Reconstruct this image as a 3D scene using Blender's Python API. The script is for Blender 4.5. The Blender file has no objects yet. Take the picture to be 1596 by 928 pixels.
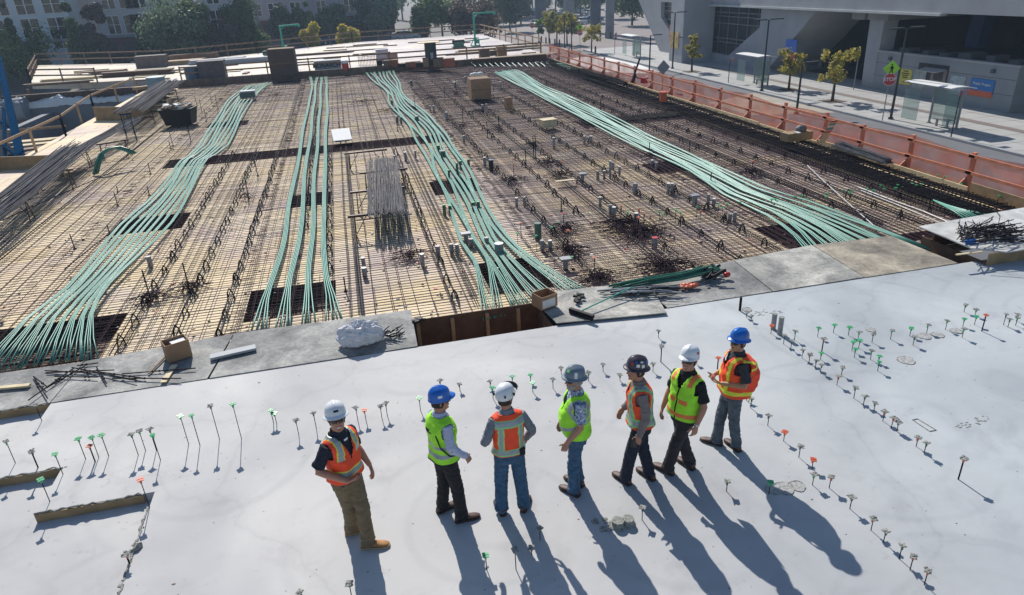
import bpy, bmesh, math, random
from mathutils import Vector, Matrix, noise
from math import radians as R_, sin, cos, pi, atan2, hypot, sqrt
random.seed(7)
rnd = random.random
def ru(a, b): return a + (b - a) * random.random()
sc = bpy.context.scene
COL = sc.collection

# ------------------------------------------------------------------ camera
CAMZ = 5.93
F = 1064.0; CX, CY = 798.0, 464.0
_r = R_(-2.9); _p = R_(24.9)
U = Vector((0, -cos(_p), -sin(_p)))
U = Vector((cos(_r) * U.x - sin(_r) * U.y, sin(_r) * U.x + cos(_r) * U.y, U.z))
_a = (516 - CX) / F
Yc = Vector((_a, -(U.x * _a + U.z) / U.y, 1)).normalized()
Xc = Yc.cross(U)
cam = bpy.data.objects.new('camera', bpy.data.cameras.new('camera'))
COL.objects.link(cam)
cam.data.sensor_width = 36; cam.data.lens = 36 * F / 1596
cam.data.clip_start = 0.1; cam.data.clip_end = 2000
# camera axes in world: right, up, back
right = Vector((Xc.x, Yc.x, U.x)); down = Vector((Xc.y, Yc.y, U.y)); fwd = Vector((Xc.z, Yc.z, U.z))
M = Matrix((right, -down, -fwd)).transposed().to_4x4()
M.translation = Vector((0, 0, CAMZ))
cam.matrix_world = M
sc.camera = cam
def ray(u, v):
    return right * ((u - CX) / F) + down * ((v - CY) / F) + fwd
def at(u, v, z=0.0):
    w = ray(u, v); t = (z - CAMZ) / w.z
    return Vector((w.x * t, w.y * t, z))
def atx(u, v, x):
    w = ray(u, v); t = x / w.x
    return Vector((x, w.y * t, CAMZ + w.z * t))
def aty(u, v, y):
    w = ray(u, v); t = y / w.y
    return Vector((w.x * t, y, CAMZ + w.z * t))
def height(u, v, vt, z=0.0):
    P = at(u, v, z); lo, hi = 0.0, 40.0
    for _ in range(40):
        m = (lo + hi) / 2
        d = Vector((P.x, P.y, P.z + m - CAMZ))
        pv = CY + F * d.dot(down) / d.dot(fwd) if d.dot(fwd) > .2 else -1e9
        if pv > vt: lo = m
        else: hi = m
    return lo

# ------------------------------------------------------------------ light
SUN_EL = 38.5; sdx, sdy = 0.09, -0.995          # direction the light travels, on the ground
world = bpy.data.worlds.new("World"); sc.world = world; world.use_nodes = True
nt = world.node_tree; nt.nodes.clear()
sky = nt.nodes.new('ShaderNodeTexSky'); sky.sky_type = 'NISHITA'; sky.sun_disc = False
sky.sun_elevation = R_(SUN_EL); sky.sun_rotation = atan2(-sdx, -sdy)
sky.air_density = 1.0; sky.dust_density = 0.4; sky.ozone_density = 2.5
bg = nt.nodes.new('ShaderNodeBackground'); bg.inputs[1].default_value = 0.09
wo = nt.nodes.new('ShaderNodeOutputWorld')
nt.links.new(sky.outputs[0], bg.inputs[0]); nt.links.new(bg.outputs[0], wo.inputs[0])
sun = bpy.data.objects.new('sun', bpy.data.lights.new('sun', 'SUN')); COL.objects.link(sun)
sun.data.energy = 4.2; sun.data.angle = R_(0.53); sun.data.color = (1.0, 0.95, 0.88)
ld = Vector((sdx * cos(R_(SUN_EL)), sdy * cos(R_(SUN_EL)), -sin(R_(SUN_EL))))
sun.rotation_euler = ld.to_track_quat('-Z', 'Y').to_euler()
sc.view_settings.view_transform = 'Standard'; sc.view_settings.look = 'None'
sc.view_settings.exposure = 0.3; sc.view_settings.gamma = 1
sc.view_settings.use_curve_mapping = False
sc.render.engine = 'CYCLES'
cy = sc.cycles
cy.max_bounces = 6; cy.diffuse_bounces = 3; cy.glossy_bounces = 2; cy.transmission_bounces = 4
cy.transparent_max_bounces = 12; cy.caustics_reflective = False; cy.caustics_refractive = False
cy.use_denoising = True

# ------------------------------------------------------------------ materials
def hexc(r, g, b):
    f = lambda c: (c / 255 / 12.92) if c <= 10 else ((c / 255 + 0.055) / 1.055) ** 2.4
    return (f(r), f(g), f(b), 1)
MATS = {}
def mat(name, col, rough=0.7, var=0.15, scale=3.0, metal=0.0, bump=0.0, bscale=None, spec=0.5, coords='Object', alpha=None):
    if name in MATS: return MATS[name]
    m = bpy.data.materials.new(name); m.use_nodes = True; n = m.node_tree; b = n.nodes['Principled BSDF']
    col = tuple(col) + ((1,) if len(col) == 3 else ())
    b.inputs['Roughness'].default_value = rough; b.inputs['Metallic'].default_value = metal
    b.inputs['Specular IOR Level'].default_value = spec
    tc = n.nodes.new('ShaderNodeTexCoord')
    if var > 0:
        nz = n.nodes.new('ShaderNodeTexNoise'); nz.inputs['Scale'].default_value = scale; nz.inputs['Detail'].default_value = 5
        n.links.new(tc.outputs[coords], nz.inputs['Vector'])
        mr = n.nodes.new('ShaderNodeMapRange'); mr.inputs[1].default_value = 0.3; mr.inputs[2].default_value = 0.7
        mr.inputs[3].default_value = 1 - var; mr.inputs[4].default_value = 1 + var
        n.links.new(nz.outputs['Fac'], mr.inputs[0])
        vm = n.nodes.new('ShaderNodeVectorMath'); vm.operation = 'SCALE'; vm.inputs[0].default_value = col[:3]
        n.links.new(mr.outputs[0], vm.inputs['Scale']); n.links.new(vm.outputs[0], b.inputs['Base Color'])
    else:
        b.inputs['Base Color'].default_value = col
    if bump > 0:
        n2 = n.nodes.new('ShaderNodeTexNoise'); n2.inputs['Scale'].default_value = bscale or scale * 6; n2.inputs['Detail'].default_value = 6
        n.links.new(tc.outputs[coords], n2.inputs['Vector'])
        bp = n.nodes.new('ShaderNodeBump'); bp.inputs['Strength'].default_value = bump; bp.inputs['Distance'].default_value = 0.02
        n.links.new(n2.outputs['Fac'], bp.inputs['Height']); n.links.new(bp.outputs[0], b.inputs['Normal'])
    if alpha is not None: b.inputs['Alpha'].default_value = alpha
    MATS[name] = m
    return m
def nodes_of(m): return m.node_tree, m.node_tree.nodes['Principled BSDF']
def ramp(n, src, stops):
    r = n.nodes.new('ShaderNodeValToRGB'); e = r.color_ramp.elements
    while len(e) < len(stops): e.new(0.5)
    for i, (p, c) in enumerate(stops):
        e[i].position = p; e[i].color = tuple(c) + ((1,) if len(c) == 3 else ())
    n.links.new(src, r.inputs[0]); return r
def mixc(n, fac, a, b, mode='MIX'):
    x = n.nodes.new('ShaderNodeMix'); x.data_type = 'RGBA'; x.blend_type = mode
    for s, i in ((fac, 0), (a, 6), (b, 7)):
        if isinstance(s, (int, float)): x.inputs[i].default_value = s
        elif isinstance(s, tuple): x.inputs[i].default_value = s + ((1,) if len(s) == 3 else ())
        else: n.links.new(s, x.inputs[i])
    return x.outputs[2]
def tex_noise(n, vec, scale, detail=5, dist=0.0, rough=0.5):
    t = n.nodes.new('ShaderNodeTexNoise'); t.inputs['Scale'].default_value = scale; t.inputs['Detail'].default_value = detail
    t.inputs['Distortion'].default_value = dist; t.inputs['Roughness'].default_value = rough
    n.links.new(vec, t.inputs['Vector']); return t.outputs['Fac']

def slab_material():
    m = mat('finished_concrete', (0.6, 0.61, 0.62), rough=0.62, var=0)
    n, b = nodes_of(m); tc = n.nodes.new('ShaderNodeTexCoord'); v = tc.outputs['Object']
    big = tex_noise(n, v, 0.28, 4, 0.6)
    c1 = ramp(n, big, [(0.3, (0.425, 0.425, 0.43)), (0.5, (0.53, 0.522, 0.51)), (0.68, (0.65, 0.635, 0.61))]).outputs[0]
    mid = tex_noise(n, v, 1.1, 7, 0.35, 0.62)
    c2 = ramp(n, mid, [(0.3, (0.80, 0.80, 0.81)), (0.45, (0.95, 0.95, 0.955)), (0.6, (1.0, 1.0, 0.995)), (0.75, (1.07, 1.07, 1.06))]).outputs[0]
    col = mixc(n, 1.0, c1, c2, 'MULTIPLY')
    # trowel arcs: rings of several passes
    vo = n.nodes.new('ShaderNodeTexVoronoi'); vo.inputs['Scale'].default_value = 0.36
    n.links.new(v, vo.inputs['Vector'])
    mul = n.nodes.new('ShaderNodeMath'); mul.operation = 'MULTIPLY_ADD'; mul.inputs[1].default_value = 34; 
    n.links.new(vo.outputs['Distance'], mul.inputs[0]); nm = n.nodes.new('ShaderNodeMath'); nm.operation = 'MULTIPLY'; nm.inputs[1].default_value = 1.6
    n.links.new(mid, nm.inputs[0]); n.links.new(nm.outputs[0], mul.inputs[2])
    sn = n.nodes.new('ShaderNodeMath'); sn.operation = 'SINE'; n.links.new(mul.outputs[0], sn.inputs[0])
    c3 = ramp(n, sn.outputs[0], [(0.0, (1, 1, 1)), (0.7, (1, 1, 1)), (1.0, (0.915, 0.92, 0.925))]).outputs[0]
    am = ramp(n, tex_noise(n, v, 0.5, 3, 0.2), [(0.40, (0, 0, 0)), (0.6, (1, 1, 1))]).outputs[0]
    col = mixc(n, am, col, mixc(n, 1.0, col, c3, 'MULTIPLY'))
    # hair cracks and stains
    st = tex_noise(n, v, 5.0, 8, 0.4, 0.7)
    c4 = ramp(n, st, [(0.0, (0.5, 0.49, 0.47)), (0.31, (0.86, 0.86, 0.85)), (0.40, (1, 1, 1))]).outputs[0]
    col = mixc(n, 1.0, col, c4, 'MULTIPLY')
    cr = n.nodes.new('ShaderNodeTexVoronoi'); cr.feature = 'DISTANCE_TO_EDGE'; cr.inputs['Scale'].default_value = 0.16
    wv = n.nodes.new('ShaderNodeVectorMath'); wv.operation = 'ADD'
    nn = n.nodes.new('ShaderNodeTexNoise'); nn.inputs['Scale'].default_value = 1.1; nn.inputs['Detail'].default_value = 6; n.links.new(v, nn.inputs['Vector'])
    n.links.new(v, wv.inputs[0]); n.links.new(nn.outputs['Color'], wv.inputs[1]); n.links.new(wv.outputs[0], cr.inputs['Vector'])
    c5 = ramp(n, cr.outputs['Distance'], [(0.0, (0.72, 0.73, 0.74)), (0.006, (0.93, 0.93, 0.93)), (0.03, (1, 1, 1))]).outputs[0]
    col = mixc(n, 0.35, col, c5, 'MULTIPLY')
    # darker, bluer tint towards +x
    sx = n.nodes.new('ShaderNodeSeparateXYZ'); n.links.new(v, sx.inputs[0])
    ad = n.nodes.new('ShaderNodeMath'); ad.operation = 'MULTIPLY_ADD'; ad.inputs[1].default_value = 2.0
    n.links.new(big, ad.inputs[0]); n.links.new(sx.outputs[0], ad.inputs[2])
    mr = n.nodes.new('ShaderNodeMapRange'); mr.inputs[1].default_value = 2.5; mr.inputs[2].default_value = 8.5
    n.links.new(ad.outputs[0], mr.inputs[0])
    col = mixc(n, mr.outputs[0], col, mixc(n, 1.0, col, (0.80, 0.87, 0.92), 'MULTIPLY'))
    n.links.new(col, b.inputs['Base Color'])
    rr = ramp(n, mid, [(0.3, (0.74, 0.74, 0.74)), (0.7, (0.9, 0.9, 0.9))]).outputs[0]; n.links.new(rr, b.inputs['Roughness'])
    bp = n.nodes.new('ShaderNodeBump'); bp.inputs['Strength'].default_value = 0.12; bp.inputs['Distance'].default_value = 0.01
    n.links.new(tex_noise(n, v, 9, 8, 0.3), bp.inputs['Height']); n.links.new(bp.outputs[0], b.inputs['Normal'])
    return m

def plywood_material(name, ca, cb, cc, seam=(0.16, 0.11, 0.06), off=0.0, dirt=0.45):
    m = mat(name, ca, rough=0.75, var=0)
    n, b = nodes_of(m); tc = n.nodes.new('ShaderNodeTexCoord'); v = tc.outputs['Object']
    br = n.nodes.new('ShaderNodeTexBrick'); br.inputs['Scale'].default_value = 1.0
    br.inputs['Brick Width'].default_value = 2.44; br.inputs['Row Height'].default_value = 1.22; br.inputs['Mortar Size'].default_value = 0.012
    br.inputs['Color1'].default_value = (0, 0, 0, 1); br.inputs['Color2'].default_value = (1, 1, 1, 1); br.inputs['Mortar'].default_value = (0.5, 0.5, 0.5, 1)
    br.inputs['Bias'].default_value = 0.0; n.links.new(v, br.inputs['Vector'])
    c1 = ramp(n, br.outputs['Color'], [(0, ca), (0.5, cb), (1, cc)]).outputs[0]
    big = tex_noise(n, v, 0.35, 5, 0.8)
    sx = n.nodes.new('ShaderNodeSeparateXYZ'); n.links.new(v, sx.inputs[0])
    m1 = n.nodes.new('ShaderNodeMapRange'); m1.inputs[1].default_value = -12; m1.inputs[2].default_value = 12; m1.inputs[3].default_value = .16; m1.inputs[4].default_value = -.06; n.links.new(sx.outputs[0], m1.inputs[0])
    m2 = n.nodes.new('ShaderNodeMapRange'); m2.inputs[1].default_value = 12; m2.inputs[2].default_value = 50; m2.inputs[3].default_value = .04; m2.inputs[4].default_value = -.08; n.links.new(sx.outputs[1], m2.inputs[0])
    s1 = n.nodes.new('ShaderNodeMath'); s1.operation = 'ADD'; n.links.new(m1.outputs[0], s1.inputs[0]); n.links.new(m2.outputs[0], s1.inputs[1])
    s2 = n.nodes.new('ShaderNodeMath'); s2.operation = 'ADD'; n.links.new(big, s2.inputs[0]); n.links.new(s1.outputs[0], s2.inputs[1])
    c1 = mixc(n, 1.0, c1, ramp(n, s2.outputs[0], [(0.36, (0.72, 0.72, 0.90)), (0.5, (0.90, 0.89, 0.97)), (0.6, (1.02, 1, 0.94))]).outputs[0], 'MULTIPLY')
    fine = tex_noise(n, v, 6.0, 8, 1.5, 0.7)
    c1 = mixc(n, dirt, c1, ramp(n, fine, [(0.28, (0.42, 0.40, 0.42)), (0.5, (1, 1, 1))]).outputs[0], 'MULTIPLY')
    c1 = mixc(n, br.outputs['Fac'], c1, seam)
    n.links.new(c1, b.inputs['Base Color']); return m

def dusty_ply_material(nm='dusty_plywood', tint=(1, 1, 1)):
    m = mat(nm, (0.2, 0.2, 0.2), rough=0.85, var=0)
    n, b = nodes_of(m); tc = n.nodes.new('ShaderNodeTexCoord'); v = tc.outputs['Object']
    a = tex_noise(n, v, 1.6, 9, 0.5, 0.68); f = tex_noise(n, v, 14, 6, 0.3, 0.7)
    c1 = ramp(n, a, [(0.28, (0.10, 0.10, 0.10)), (0.44, (0.24, 0.24, 0.235)), (0.58, (0.36, 0.355, 0.34)), (0.75, (0.50, 0.49, 0.455))]).outputs[0]
    c1 = mixc(n, 0.8, c1, ramp(n, f, [(0.3, (0.62, 0.62, 0.63)), (0.6, (1.1, 1.1, 1.08))]).outputs[0], 'MULTIPLY')
    c1 = mixc(n, 1.0, c1, tint, 'MULTIPLY')
    c1 = mixc(n, 1.0, c1, ramp(n, tex_noise(n, v, 0.55, 4, 0.4), [(0.36, (0.62, 0.62, 0.63)), (0.56, (1.15, 1.14, 1.12))]).outputs[0], 'MULTIPLY')
    n.links.new(c1, b.inputs['Base Color'])
    bp = n.nodes.new('ShaderNodeBump'); bp.inputs['Strength'].default_value = 0.6; bp.inputs['Distance'].default_value = 0.02
    n.links.new(f, bp.inputs['Height']); n.links.new(bp.outputs[0], b.inputs['Normal'])
    return m

def leaf_material(name, ca, cb, trans=0.25):
    m = mat(name, ca, rough=0.6, var=0); n, b = nodes_of(m)
    gi = n.nodes.new('ShaderNodeNewGeometry')
    r = ramp(n, gi.outputs['Random Per Island'], [(0, ca), (0.6, tuple((x + y) / 2 for x, y in zip(ca, cb))), (1, cb)])
    n.links.new(r.outputs[0], b.inputs['Base Color'])
    tr = n.nodes.new('ShaderNodeBsdfTranslucent'); n.links.new(r.outputs[0], tr.inputs[0])
    mx = n.nodes.new('ShaderNodeMixShader'); mx.inputs[0].default_value = trans
    n.links.new(b.outputs[0], mx.inputs[1]); n.links.new(tr.outputs[0], mx.inputs[2])
    n.links.new(mx.outputs[0], n.nodes['Material Output'].inputs[0]); return m

def duct_material():
    m = mat('green_duct', (0.085, 0.31, 0.23), rough=0.42, var=0.12, scale=9, spec=0.5)
    return m

SLAB = slab_material()
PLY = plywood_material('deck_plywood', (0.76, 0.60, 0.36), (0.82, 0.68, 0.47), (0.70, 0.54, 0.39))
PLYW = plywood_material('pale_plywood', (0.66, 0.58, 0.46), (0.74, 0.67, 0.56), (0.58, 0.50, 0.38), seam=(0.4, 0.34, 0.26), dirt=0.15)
DUST = dusty_ply_material(); DUSTW = dusty_ply_material('brown_dusty_plywood', (1.12, 1.0, 0.82)); DUSTP = dusty_ply_material('pale_dusty_plywood', (1.35, 1.33, 1.27))
FORM = mat('form_face_brown', (0.11, 0.055, 0.03), 0.7, 0.3, 4)
FORML = mat('form_face_tan', (0.30, 0.20, 0.10), 0.7, 0.25, 4)
LUM = mat('lumber', (0.42, 0.28, 0.16), 0.75, 0.25, 5)
LUML = mat('pale_lumber', (0.62, 0.50, 0.30), 0.7, 0.2, 5)
LUMD = mat('weathered_lumber', (0.22, 0.14, 0.09), 0.8, 0.3, 5)
REB = mat('rebar_steel', (0.040, 0.020, 0.030), 0.85, 0.35, 3, spec=0.12)
REBD = mat('dark_rebar', (0.014, 0.012, 0.016), 0.8, 0.3, 3, spec=0.15)
REBG = mat('grey_rebar', (0.10, 0.098, 0.11), 0.8, 0.35, 8, spec=.2)
DUCT = duct_material()
DUCTD = mat('dark_green_duct', (0.03, 0.16, 0.10), 0.35, 0.2, 8)
BLK = mat('black_plastic', (0.010, 0.010, 0.012), 0.6, 0.2, 5, spec=0.25)
GALV = mat('galvanised_steel', (0.27, 0.27, 0.28), 0.5, 0.2, 12, metal=0.2)
CAPG = mat('green_cap', (0.06, 0.42, 0.17), 0.45, 0.15, 20)
CAPO = mat('orange_cap', (0.62, 0.12, 0.05), 0.45, 0.15, 20)
CAPW = mat('cement_crusted_cap', (0.30, 0.30, 0.27), 0.9, 0.55, 45, bump=0.5)
CONC = mat('grey_concrete', (0.26, 0.27, 0.28), 0.8, 0.14, 0.8, bump=0.1)
CONCL = mat('pale_concrete', (0.34, 0.35, 0.37), 0.75, 0.12, 0.5, bump=0.1)
CONCD = mat('dark_concrete', (0.10, 0.11, 0.12), 0.85, 0.2, 0.6)
ASPH = mat('asphalt', (0.15, 0.152, 0.165), 0.85, 0.10, 0.6, bump=0.2, bscale=30)
CARD = mat('cardboard', (0.33, 0.20, 0.11), 0.8, 0.12, 4)
CARDI = mat('cardboard_inside', (0.20, 0.11, 0.055), 0.85, 0.12, 4)
PAPER = mat('white_paper', (0.72, 0.72, 0.70), 0.7, 0.06, 6)
WHITEP = mat('white_paint', (0.76, 0.76, 0.74), 0.5, 0.05, 4)
GLASS = mat('dark_glass', (0.012, 0.016, 0.022), 0.12, 0.2, 0.5, spec=0.6)
POLE = mat('dark_pole_paint', (0.02, 0.024, 0.03), 0.45, 0.1, 4)
JIB = mat('green_steel', (0.03, 0.34, 0.24), 0.5, 0.15, 6)
BLUE = mat('blue_steel', (0.003, 0.035, 0.09), 0.9, 0.2, 3, spec=0.0)
BROWNST = mat('brown_painted_steel', (0.06, 0.025, 0.018), 0.55, 0.2, 6)
HW = mat('white_shell', (0.72, 0.74, 0.76), 0.3, 0.03, 8); HB = mat('blue_shell', (0.01, 0.13, 0.52), 0.3, 0.05, 8); HG = mat('grey_shell', (0.15, 0.20, 0.25), 0.4, 0.1, 8); HD = mat('dark_shell', (0.05, 0.04, 0.06), 0.35, 0.2, 25)
RED = mat('red_paint', (0.55, 0.03, 0.03), 0.5, 0.1, 10)
def net_material():
    m = mat('orange_netting', (0.90, 0.20, 0.09), 0.6, 0.1, 2)
    n, b = nodes_of(m); tc = n.nodes.new('ShaderNodeTexCoord')
    tr = n.nodes.new('ShaderNodeBsdfTranslucent'); tr.inputs[0].default_value = (0.98, 0.22, 0.08, 1)
    ms = n.nodes.new('ShaderNodeMixShader'); ms.inputs[0].default_value = 0.5
    tp = n.nodes.new('ShaderNodeBsdfTransparent'); m2 = n.nodes.new('ShaderNodeMixShader')
    nz = tex_noise(n, tc.outputs['Object'], 1.2, 3)
    mr = n.nodes.new('ShaderNodeMapRange'); mr.inputs[1].default_value = .3; mr.inputs[2].default_value = .7; mr.inputs[3].default_value = .45; mr.inputs[4].default_value = .75
    n.links.new(nz, mr.inputs[0])
    n.links.new(b.outputs[0], ms.inputs[1]); n.links.new(tr.outputs[0], ms.inputs[2])
    n.links.new(mr.outputs[0], m2.inputs[0]); n.links.new(tp.outputs[0], m2.inputs[1]); n.links.new(ms.outputs[0], m2.inputs[2])
    n.links.new(m2.outputs[0], n.nodes['Material Output'].inputs[0]); return m
NET = net_material()
def clear_glass():
    m = mat('shelter_glass', (0.35, 0.45, 0.45), 0.08, 0)
    n, b = nodes_of(m); tp = n.nodes.new('ShaderNodeBsdfTransparent'); tp.inputs[0].default_value = (0.86, 0.92, 0.9, 1)
    mx = n.nodes.new('ShaderNodeMixShader'); mx.inputs[0].default_value = 0.75
    n.links.new(b.outputs[0], mx.inputs[1]); n.links.new(tp.outputs[0], mx.inputs[2]); n.links.new(mx.outputs[0], n.nodes['Material Output'].inputs[0]); return m
CGL = clear_glass()

# ------------------------------------------------------------------ mesh helper
class MB:
    def __init__(s): s.v = []; s.f = []; s.mi = []; s.mats = []
    def m(s, mt):
        if mt not in s.mats: s.mats.append(mt)
        return s.mats.index(mt)
    def add(s, vs, fs, mt):
        o = len(s.v); k = s.m(mt); s.v.extend([tuple(p) for p in vs])
        for f in fs: s.f.append(tuple(i + o for i in f)); s.mi.append(k)
        return s
    def box(s, c, d, mt, rz=0, rot=None):
        hx, hy, hz = d[0] / 2, d[1] / 2, d[2] / 2
        Rm = rot if rot is not None else Matrix.Rotation(rz, 3, 'Z')
        c = Vector(c)
        vs = [c + Rm @ Vector((x * hx, y * hy, z * hz)) for z in (-1, 1) for x, y in ((-1, -1), (1, -1), (1, 1), (-1, 1))]
        s.add(vs, [(0, 3, 2, 1), (4, 5, 6, 7), (0, 1, 5, 4), (1, 2, 6, 5), (2, 3, 7, 6), (3, 0, 4, 7)], mt); return s
    def bx(s, x0, x1, y0, y1, z0, z1, mt):
        return s.box(((x0 + x1) / 2, (y0 + y1) / 2, (z0 + z1) / 2), (abs(x1 - x0), abs(y1 - y0), abs(z1 - z0)), mt)
    def beam(s, a, b, w, h, mt, up=Vector((0, 0, 1))):
        a = Vector(a); b = Vector(b); d = (b - a); L = d.length
        if L < 1e-6: return s
        y = d / L; x = y.cross(up)
        if x.length < 1e-4: x = y.cross(Vector((1, 0, 0)))
        x.normalize(); z = x.cross(y)
        Rm = Matrix((x, y, z)).transposed()
        return s.box((a + b) / 2, (w, L, h), mt, rot=Rm)
    def tube(s, pts, r, mt, n=6, cap=True):
        pts = [Vector(p) for p in pts]; rs = r if isinstance(r, (list, tuple)) else [r] * len(pts)
        vs = []; fs = []; x = None
        for i, p in enumerate(pts):
            d = (pts[min(i + 1, len(pts) - 1)] - pts[max(i - 1, 0)])
            if d.length < 1e-9: d = Vector((0, 0, 1))
            d.normalize()
            if x is None:
                x = d.orthogonal().normalized()
            else:
                x = (x - d * x.dot(d)); x = x.normalized() if x.length > 1e-6 else d.orthogonal().normalized()
            y = d.cross(x)
            for k in range(n):
                a = 2 * pi * k / n; vs.append(p + x * (cos(a) * rs[i]) + y * (sin(a) * rs[i]))
        for i in range(len(pts) - 1):
            for k in range(n):
                a = i * n + k; b = i * n + (k + 1) % n; fs.append((a, b, b + n, a + n))
        if cap: fs.append(tuple(range(n))[::-1]); fs.append(tuple(range((len(pts) - 1) * n, len(pts) * n)))
        s.add(vs, fs, mt); return s
    def cyl(s, c, r, h, mt, n=12, r2=None):
        c = Vector(c); return s.tube([c, c + Vector((0, 0, h))], [r, r if r2 is None else r2], mt, n)
    def prism(s, poly, vec, mt):
        n = len(poly); poly = [Vector(p) for p in poly]; vec = Vector(vec)
        vs = poly + [p + vec for p in poly]
        fs = [tuple(range(n))[::-1], tuple(range(n, 2 * n))] + [(i, (i + 1) % n, (i + 1) % n + n, i + n) for i in range(n)]
        s.add(vs, fs, mt); return s
    def quad(s, a, b, c, d, mt): s.add([a, b, c, d], [(0, 1, 2, 3)], mt); return s
    def poly(s, pts, mt): s.add(pts, [tuple(range(len(pts)))], mt); return s
    def lathe(s, prof, mt, c=(0, 0, 0), n=20, sx=1, sy=1):
        vs = []; fs = []; c = Vector(c)
        for r, z in prof:
            for k in range(n):
                a = 2 * pi * k / n; vs.append(c + Vector((cos(a) * r * sx, sin(a) * r * sy, z)))
        for i in range(len(prof) - 1):
            for k in range(n):
                a = i * n + k; b = i * n + (k + 1) % n; fs.append((a, b, b + n, a + n))
        fs.append(tuple(range(n))[::-1]); fs.append(tuple(range((len(prof) - 1) * n, len(prof) * n)))
        s.add(vs, fs, mt); return s
    def ell(s, c, r, mt, n=12, mtx=None):
        prof = [(max(sin(pi * i / n), 1e-3), -cos(pi * i / n)) for i in range(n + 1)]
        vs = []; fs = []; c = Vector(c); r = Vector(r); k2 = n + 4
        for a, z in prof:
            for k in range(k2):
                t = 2 * pi * k / k2; p = Vector((cos(t) * a * r.x, sin(t) * a * r.y, z * r.z))
                if mtx is not None: p = mtx @ p
                vs.append(c + p)
        for i in range(n):
            for k in range(k2):
                a = i * k2 + k; b = i * k2 + (k + 1) % k2; fs.append((a, b, b + k2, a + k2))
        s.add(vs, fs, mt); return s
    def rings(s, rings, mt, cap=True):
        n = len(rings[0]); vs = [p for r in rings for p in r]; fs = []
        for i in range(len(rings) - 1):
            for k in range(n):
                a = i * n + k; b = i * n + (k + 1) % n; fs.append((a, b, b + n, a + n))
        if cap: fs.append(tuple(range(n))[::-1]); fs.append(tuple(range((len(rings) - 1) * n, len(rings) * n)))
        s.add(vs, fs, mt); return s
    def mesh(s, name, smooth=False):
        me = bpy.data.meshes.new(name); me.from_pydata(s.v, [], s.f)
        for mt in s.mats: me.materials.append(mt)
        me.polygons.foreach_set('material_index', s.mi)
        if smooth: me.polygons.foreach_set('use_smooth', [True] * len(me.polygons))
        me.update(); return me
    def build(s, name, parent=None, smooth=False, loc=None):
        o = bpy.data.objects.new(name, s.mesh(name, smooth)); COL.objects.link(o)
        if parent is not None: o.parent = parent
        if loc is not None: o.location = loc
        return o
def tag(o, label=None, cat=None, group=None, kind=None):
    if label: o['label'] = label
    if cat: o['category'] = cat
    if group: o['group'] = group
    if kind: o['kind'] = kind
    return o
def empty(name, loc=(0, 0, 0), rz=0, label=None, cat=None, group=None):
    o = bpy.data.objects.new(name, None); COL.objects.link(o); o.location = loc; o.rotation_euler = (0, 0, rz)
    o.empty_display_size = 0.1
    return tag(o, label, cat, group)
def copy_tree(o, parent=None):
    c = o.copy(); COL.objects.link(c)
    if parent is not None: c.parent = parent
    for ch in o.children: copy_tree(ch, c)
    return c
ONES = ['zeroth', 'first', 'second', 'third', 'fourth', 'fifth', 'sixth', 'seventh', 'eighth', 'ninth', 'tenth', 'eleventh', 'twelfth', 'thirteenth', 'fourteenth', 'fifteenth', 'sixteenth', 'seventeenth', 'eighteenth', 'nineteenth']
TENS = {2: 'twent', 3: 'thirt', 4: 'fort', 5: 'fift', 6: 'sixt'}
def nth(i):
    if i < 20: return ONES[i]
    t, o = divmod(i, 10)
    return TENS[t] + ('ieth' if o == 0 else 'y-' + ONES[o])

# ------------------------------------------------------------------ terrain, street
ZD = -0.28; ZS = -3.5
def terrain():
    mb = MB(); xs = [-900, -300, -120, -70, -45, -30, -20, -10, 0, 8, 14, 20, 26, 34, 44, 60, 90, 160, 400, 900]
    ys = [-60, 0, 20, 40, 58, 80, 88, 94, 100, 108, 120, 150, 200, 300, 600, 1500]
    def sm(t): t = max(0, min(1, t)); return t * t * (3 - 2 * t)
    vs = []
    for y in ys:
        for x in xs:
            z = ZS - 0.02 + 1.8 * sm((26 - x) / 14) * sm((y - 88) / 12)
            vs.append((x, y, z))
    n = len(xs); fs = []
    for j in range(len(ys) - 1):
        for i in range(n - 1):
            if xs[i + 1] <= -20 and xs[i] >= -45 and ys[j] < 58 : continue
            a = j * n + i; fs.append((a, a + 1, a + 1 + n, a + n))
    mb.add(vs, fs, mat('earth_ground', (0.16, 0.145, 0.13), 0.9, 0.25, 0.1))
    tag(mb.build('ground'), kind='structure')
terrain()
def sheet(name, poly, z, mt, label=None):
    mb = MB(); mb.poly([(x, y, z) for x, y in poly], mt); o = mb.build(name); tag(o, label, kind='structure'); return o
sheet('road', [(17.6, 0), (33.4, 0), (33.4, 92), (31, 100), (24, 112), (17.6, 112)], ZS + 0.004, ASPH)
sheet('cross_road', [(-120, 103), (11.9, 103), (11.9, 132), (-120, 132)], ZS + 1.80, mat('dark_asphalt', (0.06, 0.065, 0.07), 0.85, 0.15, 0.4))
sheet('plaza', [(26, 96), (140, 96), (140, 260), (26, 260)], ZS + 0.008, mat('plaza_paving', (0.21, 0.175, 0.165), 0.8, 0.14, 0.4))
PAV = mat('sidewalk_concrete', (0.40, 0.40, 0.39), 0.8, 0.08, 0.7, bump=0.1)
mb = MB(); mb.bx(33.4, 95, 0, 96.5, ZS - 0.3, ZS + 0.13, PAV); tag(mb.build('sidewalk'), kind='structure')
mb = MB(); mb.bx(33.2, 33.398, 0, 96.5, ZS - 0.3, ZS + 0.134, mat('kerb_concrete', (0.30, 0.31, 0.32), 0.8, 0.15, 1)); tag(mb.build('kerb'), kind='structure')
mb = MB()
ZP = ZS + 0.13
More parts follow.
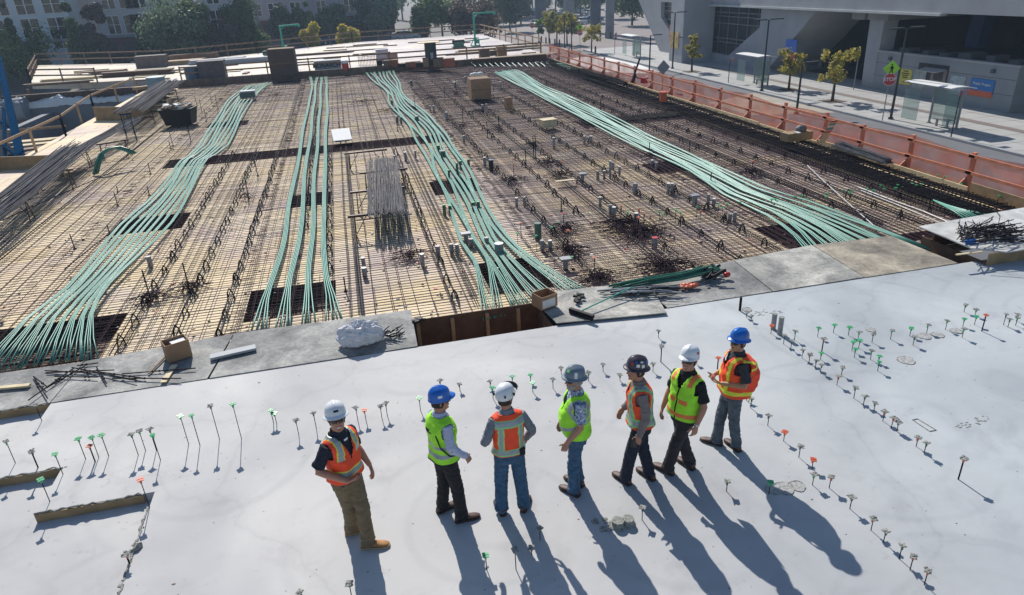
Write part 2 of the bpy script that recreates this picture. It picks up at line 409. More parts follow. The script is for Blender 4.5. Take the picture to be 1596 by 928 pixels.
for x in (35.15, 37.4, 39.9): mb.quad((x, 0, ZP + .004), (x + 0.035, 0, ZP + .004), (x + 0.035, 96, ZP + .004), (x, 96, ZP + .004), CONCD)
for i in range(60): mb.quad((33.5, 4 + i * 1.53, ZP + .004), (40.8, 4 + i * 1.53, ZP + .004), (40.8, 4.025 + i * 1.53, ZP + .004), (33.5, 4.025 + i * 1.53, ZP + .004), CONCD)
tag(mb.build('pavement_joints'), kind='structure')
sheet('paver_band', [(37.45, 0), (38.1, 0), (38.1, 70), (37.45, 70)], ZP + .008, mat('brown_pavers', (0.20, 0.165, 0.15), 0.85, 0.25, 6))
# bright patches on the road, worn lines
sheet('white_road_surface', [(30.6, 68.8), (26.4, 74), (25.6, 84), (29.4, 88.5), (32.6, 88), (33.0, 76), (32.2, 69)], ZS + .008, mat('fresh_white_road', (0.72, 0.72, 0.70), 0.7, 0.05, 0.7))
sheet('road_crossing', [(27.5, 44), (33.1, 42.2), (33.1, 52.5), (27.5, 50)], ZS + .008, mat('warm_crossing_paving', (0.36, 0.32, 0.26), 0.8, 0.15, 0.8))
mb = MB()
for y in range(0, 110, 6): mb.quad((25.4, y, ZS + .008), (25.52, y, ZS + .008), (25.52, y + 3, ZS + .008), (25.4, y + 3, ZS + .008), mat('line_paint', (0.5, 0.49, 0.45), 0.7, 0.2, 2))
tag(mb.build('road_markings'), kind='structure')

# ------------------------------------------------------------------ finished slab with lower panels
def build_slab():
    mb = MB(); ZL = -0.13
    up = [(-3.2, -6), (40, -6), (40, 10.9)]
    # upper level polygon (z=0), stepping round the recessed panels
    P = [(-3.2, -4), (17, -4), (17, 10.98), (-5.45, 10.98), (-5.3, 10.1), (-5.05, 9.08), (-4.6, 9.06), (-4.64, 8.11), (-3.38, 8.11), (-3.2, 7.9)]
    # triangulate as strips by hand
    def q(x0, x1, y0, y1, z): mb.quad((x0, y0, z), (x1, y0, z), (x1, y1, z), (x0, y1, z), SLAB)
    q(-3.2, 17, -4, 8.11, 0); q(-4.62, 17, 8.11, 9.06, 0)
    q(-20, 17, 9.06, 9.9, 0) ; q(-5.4, 17, 9.9, 10.98, 0)
    q(-20, -3.2, -4, 8.11, ZL); q(-20, -4.62, 8.11, 9.06, ZL); q(-20, -5.4, 9.9, 10.98, ZL)
    def w(a, b, mt):
        mb.quad((a[0], a[1], ZL), (b[0], b[1], ZL), (b[0], b[1], 0), (a[0], a[1], 0), mt)
    w((-3.2, -4), (-3.2, 8.11), SLAB); w((-3.2, 8.11), (-4.62, 8.11), SLAB); w((-4.62, 8.11), (-4.62, 9.06), SLAB)
    w((-4.62, 9.06), (-20, 9.06), SLAB); w((-20, 9.9), (-5.4, 9.9), SLAB); w((-5.4, 9.9), (-5.4, 10.98), SLAB)
    # slab edge down to the deck
    mb.quad((17, -4, 0), (17, 10.98, 0), (17, 10.98, -1.2), (17, -4, -1.2), CONC)
    mb.quad((-20, 10.98, 0), (17, 10.98, 0), (17, 10.98, -1.2), (-20, 10.98, -1.2), FORML)
    tag(mb.build('slab'), kind='structure')
build_slab()
def ragged(x0, x1, y, zt, zb, t=0.028, mt=FORML, seed=0):
    """stay-in-place form board with a mortar-crusted, uneven top"""
    mb = MB(); random.seed(seed); n = int(abs(x1 - x0) / 0.06)
    top = []
    mb.bx(x0, x1, y - t, y, zb, zt - 0.004, mt)
    pts = [(x0 + (x1 - x0) * i / n, y - t / 2 + ru(-.018, .03), zt + ru(-.006, .018)) for i in range(n + 1)]
    mb.tube(pts, [ru(.007, .016) for _ in pts], CAPW, 5)
    return mb
o = ragged(-4.64, -3.34, 8.105, 0, -0.128, seed=1).build('form_board'); tag(o, 'brown form board with crusted mortar top in the lowest recess at left', 'form board', 'form boards in the slab recesses')
o = ragged(-9.5, -4.6, 9.055, 0, -0.128, seed=2).build('form_board'); tag(o, 'brown form board with crusted mortar top in the middle recess at left', 'form board', 'form boards in the slab recesses')
o = ragged(-12, -5.42, 10.975, 0.01, -0.128, seed=3).build('form_board'); tag(o, 'brown form board under the dusty walkway at the far left recess', 'form board', 'form boards in the slab recesses')
def crust(pts, label, seed, r=0.02, n=1):
    random.seed(seed); mb = MB()
    P = []
    for i in range(len(pts) - 1):
        a, b = Vector(pts[i]), Vector(pts[i + 1]); k = max(2, int((b - a).length / 0.05))
        for j in range(k): P.append(a.lerp(b, j / k) + Vector((ru(-.012, .012), ru(-.012, .012), ru(-.004, .008))))
    mb.tube(P, [ru(.3, 1.3) * r for _ in P], CAPW, 5)
    for p in P:
        if rnd() < .35: mb.ell(p + Vector((ru(-.04, .04), ru(-.04, .04), 0)), (ru(.008, .03), ru(.008, .03), ru(.004, .014)), CAPW, 4)
    o = mb.build('mortar_crust'); tag(o, label, 'mortar crust'); return o
crust([(-3.2, 5.5, -.005), (-3.2, 6.6, -.005), (-3.22, 7.85, -.005)], 'ragged line of broken mortar along the lower panel edge', 11)
crust([(-3.23, 7.0, .01), (-3.16, 7.08, .02), (-3.1, 7.12, .0)], 'dark clot of mortar around the short orange capped rod', 13, .05)
crust([(-5.0, 10.35, -.1), (-5.35, 9.95, -.04), (-6.0, 9.85, -.02), (-7.4, 9.8, -.02)], 'thin ragged mortar seam below the dusty walkway at left', 12, .014)

# ------------------------------------------------------------------ formwork deck
HOLES = [  # x0,x1,y0,y1,depth
    (-7.6, 2.6, 29.6, 31.25, .5), (2.6, 4.2, 29.6, 31.25, .5), (10.3, 16.0, 29.6, 31.1, .35),
    (-7.35, -5.3, 21.1, 22.7, .35), (-8.6, -5.3, 12.98, 15.1, .4), (-2.35, -.95, 21.9, 23.4, .35), (-2.75, -.85, 13.7, 15.4, .35),
    (2.35, 3.9, 21.5, 23.2, .35), (2.5, 3.9, 13.3, 15.2, .35), (9.9, 12.4, 12.98, 15.2, .3), (9.9, 11.4, 21.1, 22.6, .3),
    (-4.9, 9.0, 56.2, 57.0, .3), (-7.3, -5.3, 38.5, 40, .3), (2.4, 3.9, 38.5, 40, .3), (12.9, 15.0, 12.98, 13.5, .2)]
DX0, DX1, DY0, DY1 = -14.6, 16.75, 12.1, 57.6
def build_deck():
    xs = sorted({DX0, DX1} | {h[0] for h in HOLES} | {h[1] for h in HOLES}); ys = sorted({DY0, DY1} | {h[2] for h in HOLES} | {h[3] for h in HOLES})
    mb = MB()
    def inh(x, y):
        for h in HOLES:
            if h[0] < x < h[1] and h[2] < y < h[3]: return True
        return False
    for i in range(len(xs) - 1):
        for j in range(len(ys) - 1):
            if not inh((xs[i] + xs[i + 1]) / 2, (ys[j] + ys[j + 1]) / 2):
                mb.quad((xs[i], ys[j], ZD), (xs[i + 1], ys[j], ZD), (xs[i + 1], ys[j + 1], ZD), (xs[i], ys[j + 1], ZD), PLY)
    for x0, x1, y0, y1, d in HOLES:
        z = ZD - d
        mb.quad((x0, y0, z), (x1, y0, z), (x1, y1, z), (x0, y1, z), FORM)
        mb.quad((x0, y1, z), (x1, y1, z), (x1, y1, ZD), (x0, y1, ZD), FORM); mb.quad((x1, y0, z), (x0, y0, z), (x0, y0, ZD), (x1, y0, ZD), FORM)
        mb.quad((x0, y0, z), (x0, y1, z), (x0, y1, ZD), (x0, y0, ZD), FORM); mb.quad((x1, y1, z), (x1, y0, z), (x1, y0, ZD), (x1, y1, ZD), FORM)
    # outer left side and underside skirt
    mb.quad((DX0, DY0, ZD), (DX0, DY1, ZD), (DX0, DY1, -1.0), (DX0, DY0, -1.0), FORML)
    tag(mb.build('formwork_deck_floor'), kind='structure')
build_deck()
# low trench between slab edge and walkway, with stiffeners (open section)
mb = MB(); mb.bx(.62, 3.2, 10.99, 12.1, -1.0, -.95, FORM); tag(mb.build('trench_floor'), kind='structure')
t = empty('trench_formwork', (1.9, 12.08, 0), label='open brown plywood trench form between two dusty walkway sheets', cat='trench form')
mb = MB(); mb.bx(-1.3, 1.28, 0, .02, -1, .0, FORM); mb.build('back_panel', t)
mb = MB(); mb.bx(-1.3, -1.28, -1.1, 0, -1, -.02, FORM); mb.build('side_panel', t)
mb = MB(); mb.bx(1.26, 1.28, -1.1, 0, -1, -.02, FORM); mb.build('side_panel', t)
for i, x in enumerate((-1.2, -.52, .18, .82)):
    mb = MB(); mb.bx(x, x + .07, -.06, 0, -1, -.06, LUM); mb.build('stiffener', t)
for i in range(16):
    x = -1.15 + i * .155
    mb = MB(); mb.tube([(x, -.45, -.9), (x - .05 * rnd(), -.95, -.1 - .12 * rnd())], .008, REBG, 5); mb.build('dowel', t)

# dusty plywood walkway: sheets lying along the construction joint
WALK = [
    (((-14.6, 10.99), (-5.42, 10.99), (-5.3, 12.35), (-14.6, 12.5)), .012, 'wide dusty grey plywood sheet at the far left of the walkway'),
    (((-5.40, 10.99), (-2.98, 10.99), (-2.75, 12.62), (-5.28, 12.35)), .016, 'dusty walkway sheet beneath the open cardboard box at left'),
    (((-2.94, 10.985), (.62, 10.985), (.66, 12.55), (-2.72, 12.62)), .02, 'dusty walkway sheet beneath the plastic wrapped bundle'),
    (((3.24, 10.975), (5.35, 10.72), (5.62, 12.2), (3.08, 12.4)), .06, 'pale dusty sheet with the open box and broom on it'),
    (((5.50, 10.99), (7.78, 11.0), (7.9, 12.72), (5.42, 12.4)), .016, 'dusty walkway sheet beneath the coil of green ducts'),
    (((7.8, 10.99), (9.9, 11.0), (10.05, 12.95), (7.92, 12.72)), .02, 'wide pale sheet with dark cement crust in its middle'),
    (((9.92, 10.99), (12.2, 10.99), (12.1, 12.85), (10.08, 12.95)), .016, 'brownish dusty sheet just left of the raised corner box'),
]
for i, (pl, zt, lb) in enumerate(WALK):
    mb = MB(); mb.prism([(x, y, zt - .02) for x, y in pl], (0, 0, .018), DUSTW if i == 6 else DUSTP if i in (3, 5) else DUST); tag(mb.build('walkway_sheet'), lb, 'plywood sheet', 'dusty sheets along the joint')
mb = MB(); mb.bx(-14.6, .62, 12.2, 12.3, ZD, -.01, LUMD); mb.bx(3.2, 12.1, 12.2, 12.3, ZD, -.01, LUMD); tag(mb.build('walkway_bearer'), 'long timber bearer carrying the dusty walkway sheets', 'timber bearer')
# raised corner box at right
cb = empty('corner_platform', (14.6, 11.6, 0), label='raised white plywood platform at the slab corner with bent bars on it', cat='platform')
mb = MB(); mb.prism([(-2.05, .95, .27), (-2.08, -.55, .27), (-1.6, -.98, .27), (3.2, -.98, .27), (3.2, 1.35, .27)][::1], (0, 0, .025), mat('platform_top', (.50, .50, .48), .8, .25, 3, bump=.3)); mb.build('top_panel', cb)
mb = MB(); mb.bx(-1.95, 3.2, -.9, -.87, .0, .268, FORML); mb.build('front_board', cb)
mb = MB(); mb.bx(-1.95, -1.92, -.87, .9, -.25, .05, FORM); mb.build('side_board', cb)
mb = MB(); mb.bx(-1.6, 3.1, .9, .93, -.27, .268, FORM); mb.build('back_board', cb)

# ------------------------------------------------------------------ rebar mats
def bars_mat(name, x0, x1, y0, y1, sx, sy, mtx, label, jit=.012, rx=.0080, doubles=False, seed=0):
    random.seed(seed)
    t = empty(name, ((x0 + x1) / 2, (y0 + y1) / 2, ZD), label=label, cat='rebar mat')
    ox, oy = (x0 + x1) / 2, (y0 + y1) / 2
    mb = MB(); y = y0
    n = 4
    while y < y1:
        a = ru(0, .25); b = ru(0, .25)
        pts = [((x0 + (x1 - x0) * k / n) - ox + (-a if k == 0 else b if k == n else 0), y - oy + ru(-jit, jit), .075 + ru(-.008, .008)) for k in range(n + 1)]
        mb.tube(pts, rx, mtx, 3, cap=False)
        y += sx * ru(.85, 1.15)
    mb.build('cross_bars', t)
    mb = MB(); x = x0
    while x < x1:
        yy = y0 + ru(-.1, .2)
        pts = []; k = 0
        while yy < y1:
            pts.append((x - ox + ru(-jit, jit) * 2.2, yy - oy, .095 + ru(-.01, .012))); yy += 4.0
        pts.append((x - ox, y1 - oy, .095))
        mb.tube(pts, rx, mtx, 3, cap=False)
        if rnd() < .5 or doubles: mb.tube([(p[0] + .035, p[1], p[2] + .004) for p in pts], rx, mtx, 3, cap=False)
        x += sy * ru(.7, 1.3)
    mb.build('long_bars', t)
YA = 12.35
bars_mat('rebar_mat', -11.9, -8.0, YA, 57.3, .17, .42, REB, 'tied rebar mat on the deck left of the leftmost green bundle', seed=21)
bars_mat('rebar_mat', -7.9, -2.9, YA, 57.3, .15, .30, REB, 'tied rebar mat between the two left green bundles', seed=22)
bars_mat('rebar_mat', -2.8, 4.2, YA, 57.3, .14, .28, REB, 'tied rebar mat in the middle of the deck under the grey bars', seed=23)
bars_mat('rebar_mat', 4.3, 10.2, YA, 57.3, .115, .2, REB, 'dense tied rebar mat right of the middle green bundle', seed=24, doubles=True, rx=.0086)
bars_mat('rebar_mat', 10.3, 15.1, YA, 57.3, .11, .18, REB, 'dense tied rebar mat between the right bundle and the edge cage', seed=25, doubles=True, rx=.0086)
# darker heavy pieces along lines (beam/column strip steel)
def lines_thing(name, label, cat, spec, mt, r=.012):
    mb = MB()
    for a, b in spec: mb.tube([a, ((a[0] + b[0]) / 2 + ru(-.01, .01), (a[1] + b[1]) / 2, (a[2] + b[2]) / 2), b], r, mt, 4)
    return tag(mb.build(name), label, cat)
random.seed(5)
for xl, y0, y1, lb in ((-9.6, 13, 44, 'dark heavy bar line left of the leftmost green bundle'), (-12.2, 18, 56, 'dark heavy bar line near the left deck edge'), (-.38, 13, 29, 'dark heavy bar line left of the stacked grey bars'), (2.0, 13, 29, 'dark heavy bar line right of the stacked grey bars'),
                   (-3.1, 31, 56, 'pair of dark bars beyond the trench, left of the four bands'), (1.0, 31, 56, 'dark bars beyond the trench beside the middle bundle'), (6.5, 13, 54, 'dark bar line through the dense middle right area'), (12.9, 14, 54, 'dark bar line right of the right bundle')):
    spec = []
    for k in range(3): spec.append(((xl + k * .05, y0, ZD + .14 + .03 * (k % 2)), (xl + k * .05 + ru(-.05, .05), y1, ZD + .14)))
    lines_thing('bar_line', lb, 'steel bars', spec, REBD, .013)
# dark beam cages in the recesses
def cage(name, x0, x1, y0, y1, z0, z1, label, nl, ns, mt=REBD, r=.011, tilt=0):
    t = empty(name, ((x0 + x1) / 2, (y0 + y1) / 2, z0), label=label, cat='rebar cage'); ox, oy = (x0 + x1) / 2, (y0 + y1) / 2
    alongx = (x1 - x0) > (y1 - y0)
    mb = MB()
    for z in (0.02, z1 - z0):
        for k in range(nl):
            f = (k + .5) / nl + ru(-.02, .02)
            if alongx: mb.tube([(x0 - ox, y0 - oy + (y1 - y0) * f, z), (x1 - ox, y0 - oy + (y1 - y0) * (f + ru(-.02, .02)), z)], r, mt, 4)
            else: mb.tube([(x0 - ox + (x1 - x0) * f, y0 - oy, z), (x0 - ox + (x1 - x0) * (f + ru(-.02, .02)), y1 - oy, z)], r, mt, 4)
    mb.build('long_bars', t); mb = MB()
    for k in range(ns):
        f = (k + .5) / ns
        if alongx:
            x = x0 - ox + (x1 - x0) * f; a, b = y0 - oy + .05, y1 - oy - .05
            mb.tube([(x, a, 0), (x + ru(-.03, .03), a, z1 - z0 + .03), (x + ru(-.03, .03), b, z1 - z0 + .03), (x, b, 0)], r * .8, mt, 4)
        else:
            y = y0 - oy + (y1 - y0) * f; a, b = x0 - ox + .04, x1 - ox - .04
            mb.tube([(a, y, 0), (a, y + ru(-.03, .03), z1 - z0 + ru(.0, .06)), (b, y + ru(-.03, .03), z1 - z0 + ru(0, .06)), (b, y, 0)], r * .8, mt, 4)
    mb.build('stirrups', t); return t
cage('edge_cage', 15.15, 16.5, 13.1, 56.5, ZD, -.02, 'black steel cage running the length of the right deck edge', 16, 330, r=.014)
cage('beam_cage', 10.4, 15.1, 29.7, 31.0, ZD - .15, ZD + .12, 'black band of cross bars meeting the edge cage at right', 12, 34, r=.016)
cage('beam_cage', -7.5, 4.1, 29.75, 31.1, ZD - .45, ZD - .2, 'dark bars lying in the long trench across the deck', 6, 30, r=.009)
for i, (h, lb) in enumerate(((3, 'cage in the recess under the leftmost bundle, mid deck'), (4, 'cage in the big recess at the splayed left bundle'), (5, 'cage in the recess under the four bands, mid deck'), (6, 'cage in the near recess under the four bands'),
                (7, 'cage in the recess under the middle bundle, mid deck'), (8, 'cage in the near recess under the middle bundle'), (9, 'cage in the recess at the splayed right bundle'), (10, 'cage in the recess under the right bundle, mid deck'))):
    x0, x1, y0, y1, d = HOLES[h]; cage('recess_cage', x0 + .1, x1 - .1, y0 + .08, y1 - .08, ZD - d + .03, ZD + .03, 'dark steel ' + lb, 7, 14, r=.01)

# ------------------------------------------------------------------ green tendon ducts
def band_paths(stations, nb, z=-.12):
    """stations: (uL,vL,uR,vR) -> list of nb centre paths"""
    L = [at(a, b, z) for a, b, c, d in stations]; Rr = [at(c, d, z) for a, b, c, d in stations]
    return [[L[k].lerp(Rr[k], (i + .5) / nb) for k in range(len(stations))] for i in range(nb)]
def smooth_path(P, step=1.0):
    out = []
    n = len(P)
    for i in range(n - 1):
        p0, p1, p2, p3 = P[max(i - 1, 0)], P[i], P[i + 1], P[min(i + 2, n - 1)]
        k = max(2, int((p2 - p1).length / step))
        for j in range(k):
            t = j / k
            out.append(0.5 * ((2 * p1) + (p2 - p0) * t + (2 * p0 - 5 * p1 + 4 * p2 - p3) * t * t + (3 * p1 - 3 * p2 + p3 - p0) * t ** 3))
    out.append(P[-1].copy()); return out
def bundle(paths, ns, r, splay, label, grp, seed, nearsplay=2.2, gap=2.05, endz=-.16, wander=.02):
    random.seed(seed); idx = 0; tot = len(paths) * ns
    for bi, P in enumerate(paths):
        Q = smooth_path(P)
        ph = ru(0, 6); L = len(Q)
        for k in range(ns):
            off = (k - (ns - 1) / 2) * r * gap; pts = []
            e1 = ru(-.5, .5) + (k - (ns - 1) / 2)
            for q in Q:
                yend = q.y - Q[-1].y
                yfar = Q[0].y - q.y
                s = max(0, 1 - yend / nearsplay) ** 1.6 * splay * e1
                s2 = max(0, 1 - yfar / 5.0) ** 1.5 * splay * .45 * e1
                zz = q.z + .03 * sin(q.y * .55 + ph) + .006 * sin(q.y * 2 + k) - max(0, 1 - yend / 1.4) * .03
                pts.append((q.x + off + s + s2 + wander * sin(q.y * .5 + ph), q.y, zz))
            mb = MB(); mb.tube(pts, r, DUCT, 6)
            idx += 1
            o = mb.build('tendon_duct', smooth=True)
            tag(o, 'green duct, %s from the left %s' % (nth(idx), label), 'tendon duct', grp)
B1 = [(382, 134, 424, 128), (351, 160, 393, 158), (306, 228, 357, 226), (278, 250, 326, 248), (243, 300, 300, 297), (183, 350, 272, 346), (138, 402, 224, 396), (98, 450, 174, 443), (33, 500, 150, 490), (-40, 580, 152, 556)]
bundle(band_paths(B1, 8), 4, .0125, .06, 'in the leftmost green bundle', 'ducts of the leftmost bundle', 31)
def px_path(pts, z=-.12): return [at(u, v, z) for u, v in pts]
FB = [[(484, 120), (486, 140), (478, 175), (468, 230), (460, 275), (450, 325), (443, 375), (425, 430), (412, 470), (403, 518)],
      [(494, 120), (488, 175), (481, 230), (475, 275), (469, 350), (463, 390), (453, 430), (447, 470), (442, 512)],
      [(501, 120), (499, 163), (494, 230), (490, 275), (488, 350), (480, 415), (480, 450), (480, 508)],
      [(508, 120), (510, 163), (507, 230), (506, 275), (506, 325), (504, 375), (507, 430), (514, 462), (520, 502)]]
bundle([px_path(p) for p in FB], 4, .0165, .06, 'of the four straight bands', 'ducts of the four straight bands', 32, nearsplay=2.6)
B3 = [(566, 113, 618, 110), (598, 142, 626, 138), (608, 163, 647, 160), (628, 190, 676, 186), (642, 213, 702, 208), (663, 240, 712, 232), (675, 275, 734, 270), (695, 325, 765, 318), (718, 375, 800, 366), (741, 405, 828, 396), (746, 440, 872, 428), (750, 497, 925, 458)]
bundle(band_paths(B3, 8), 4, .0125, .055, 'in the middle bundle', 'ducts of the middle bundle', 33, nearsplay=3.0, wander=.1)
B4 = [(770, 113, 800, 109), (800, 131, 815, 112), (828, 143, 848, 134), (876, 170, 896, 152), (940, 202, 990, 199), (1000, 233, 1056, 229), (1072, 268, 1113, 256), (1126, 303, 1191, 293), (1196, 335, 1262, 314), (1236, 365, 1352, 345), (1262, 402, 1462, 385)]
bundle(band_paths(B4, 12, -.1), 3, .0145, .05, 'in the broad right bundle', 'ducts of the right bundle', 34, nearsplay=3.2, wander=.05)
# short ducts at far right corner and far bulkhead
random.seed(35)
for i in range(9):
    a = at(1455 + i * 4, 312 + i * 1.5, -.02); b = at(1520 + i * 8, 352 - i * .5, -.1)
    mb = MB(); mb.tube([a, a.lerp(b, .5) + Vector((0, 0, .03)), b], .02, DUCT, 6); tag(mb.build('tendon_duct', smooth=True), 'short green duct, %s from the left beside the raised corner platform' % nth(i + 1), 'tendon duct', 'short ducts at the right corner')
for i in range(4):
    a = at(868 + i * 2, 99, -.0); b = at(902 + i * 4, 114 - i, -.05)
    mb = MB(); mb.tube([a, a.lerp(b, .5) - Vector((.15, 0, 0)), b], .025, DUCT, 6); tag(mb.build('tendon_duct', smooth=True), 'pale duct curving along the start of the orange fence, %s from the left' % nth(i + 1), 'tendon duct', 'ducts by the fence start')
for i in range(14):
    a = at(735 + i * 9, 98 + ru(-.5, .5), .0); b = at(742 + i * 9, 104, -.1)
    mb = MB(); mb.tube([a, b], .03, DUCT, 5); tag(mb.build('tendon_duct'), 'short slanting green duct at the far bulkhead, %s from the left' % nth(i + 1), 'tendon duct', 'slanting ducts at the far bulkhead')

hz_ = MB(); hz_.bx(-330, 330, -40, 330, -9, 20, LUM); hzo = hz_.build('haze'); tag(hzo, kind='stuff')
hm = bpy.data.materials.new('haze'); hm.use_nodes = True; hm.node_tree.nodes.clear()
hv = hm.node_tree.nodes.new('ShaderNodeVolumePrincipled'); hv.inputs['Color'].default_value = (.6, .78, 1.0, 1); hv.inputs['Density'].default_value = .0006; hv.inputs['Anisotropy'].default_value = .3
ho = hm.node_tree.nodes.new('ShaderNodeOutputMaterial'); hm.node_tree.links.new(hv.outputs[0], ho.inputs['Volume'])
hzo.data.materials.clear(); hzo.data.materials.append(hm)

# ------------------------------------------------------------------ capped bar stubs on the finished slab
random.seed(77)
CAPM = {'g': CAPG, 'r': CAPO, 'w': CAPW}
CAPN = {'g': 'green', 'r': 'orange', 'w': 'cement crusted'}
_capmesh = {}
def cap_meshes(kind, thick):
    key = (kind, thick)
    if key in _capmesh: return _capmesh[key]
    m_ = CAPM['g' if kind == 'gw' else 'r' if kind == 'rw' else kind]; top = CAPW if kind in ('gw', 'rw', 'w') else m_
    if kind == 'w': m_ = mat('dull_green_stem', (.10, .16, .11), .7, .4, 20)
    mb = MB(); s = .036
    mb.cyl((0, 0, -.055), .012, .05, m_, 8, .016); mb.cyl((0, 0, -.008), .018, .01, m_, 8, .03)
    a = mb.mesh('cap_stem')
    mb = MB(); mb.box((0, 0, .003), (2 * s, 2 * s, .010), top)
    if top is CAPW:
        for k in range(7): mb.ell((ru(-s, s), ru(-s, s), .009), (ru(.008, .02), ru(.008, .02), ru(.004, .010)), CAPW, 4)
    else:
        mb.box((0, 0, .010), (2 * s, .006, .005), m_); mb.box((0, 0, .0102), (.006, 2 * s, .005), m_)
    b = mb.mesh('cap_plate')
    mb = MB(); mb.tube([(0, 0, 0), (0, 0, 1)], .010 if thick else .0055, REBD, 6); c = mb.mesh('bar')
    _capmesh[key] = (a, b, c); return _capmesh[key]
def stub(P, h, kind, label, group, thick=False, name='capped_bar'):
    a, b, c = cap_meshes(kind, thick)
    t = empty(name, P, ru(0, 6.3), label, 'capped bar', group)
    bar = bpy.data.objects.new('bar', c); COL.objects.link(bar); bar.parent = t; bar.scale = (1, 1, max(h - .01, .02))
    tl = (ru(-.14, .14), ru(-.14, .14), 0)
    cp = bpy.data.objects.new('cap', a); COL.objects.link(cp); cp.parent = t; cp.location = (0, 0, h); cp.rotation_euler = tl
    pl = bpy.data.objects.new('cap_plate', b); COL.objects.link(pl); pl.parent = cp
    k = ru(.92, 1.12); cp.scale = (k, k, 1)
    return t
def stub_row(items, x0, y0, s, where, group, z=0.0, from_='left', hmul=1.0):
    """items: (zx, z_base, z_top, kind[, thick]) measured on an enlarged photo"""
    items = sorted(items, key=lambda i: i[0])
    for n_, it in enumerate(items):
        u, v, vt = x0 + it[0] / s, y0 + it[1] / s, y0 + it[2] / s
        P = at(u, v, z); h = max(.07, height(u, v, vt, z)) * hmul
        k = it[3]; nm = {'g': 'green capped', 'r': 'orange capped', 'w': 'cement crusted', 'gw': 'crusted green capped', 'rw': 'crusted orange capped'}[k]
        stub(P, h, k, '%s %s bar from left, %s' % (nth(n_ + 1), nm, where), group, thick=len(it) > 4)
stub_row([(68, 345, 250, 'gw'), (168, 365, 295, 'w', 1), (278, 395, 305, 'g'), (220, 515, 418, 'g'), (185, 160, 90, 'w')], 0, 600, 2.829, 'scatter by the slab recesses at left', 'bars by the slab recesses')
stub_row([(378, 328, 238, 'g'), (420, 340, 270, 'r', 1), (436, 320, 232, 'g'), (480, 315, 222, 'g'), (610, 310, 218, 'w'), (642, 290, 203, 'gw'), (690, 290, 195, 'w'), (708, 333, 222, 'g'), (832, 262, 138, 'g'), (882, 268, 135, 'g'), (968, 240, 92, 'w'), (1065, 238, 85, 'g')], 0, 600, 2.829, 'row of tall thin bars at left', 'tall capped bars at left')
stub_row([(660, 540, 418, 'r')], 0, 600, 2.829, 'lowest recess corner at left', 'bar at the recess corner')
stub_row([(572, 790, 748, 'rw', 1)], 0, 600, 2.829, 'mortar clot at the lower left panel edge', 'bar in the mortar clot')
stub_row([(-65 + 2.0, 212, 160, 'g'), (-50, 216, 172, 'g'), (42, 262, 200, 'w'), (115, 235, 170, 'w'), (183, 215, 175, 'gw'), (288, 205, 148, 'w'), (322, 205, 158, 'r'), (388, 195, 142, 'w'), (410, 182, 130, 'w'), (548, 160, 108, 'g'), (607, 150, 90, 'w'), (632, 68, 35, 'w'), (712, 78, 50, 'w'), (838, 64, 38, 'w'), (850, 112, 65, 'g'), (930, 42, 18, 'g'), (1006, 42, 12, 'g'), (1015, 84, 45, 'g')], 450, 580, 2.667, 'middle row behind the men', 'capped bars behind the men')
stub_row([(32, 335, 297, 'gw'), (66, 275, 250, 'w'), (180, 305, 270, 'w'), (240, 265, 235, 'w'), (447, 265, 232, 'w'), (470, 125, 95, 'w'), (480, 225, 160, 'w', 1), (625, 232, 205, 'g'), (715, 255, 208, 'r', 1), (310, 303, 278, 'w')], 850, 480, 2.667, 'scatter behind the four men at right', 'bars behind the right men')
stub_row([(-130, 380, 348, 'w'), (-102, 402, 370, 'w'), (22, 480, 430, 'r'), (100, 545, 490, 'w'), (145, 578, 525, 'w'), (168, 520, 465, 'gw'), (215, 632, 580, 'w'), (258, 662, 610, 'rw'), (298, 692, 645, 'w'), (330, 722, 672, 'w'), (338, 592, 510, 'rw', 1), (330, 642, 600, 'g'), (460, 738, 690, 'w'), (432, 800, 745, 'rw'), (537, 882, 815, 'w'), (597, 922, 868, 'w'), (663, 958, 912, 'w')], 1196, 400, 3.99, 'diagonal row starting at the two grey pipes', 'upper diagonal row of capped bars')
stub_row([(312, 500, 445, 'g'), (410, 475, 425, 'g'), (503, 490, 440, 'g'), (562, 520, 470, 'gw'), (650, 535, 480, 'w'), (765, 515, 460, 'gw'), (885, 495, 445, 'g'), (905, 552, 500, 'w'), (990, 475, 425, 'gw'), (1107, 455, 400, 'gw'), (1215, 434, 388, 'g'), (1222, 346, 300, 'w'), (1290, 370, 330, 'gw'), (1287, 425, 372, 'g'), (1333, 465, 365, 'r', 1), (1210, 505, 450, 'gw'), (1468, 425, 360, 'w'), (1495, 440, 390, 'w'), (1543, 430, 380, 'gw'), (1548, 402, 360, 'w')], 1196, 400, 3.99, 'level row at upper right of the slab', 'level row of capped bars')
stub_row([(525, 587, 530, 'g'), (567, 570, 520, 'g'), (540, 628, 575, 'g'), (640, 640, 585, 'gw'), (690, 662, 620, 'g'), (685, 712, 655, 'g')], 1196, 400, 3.99, 'cluster of six below the level row', 'cluster of six capped bars')
stub_row([(650, 160, 118, 'rw'), (688, 190, 145, 'rw'), (712, 205, 165, 'w'), (797, 272, 232, 'rw'), (832, 302, 255, 'w'), (983, 417, 325, 'rw', 1)], 1146, 600, 2.829, 'lower end of the upper diagonal row', 'upper diagonal row of capped bars')
stub_row([(68, 102, 60, 'w'), (50, 70, 40, 'w'), (143, 180, 135, 'w'), (213, 248, 208, 'r'), (280, 320, 270, 'w'), (338, 370, 330, 'r'), (340, 442, 395, 'gw'), (414, 455, 405, 'rw'), (505, 547, 495, 'w'), (598, 642, 590, 'rw'), (653, 694, 645, 'w'), (722, 767, 708, 'w'), (770, 817, 757, 'rw'), (833, 882, 820, 'rw')], 1146, 600, 2.829, 'long diagonal row at lower right', 'lower diagonal row of capped bars')
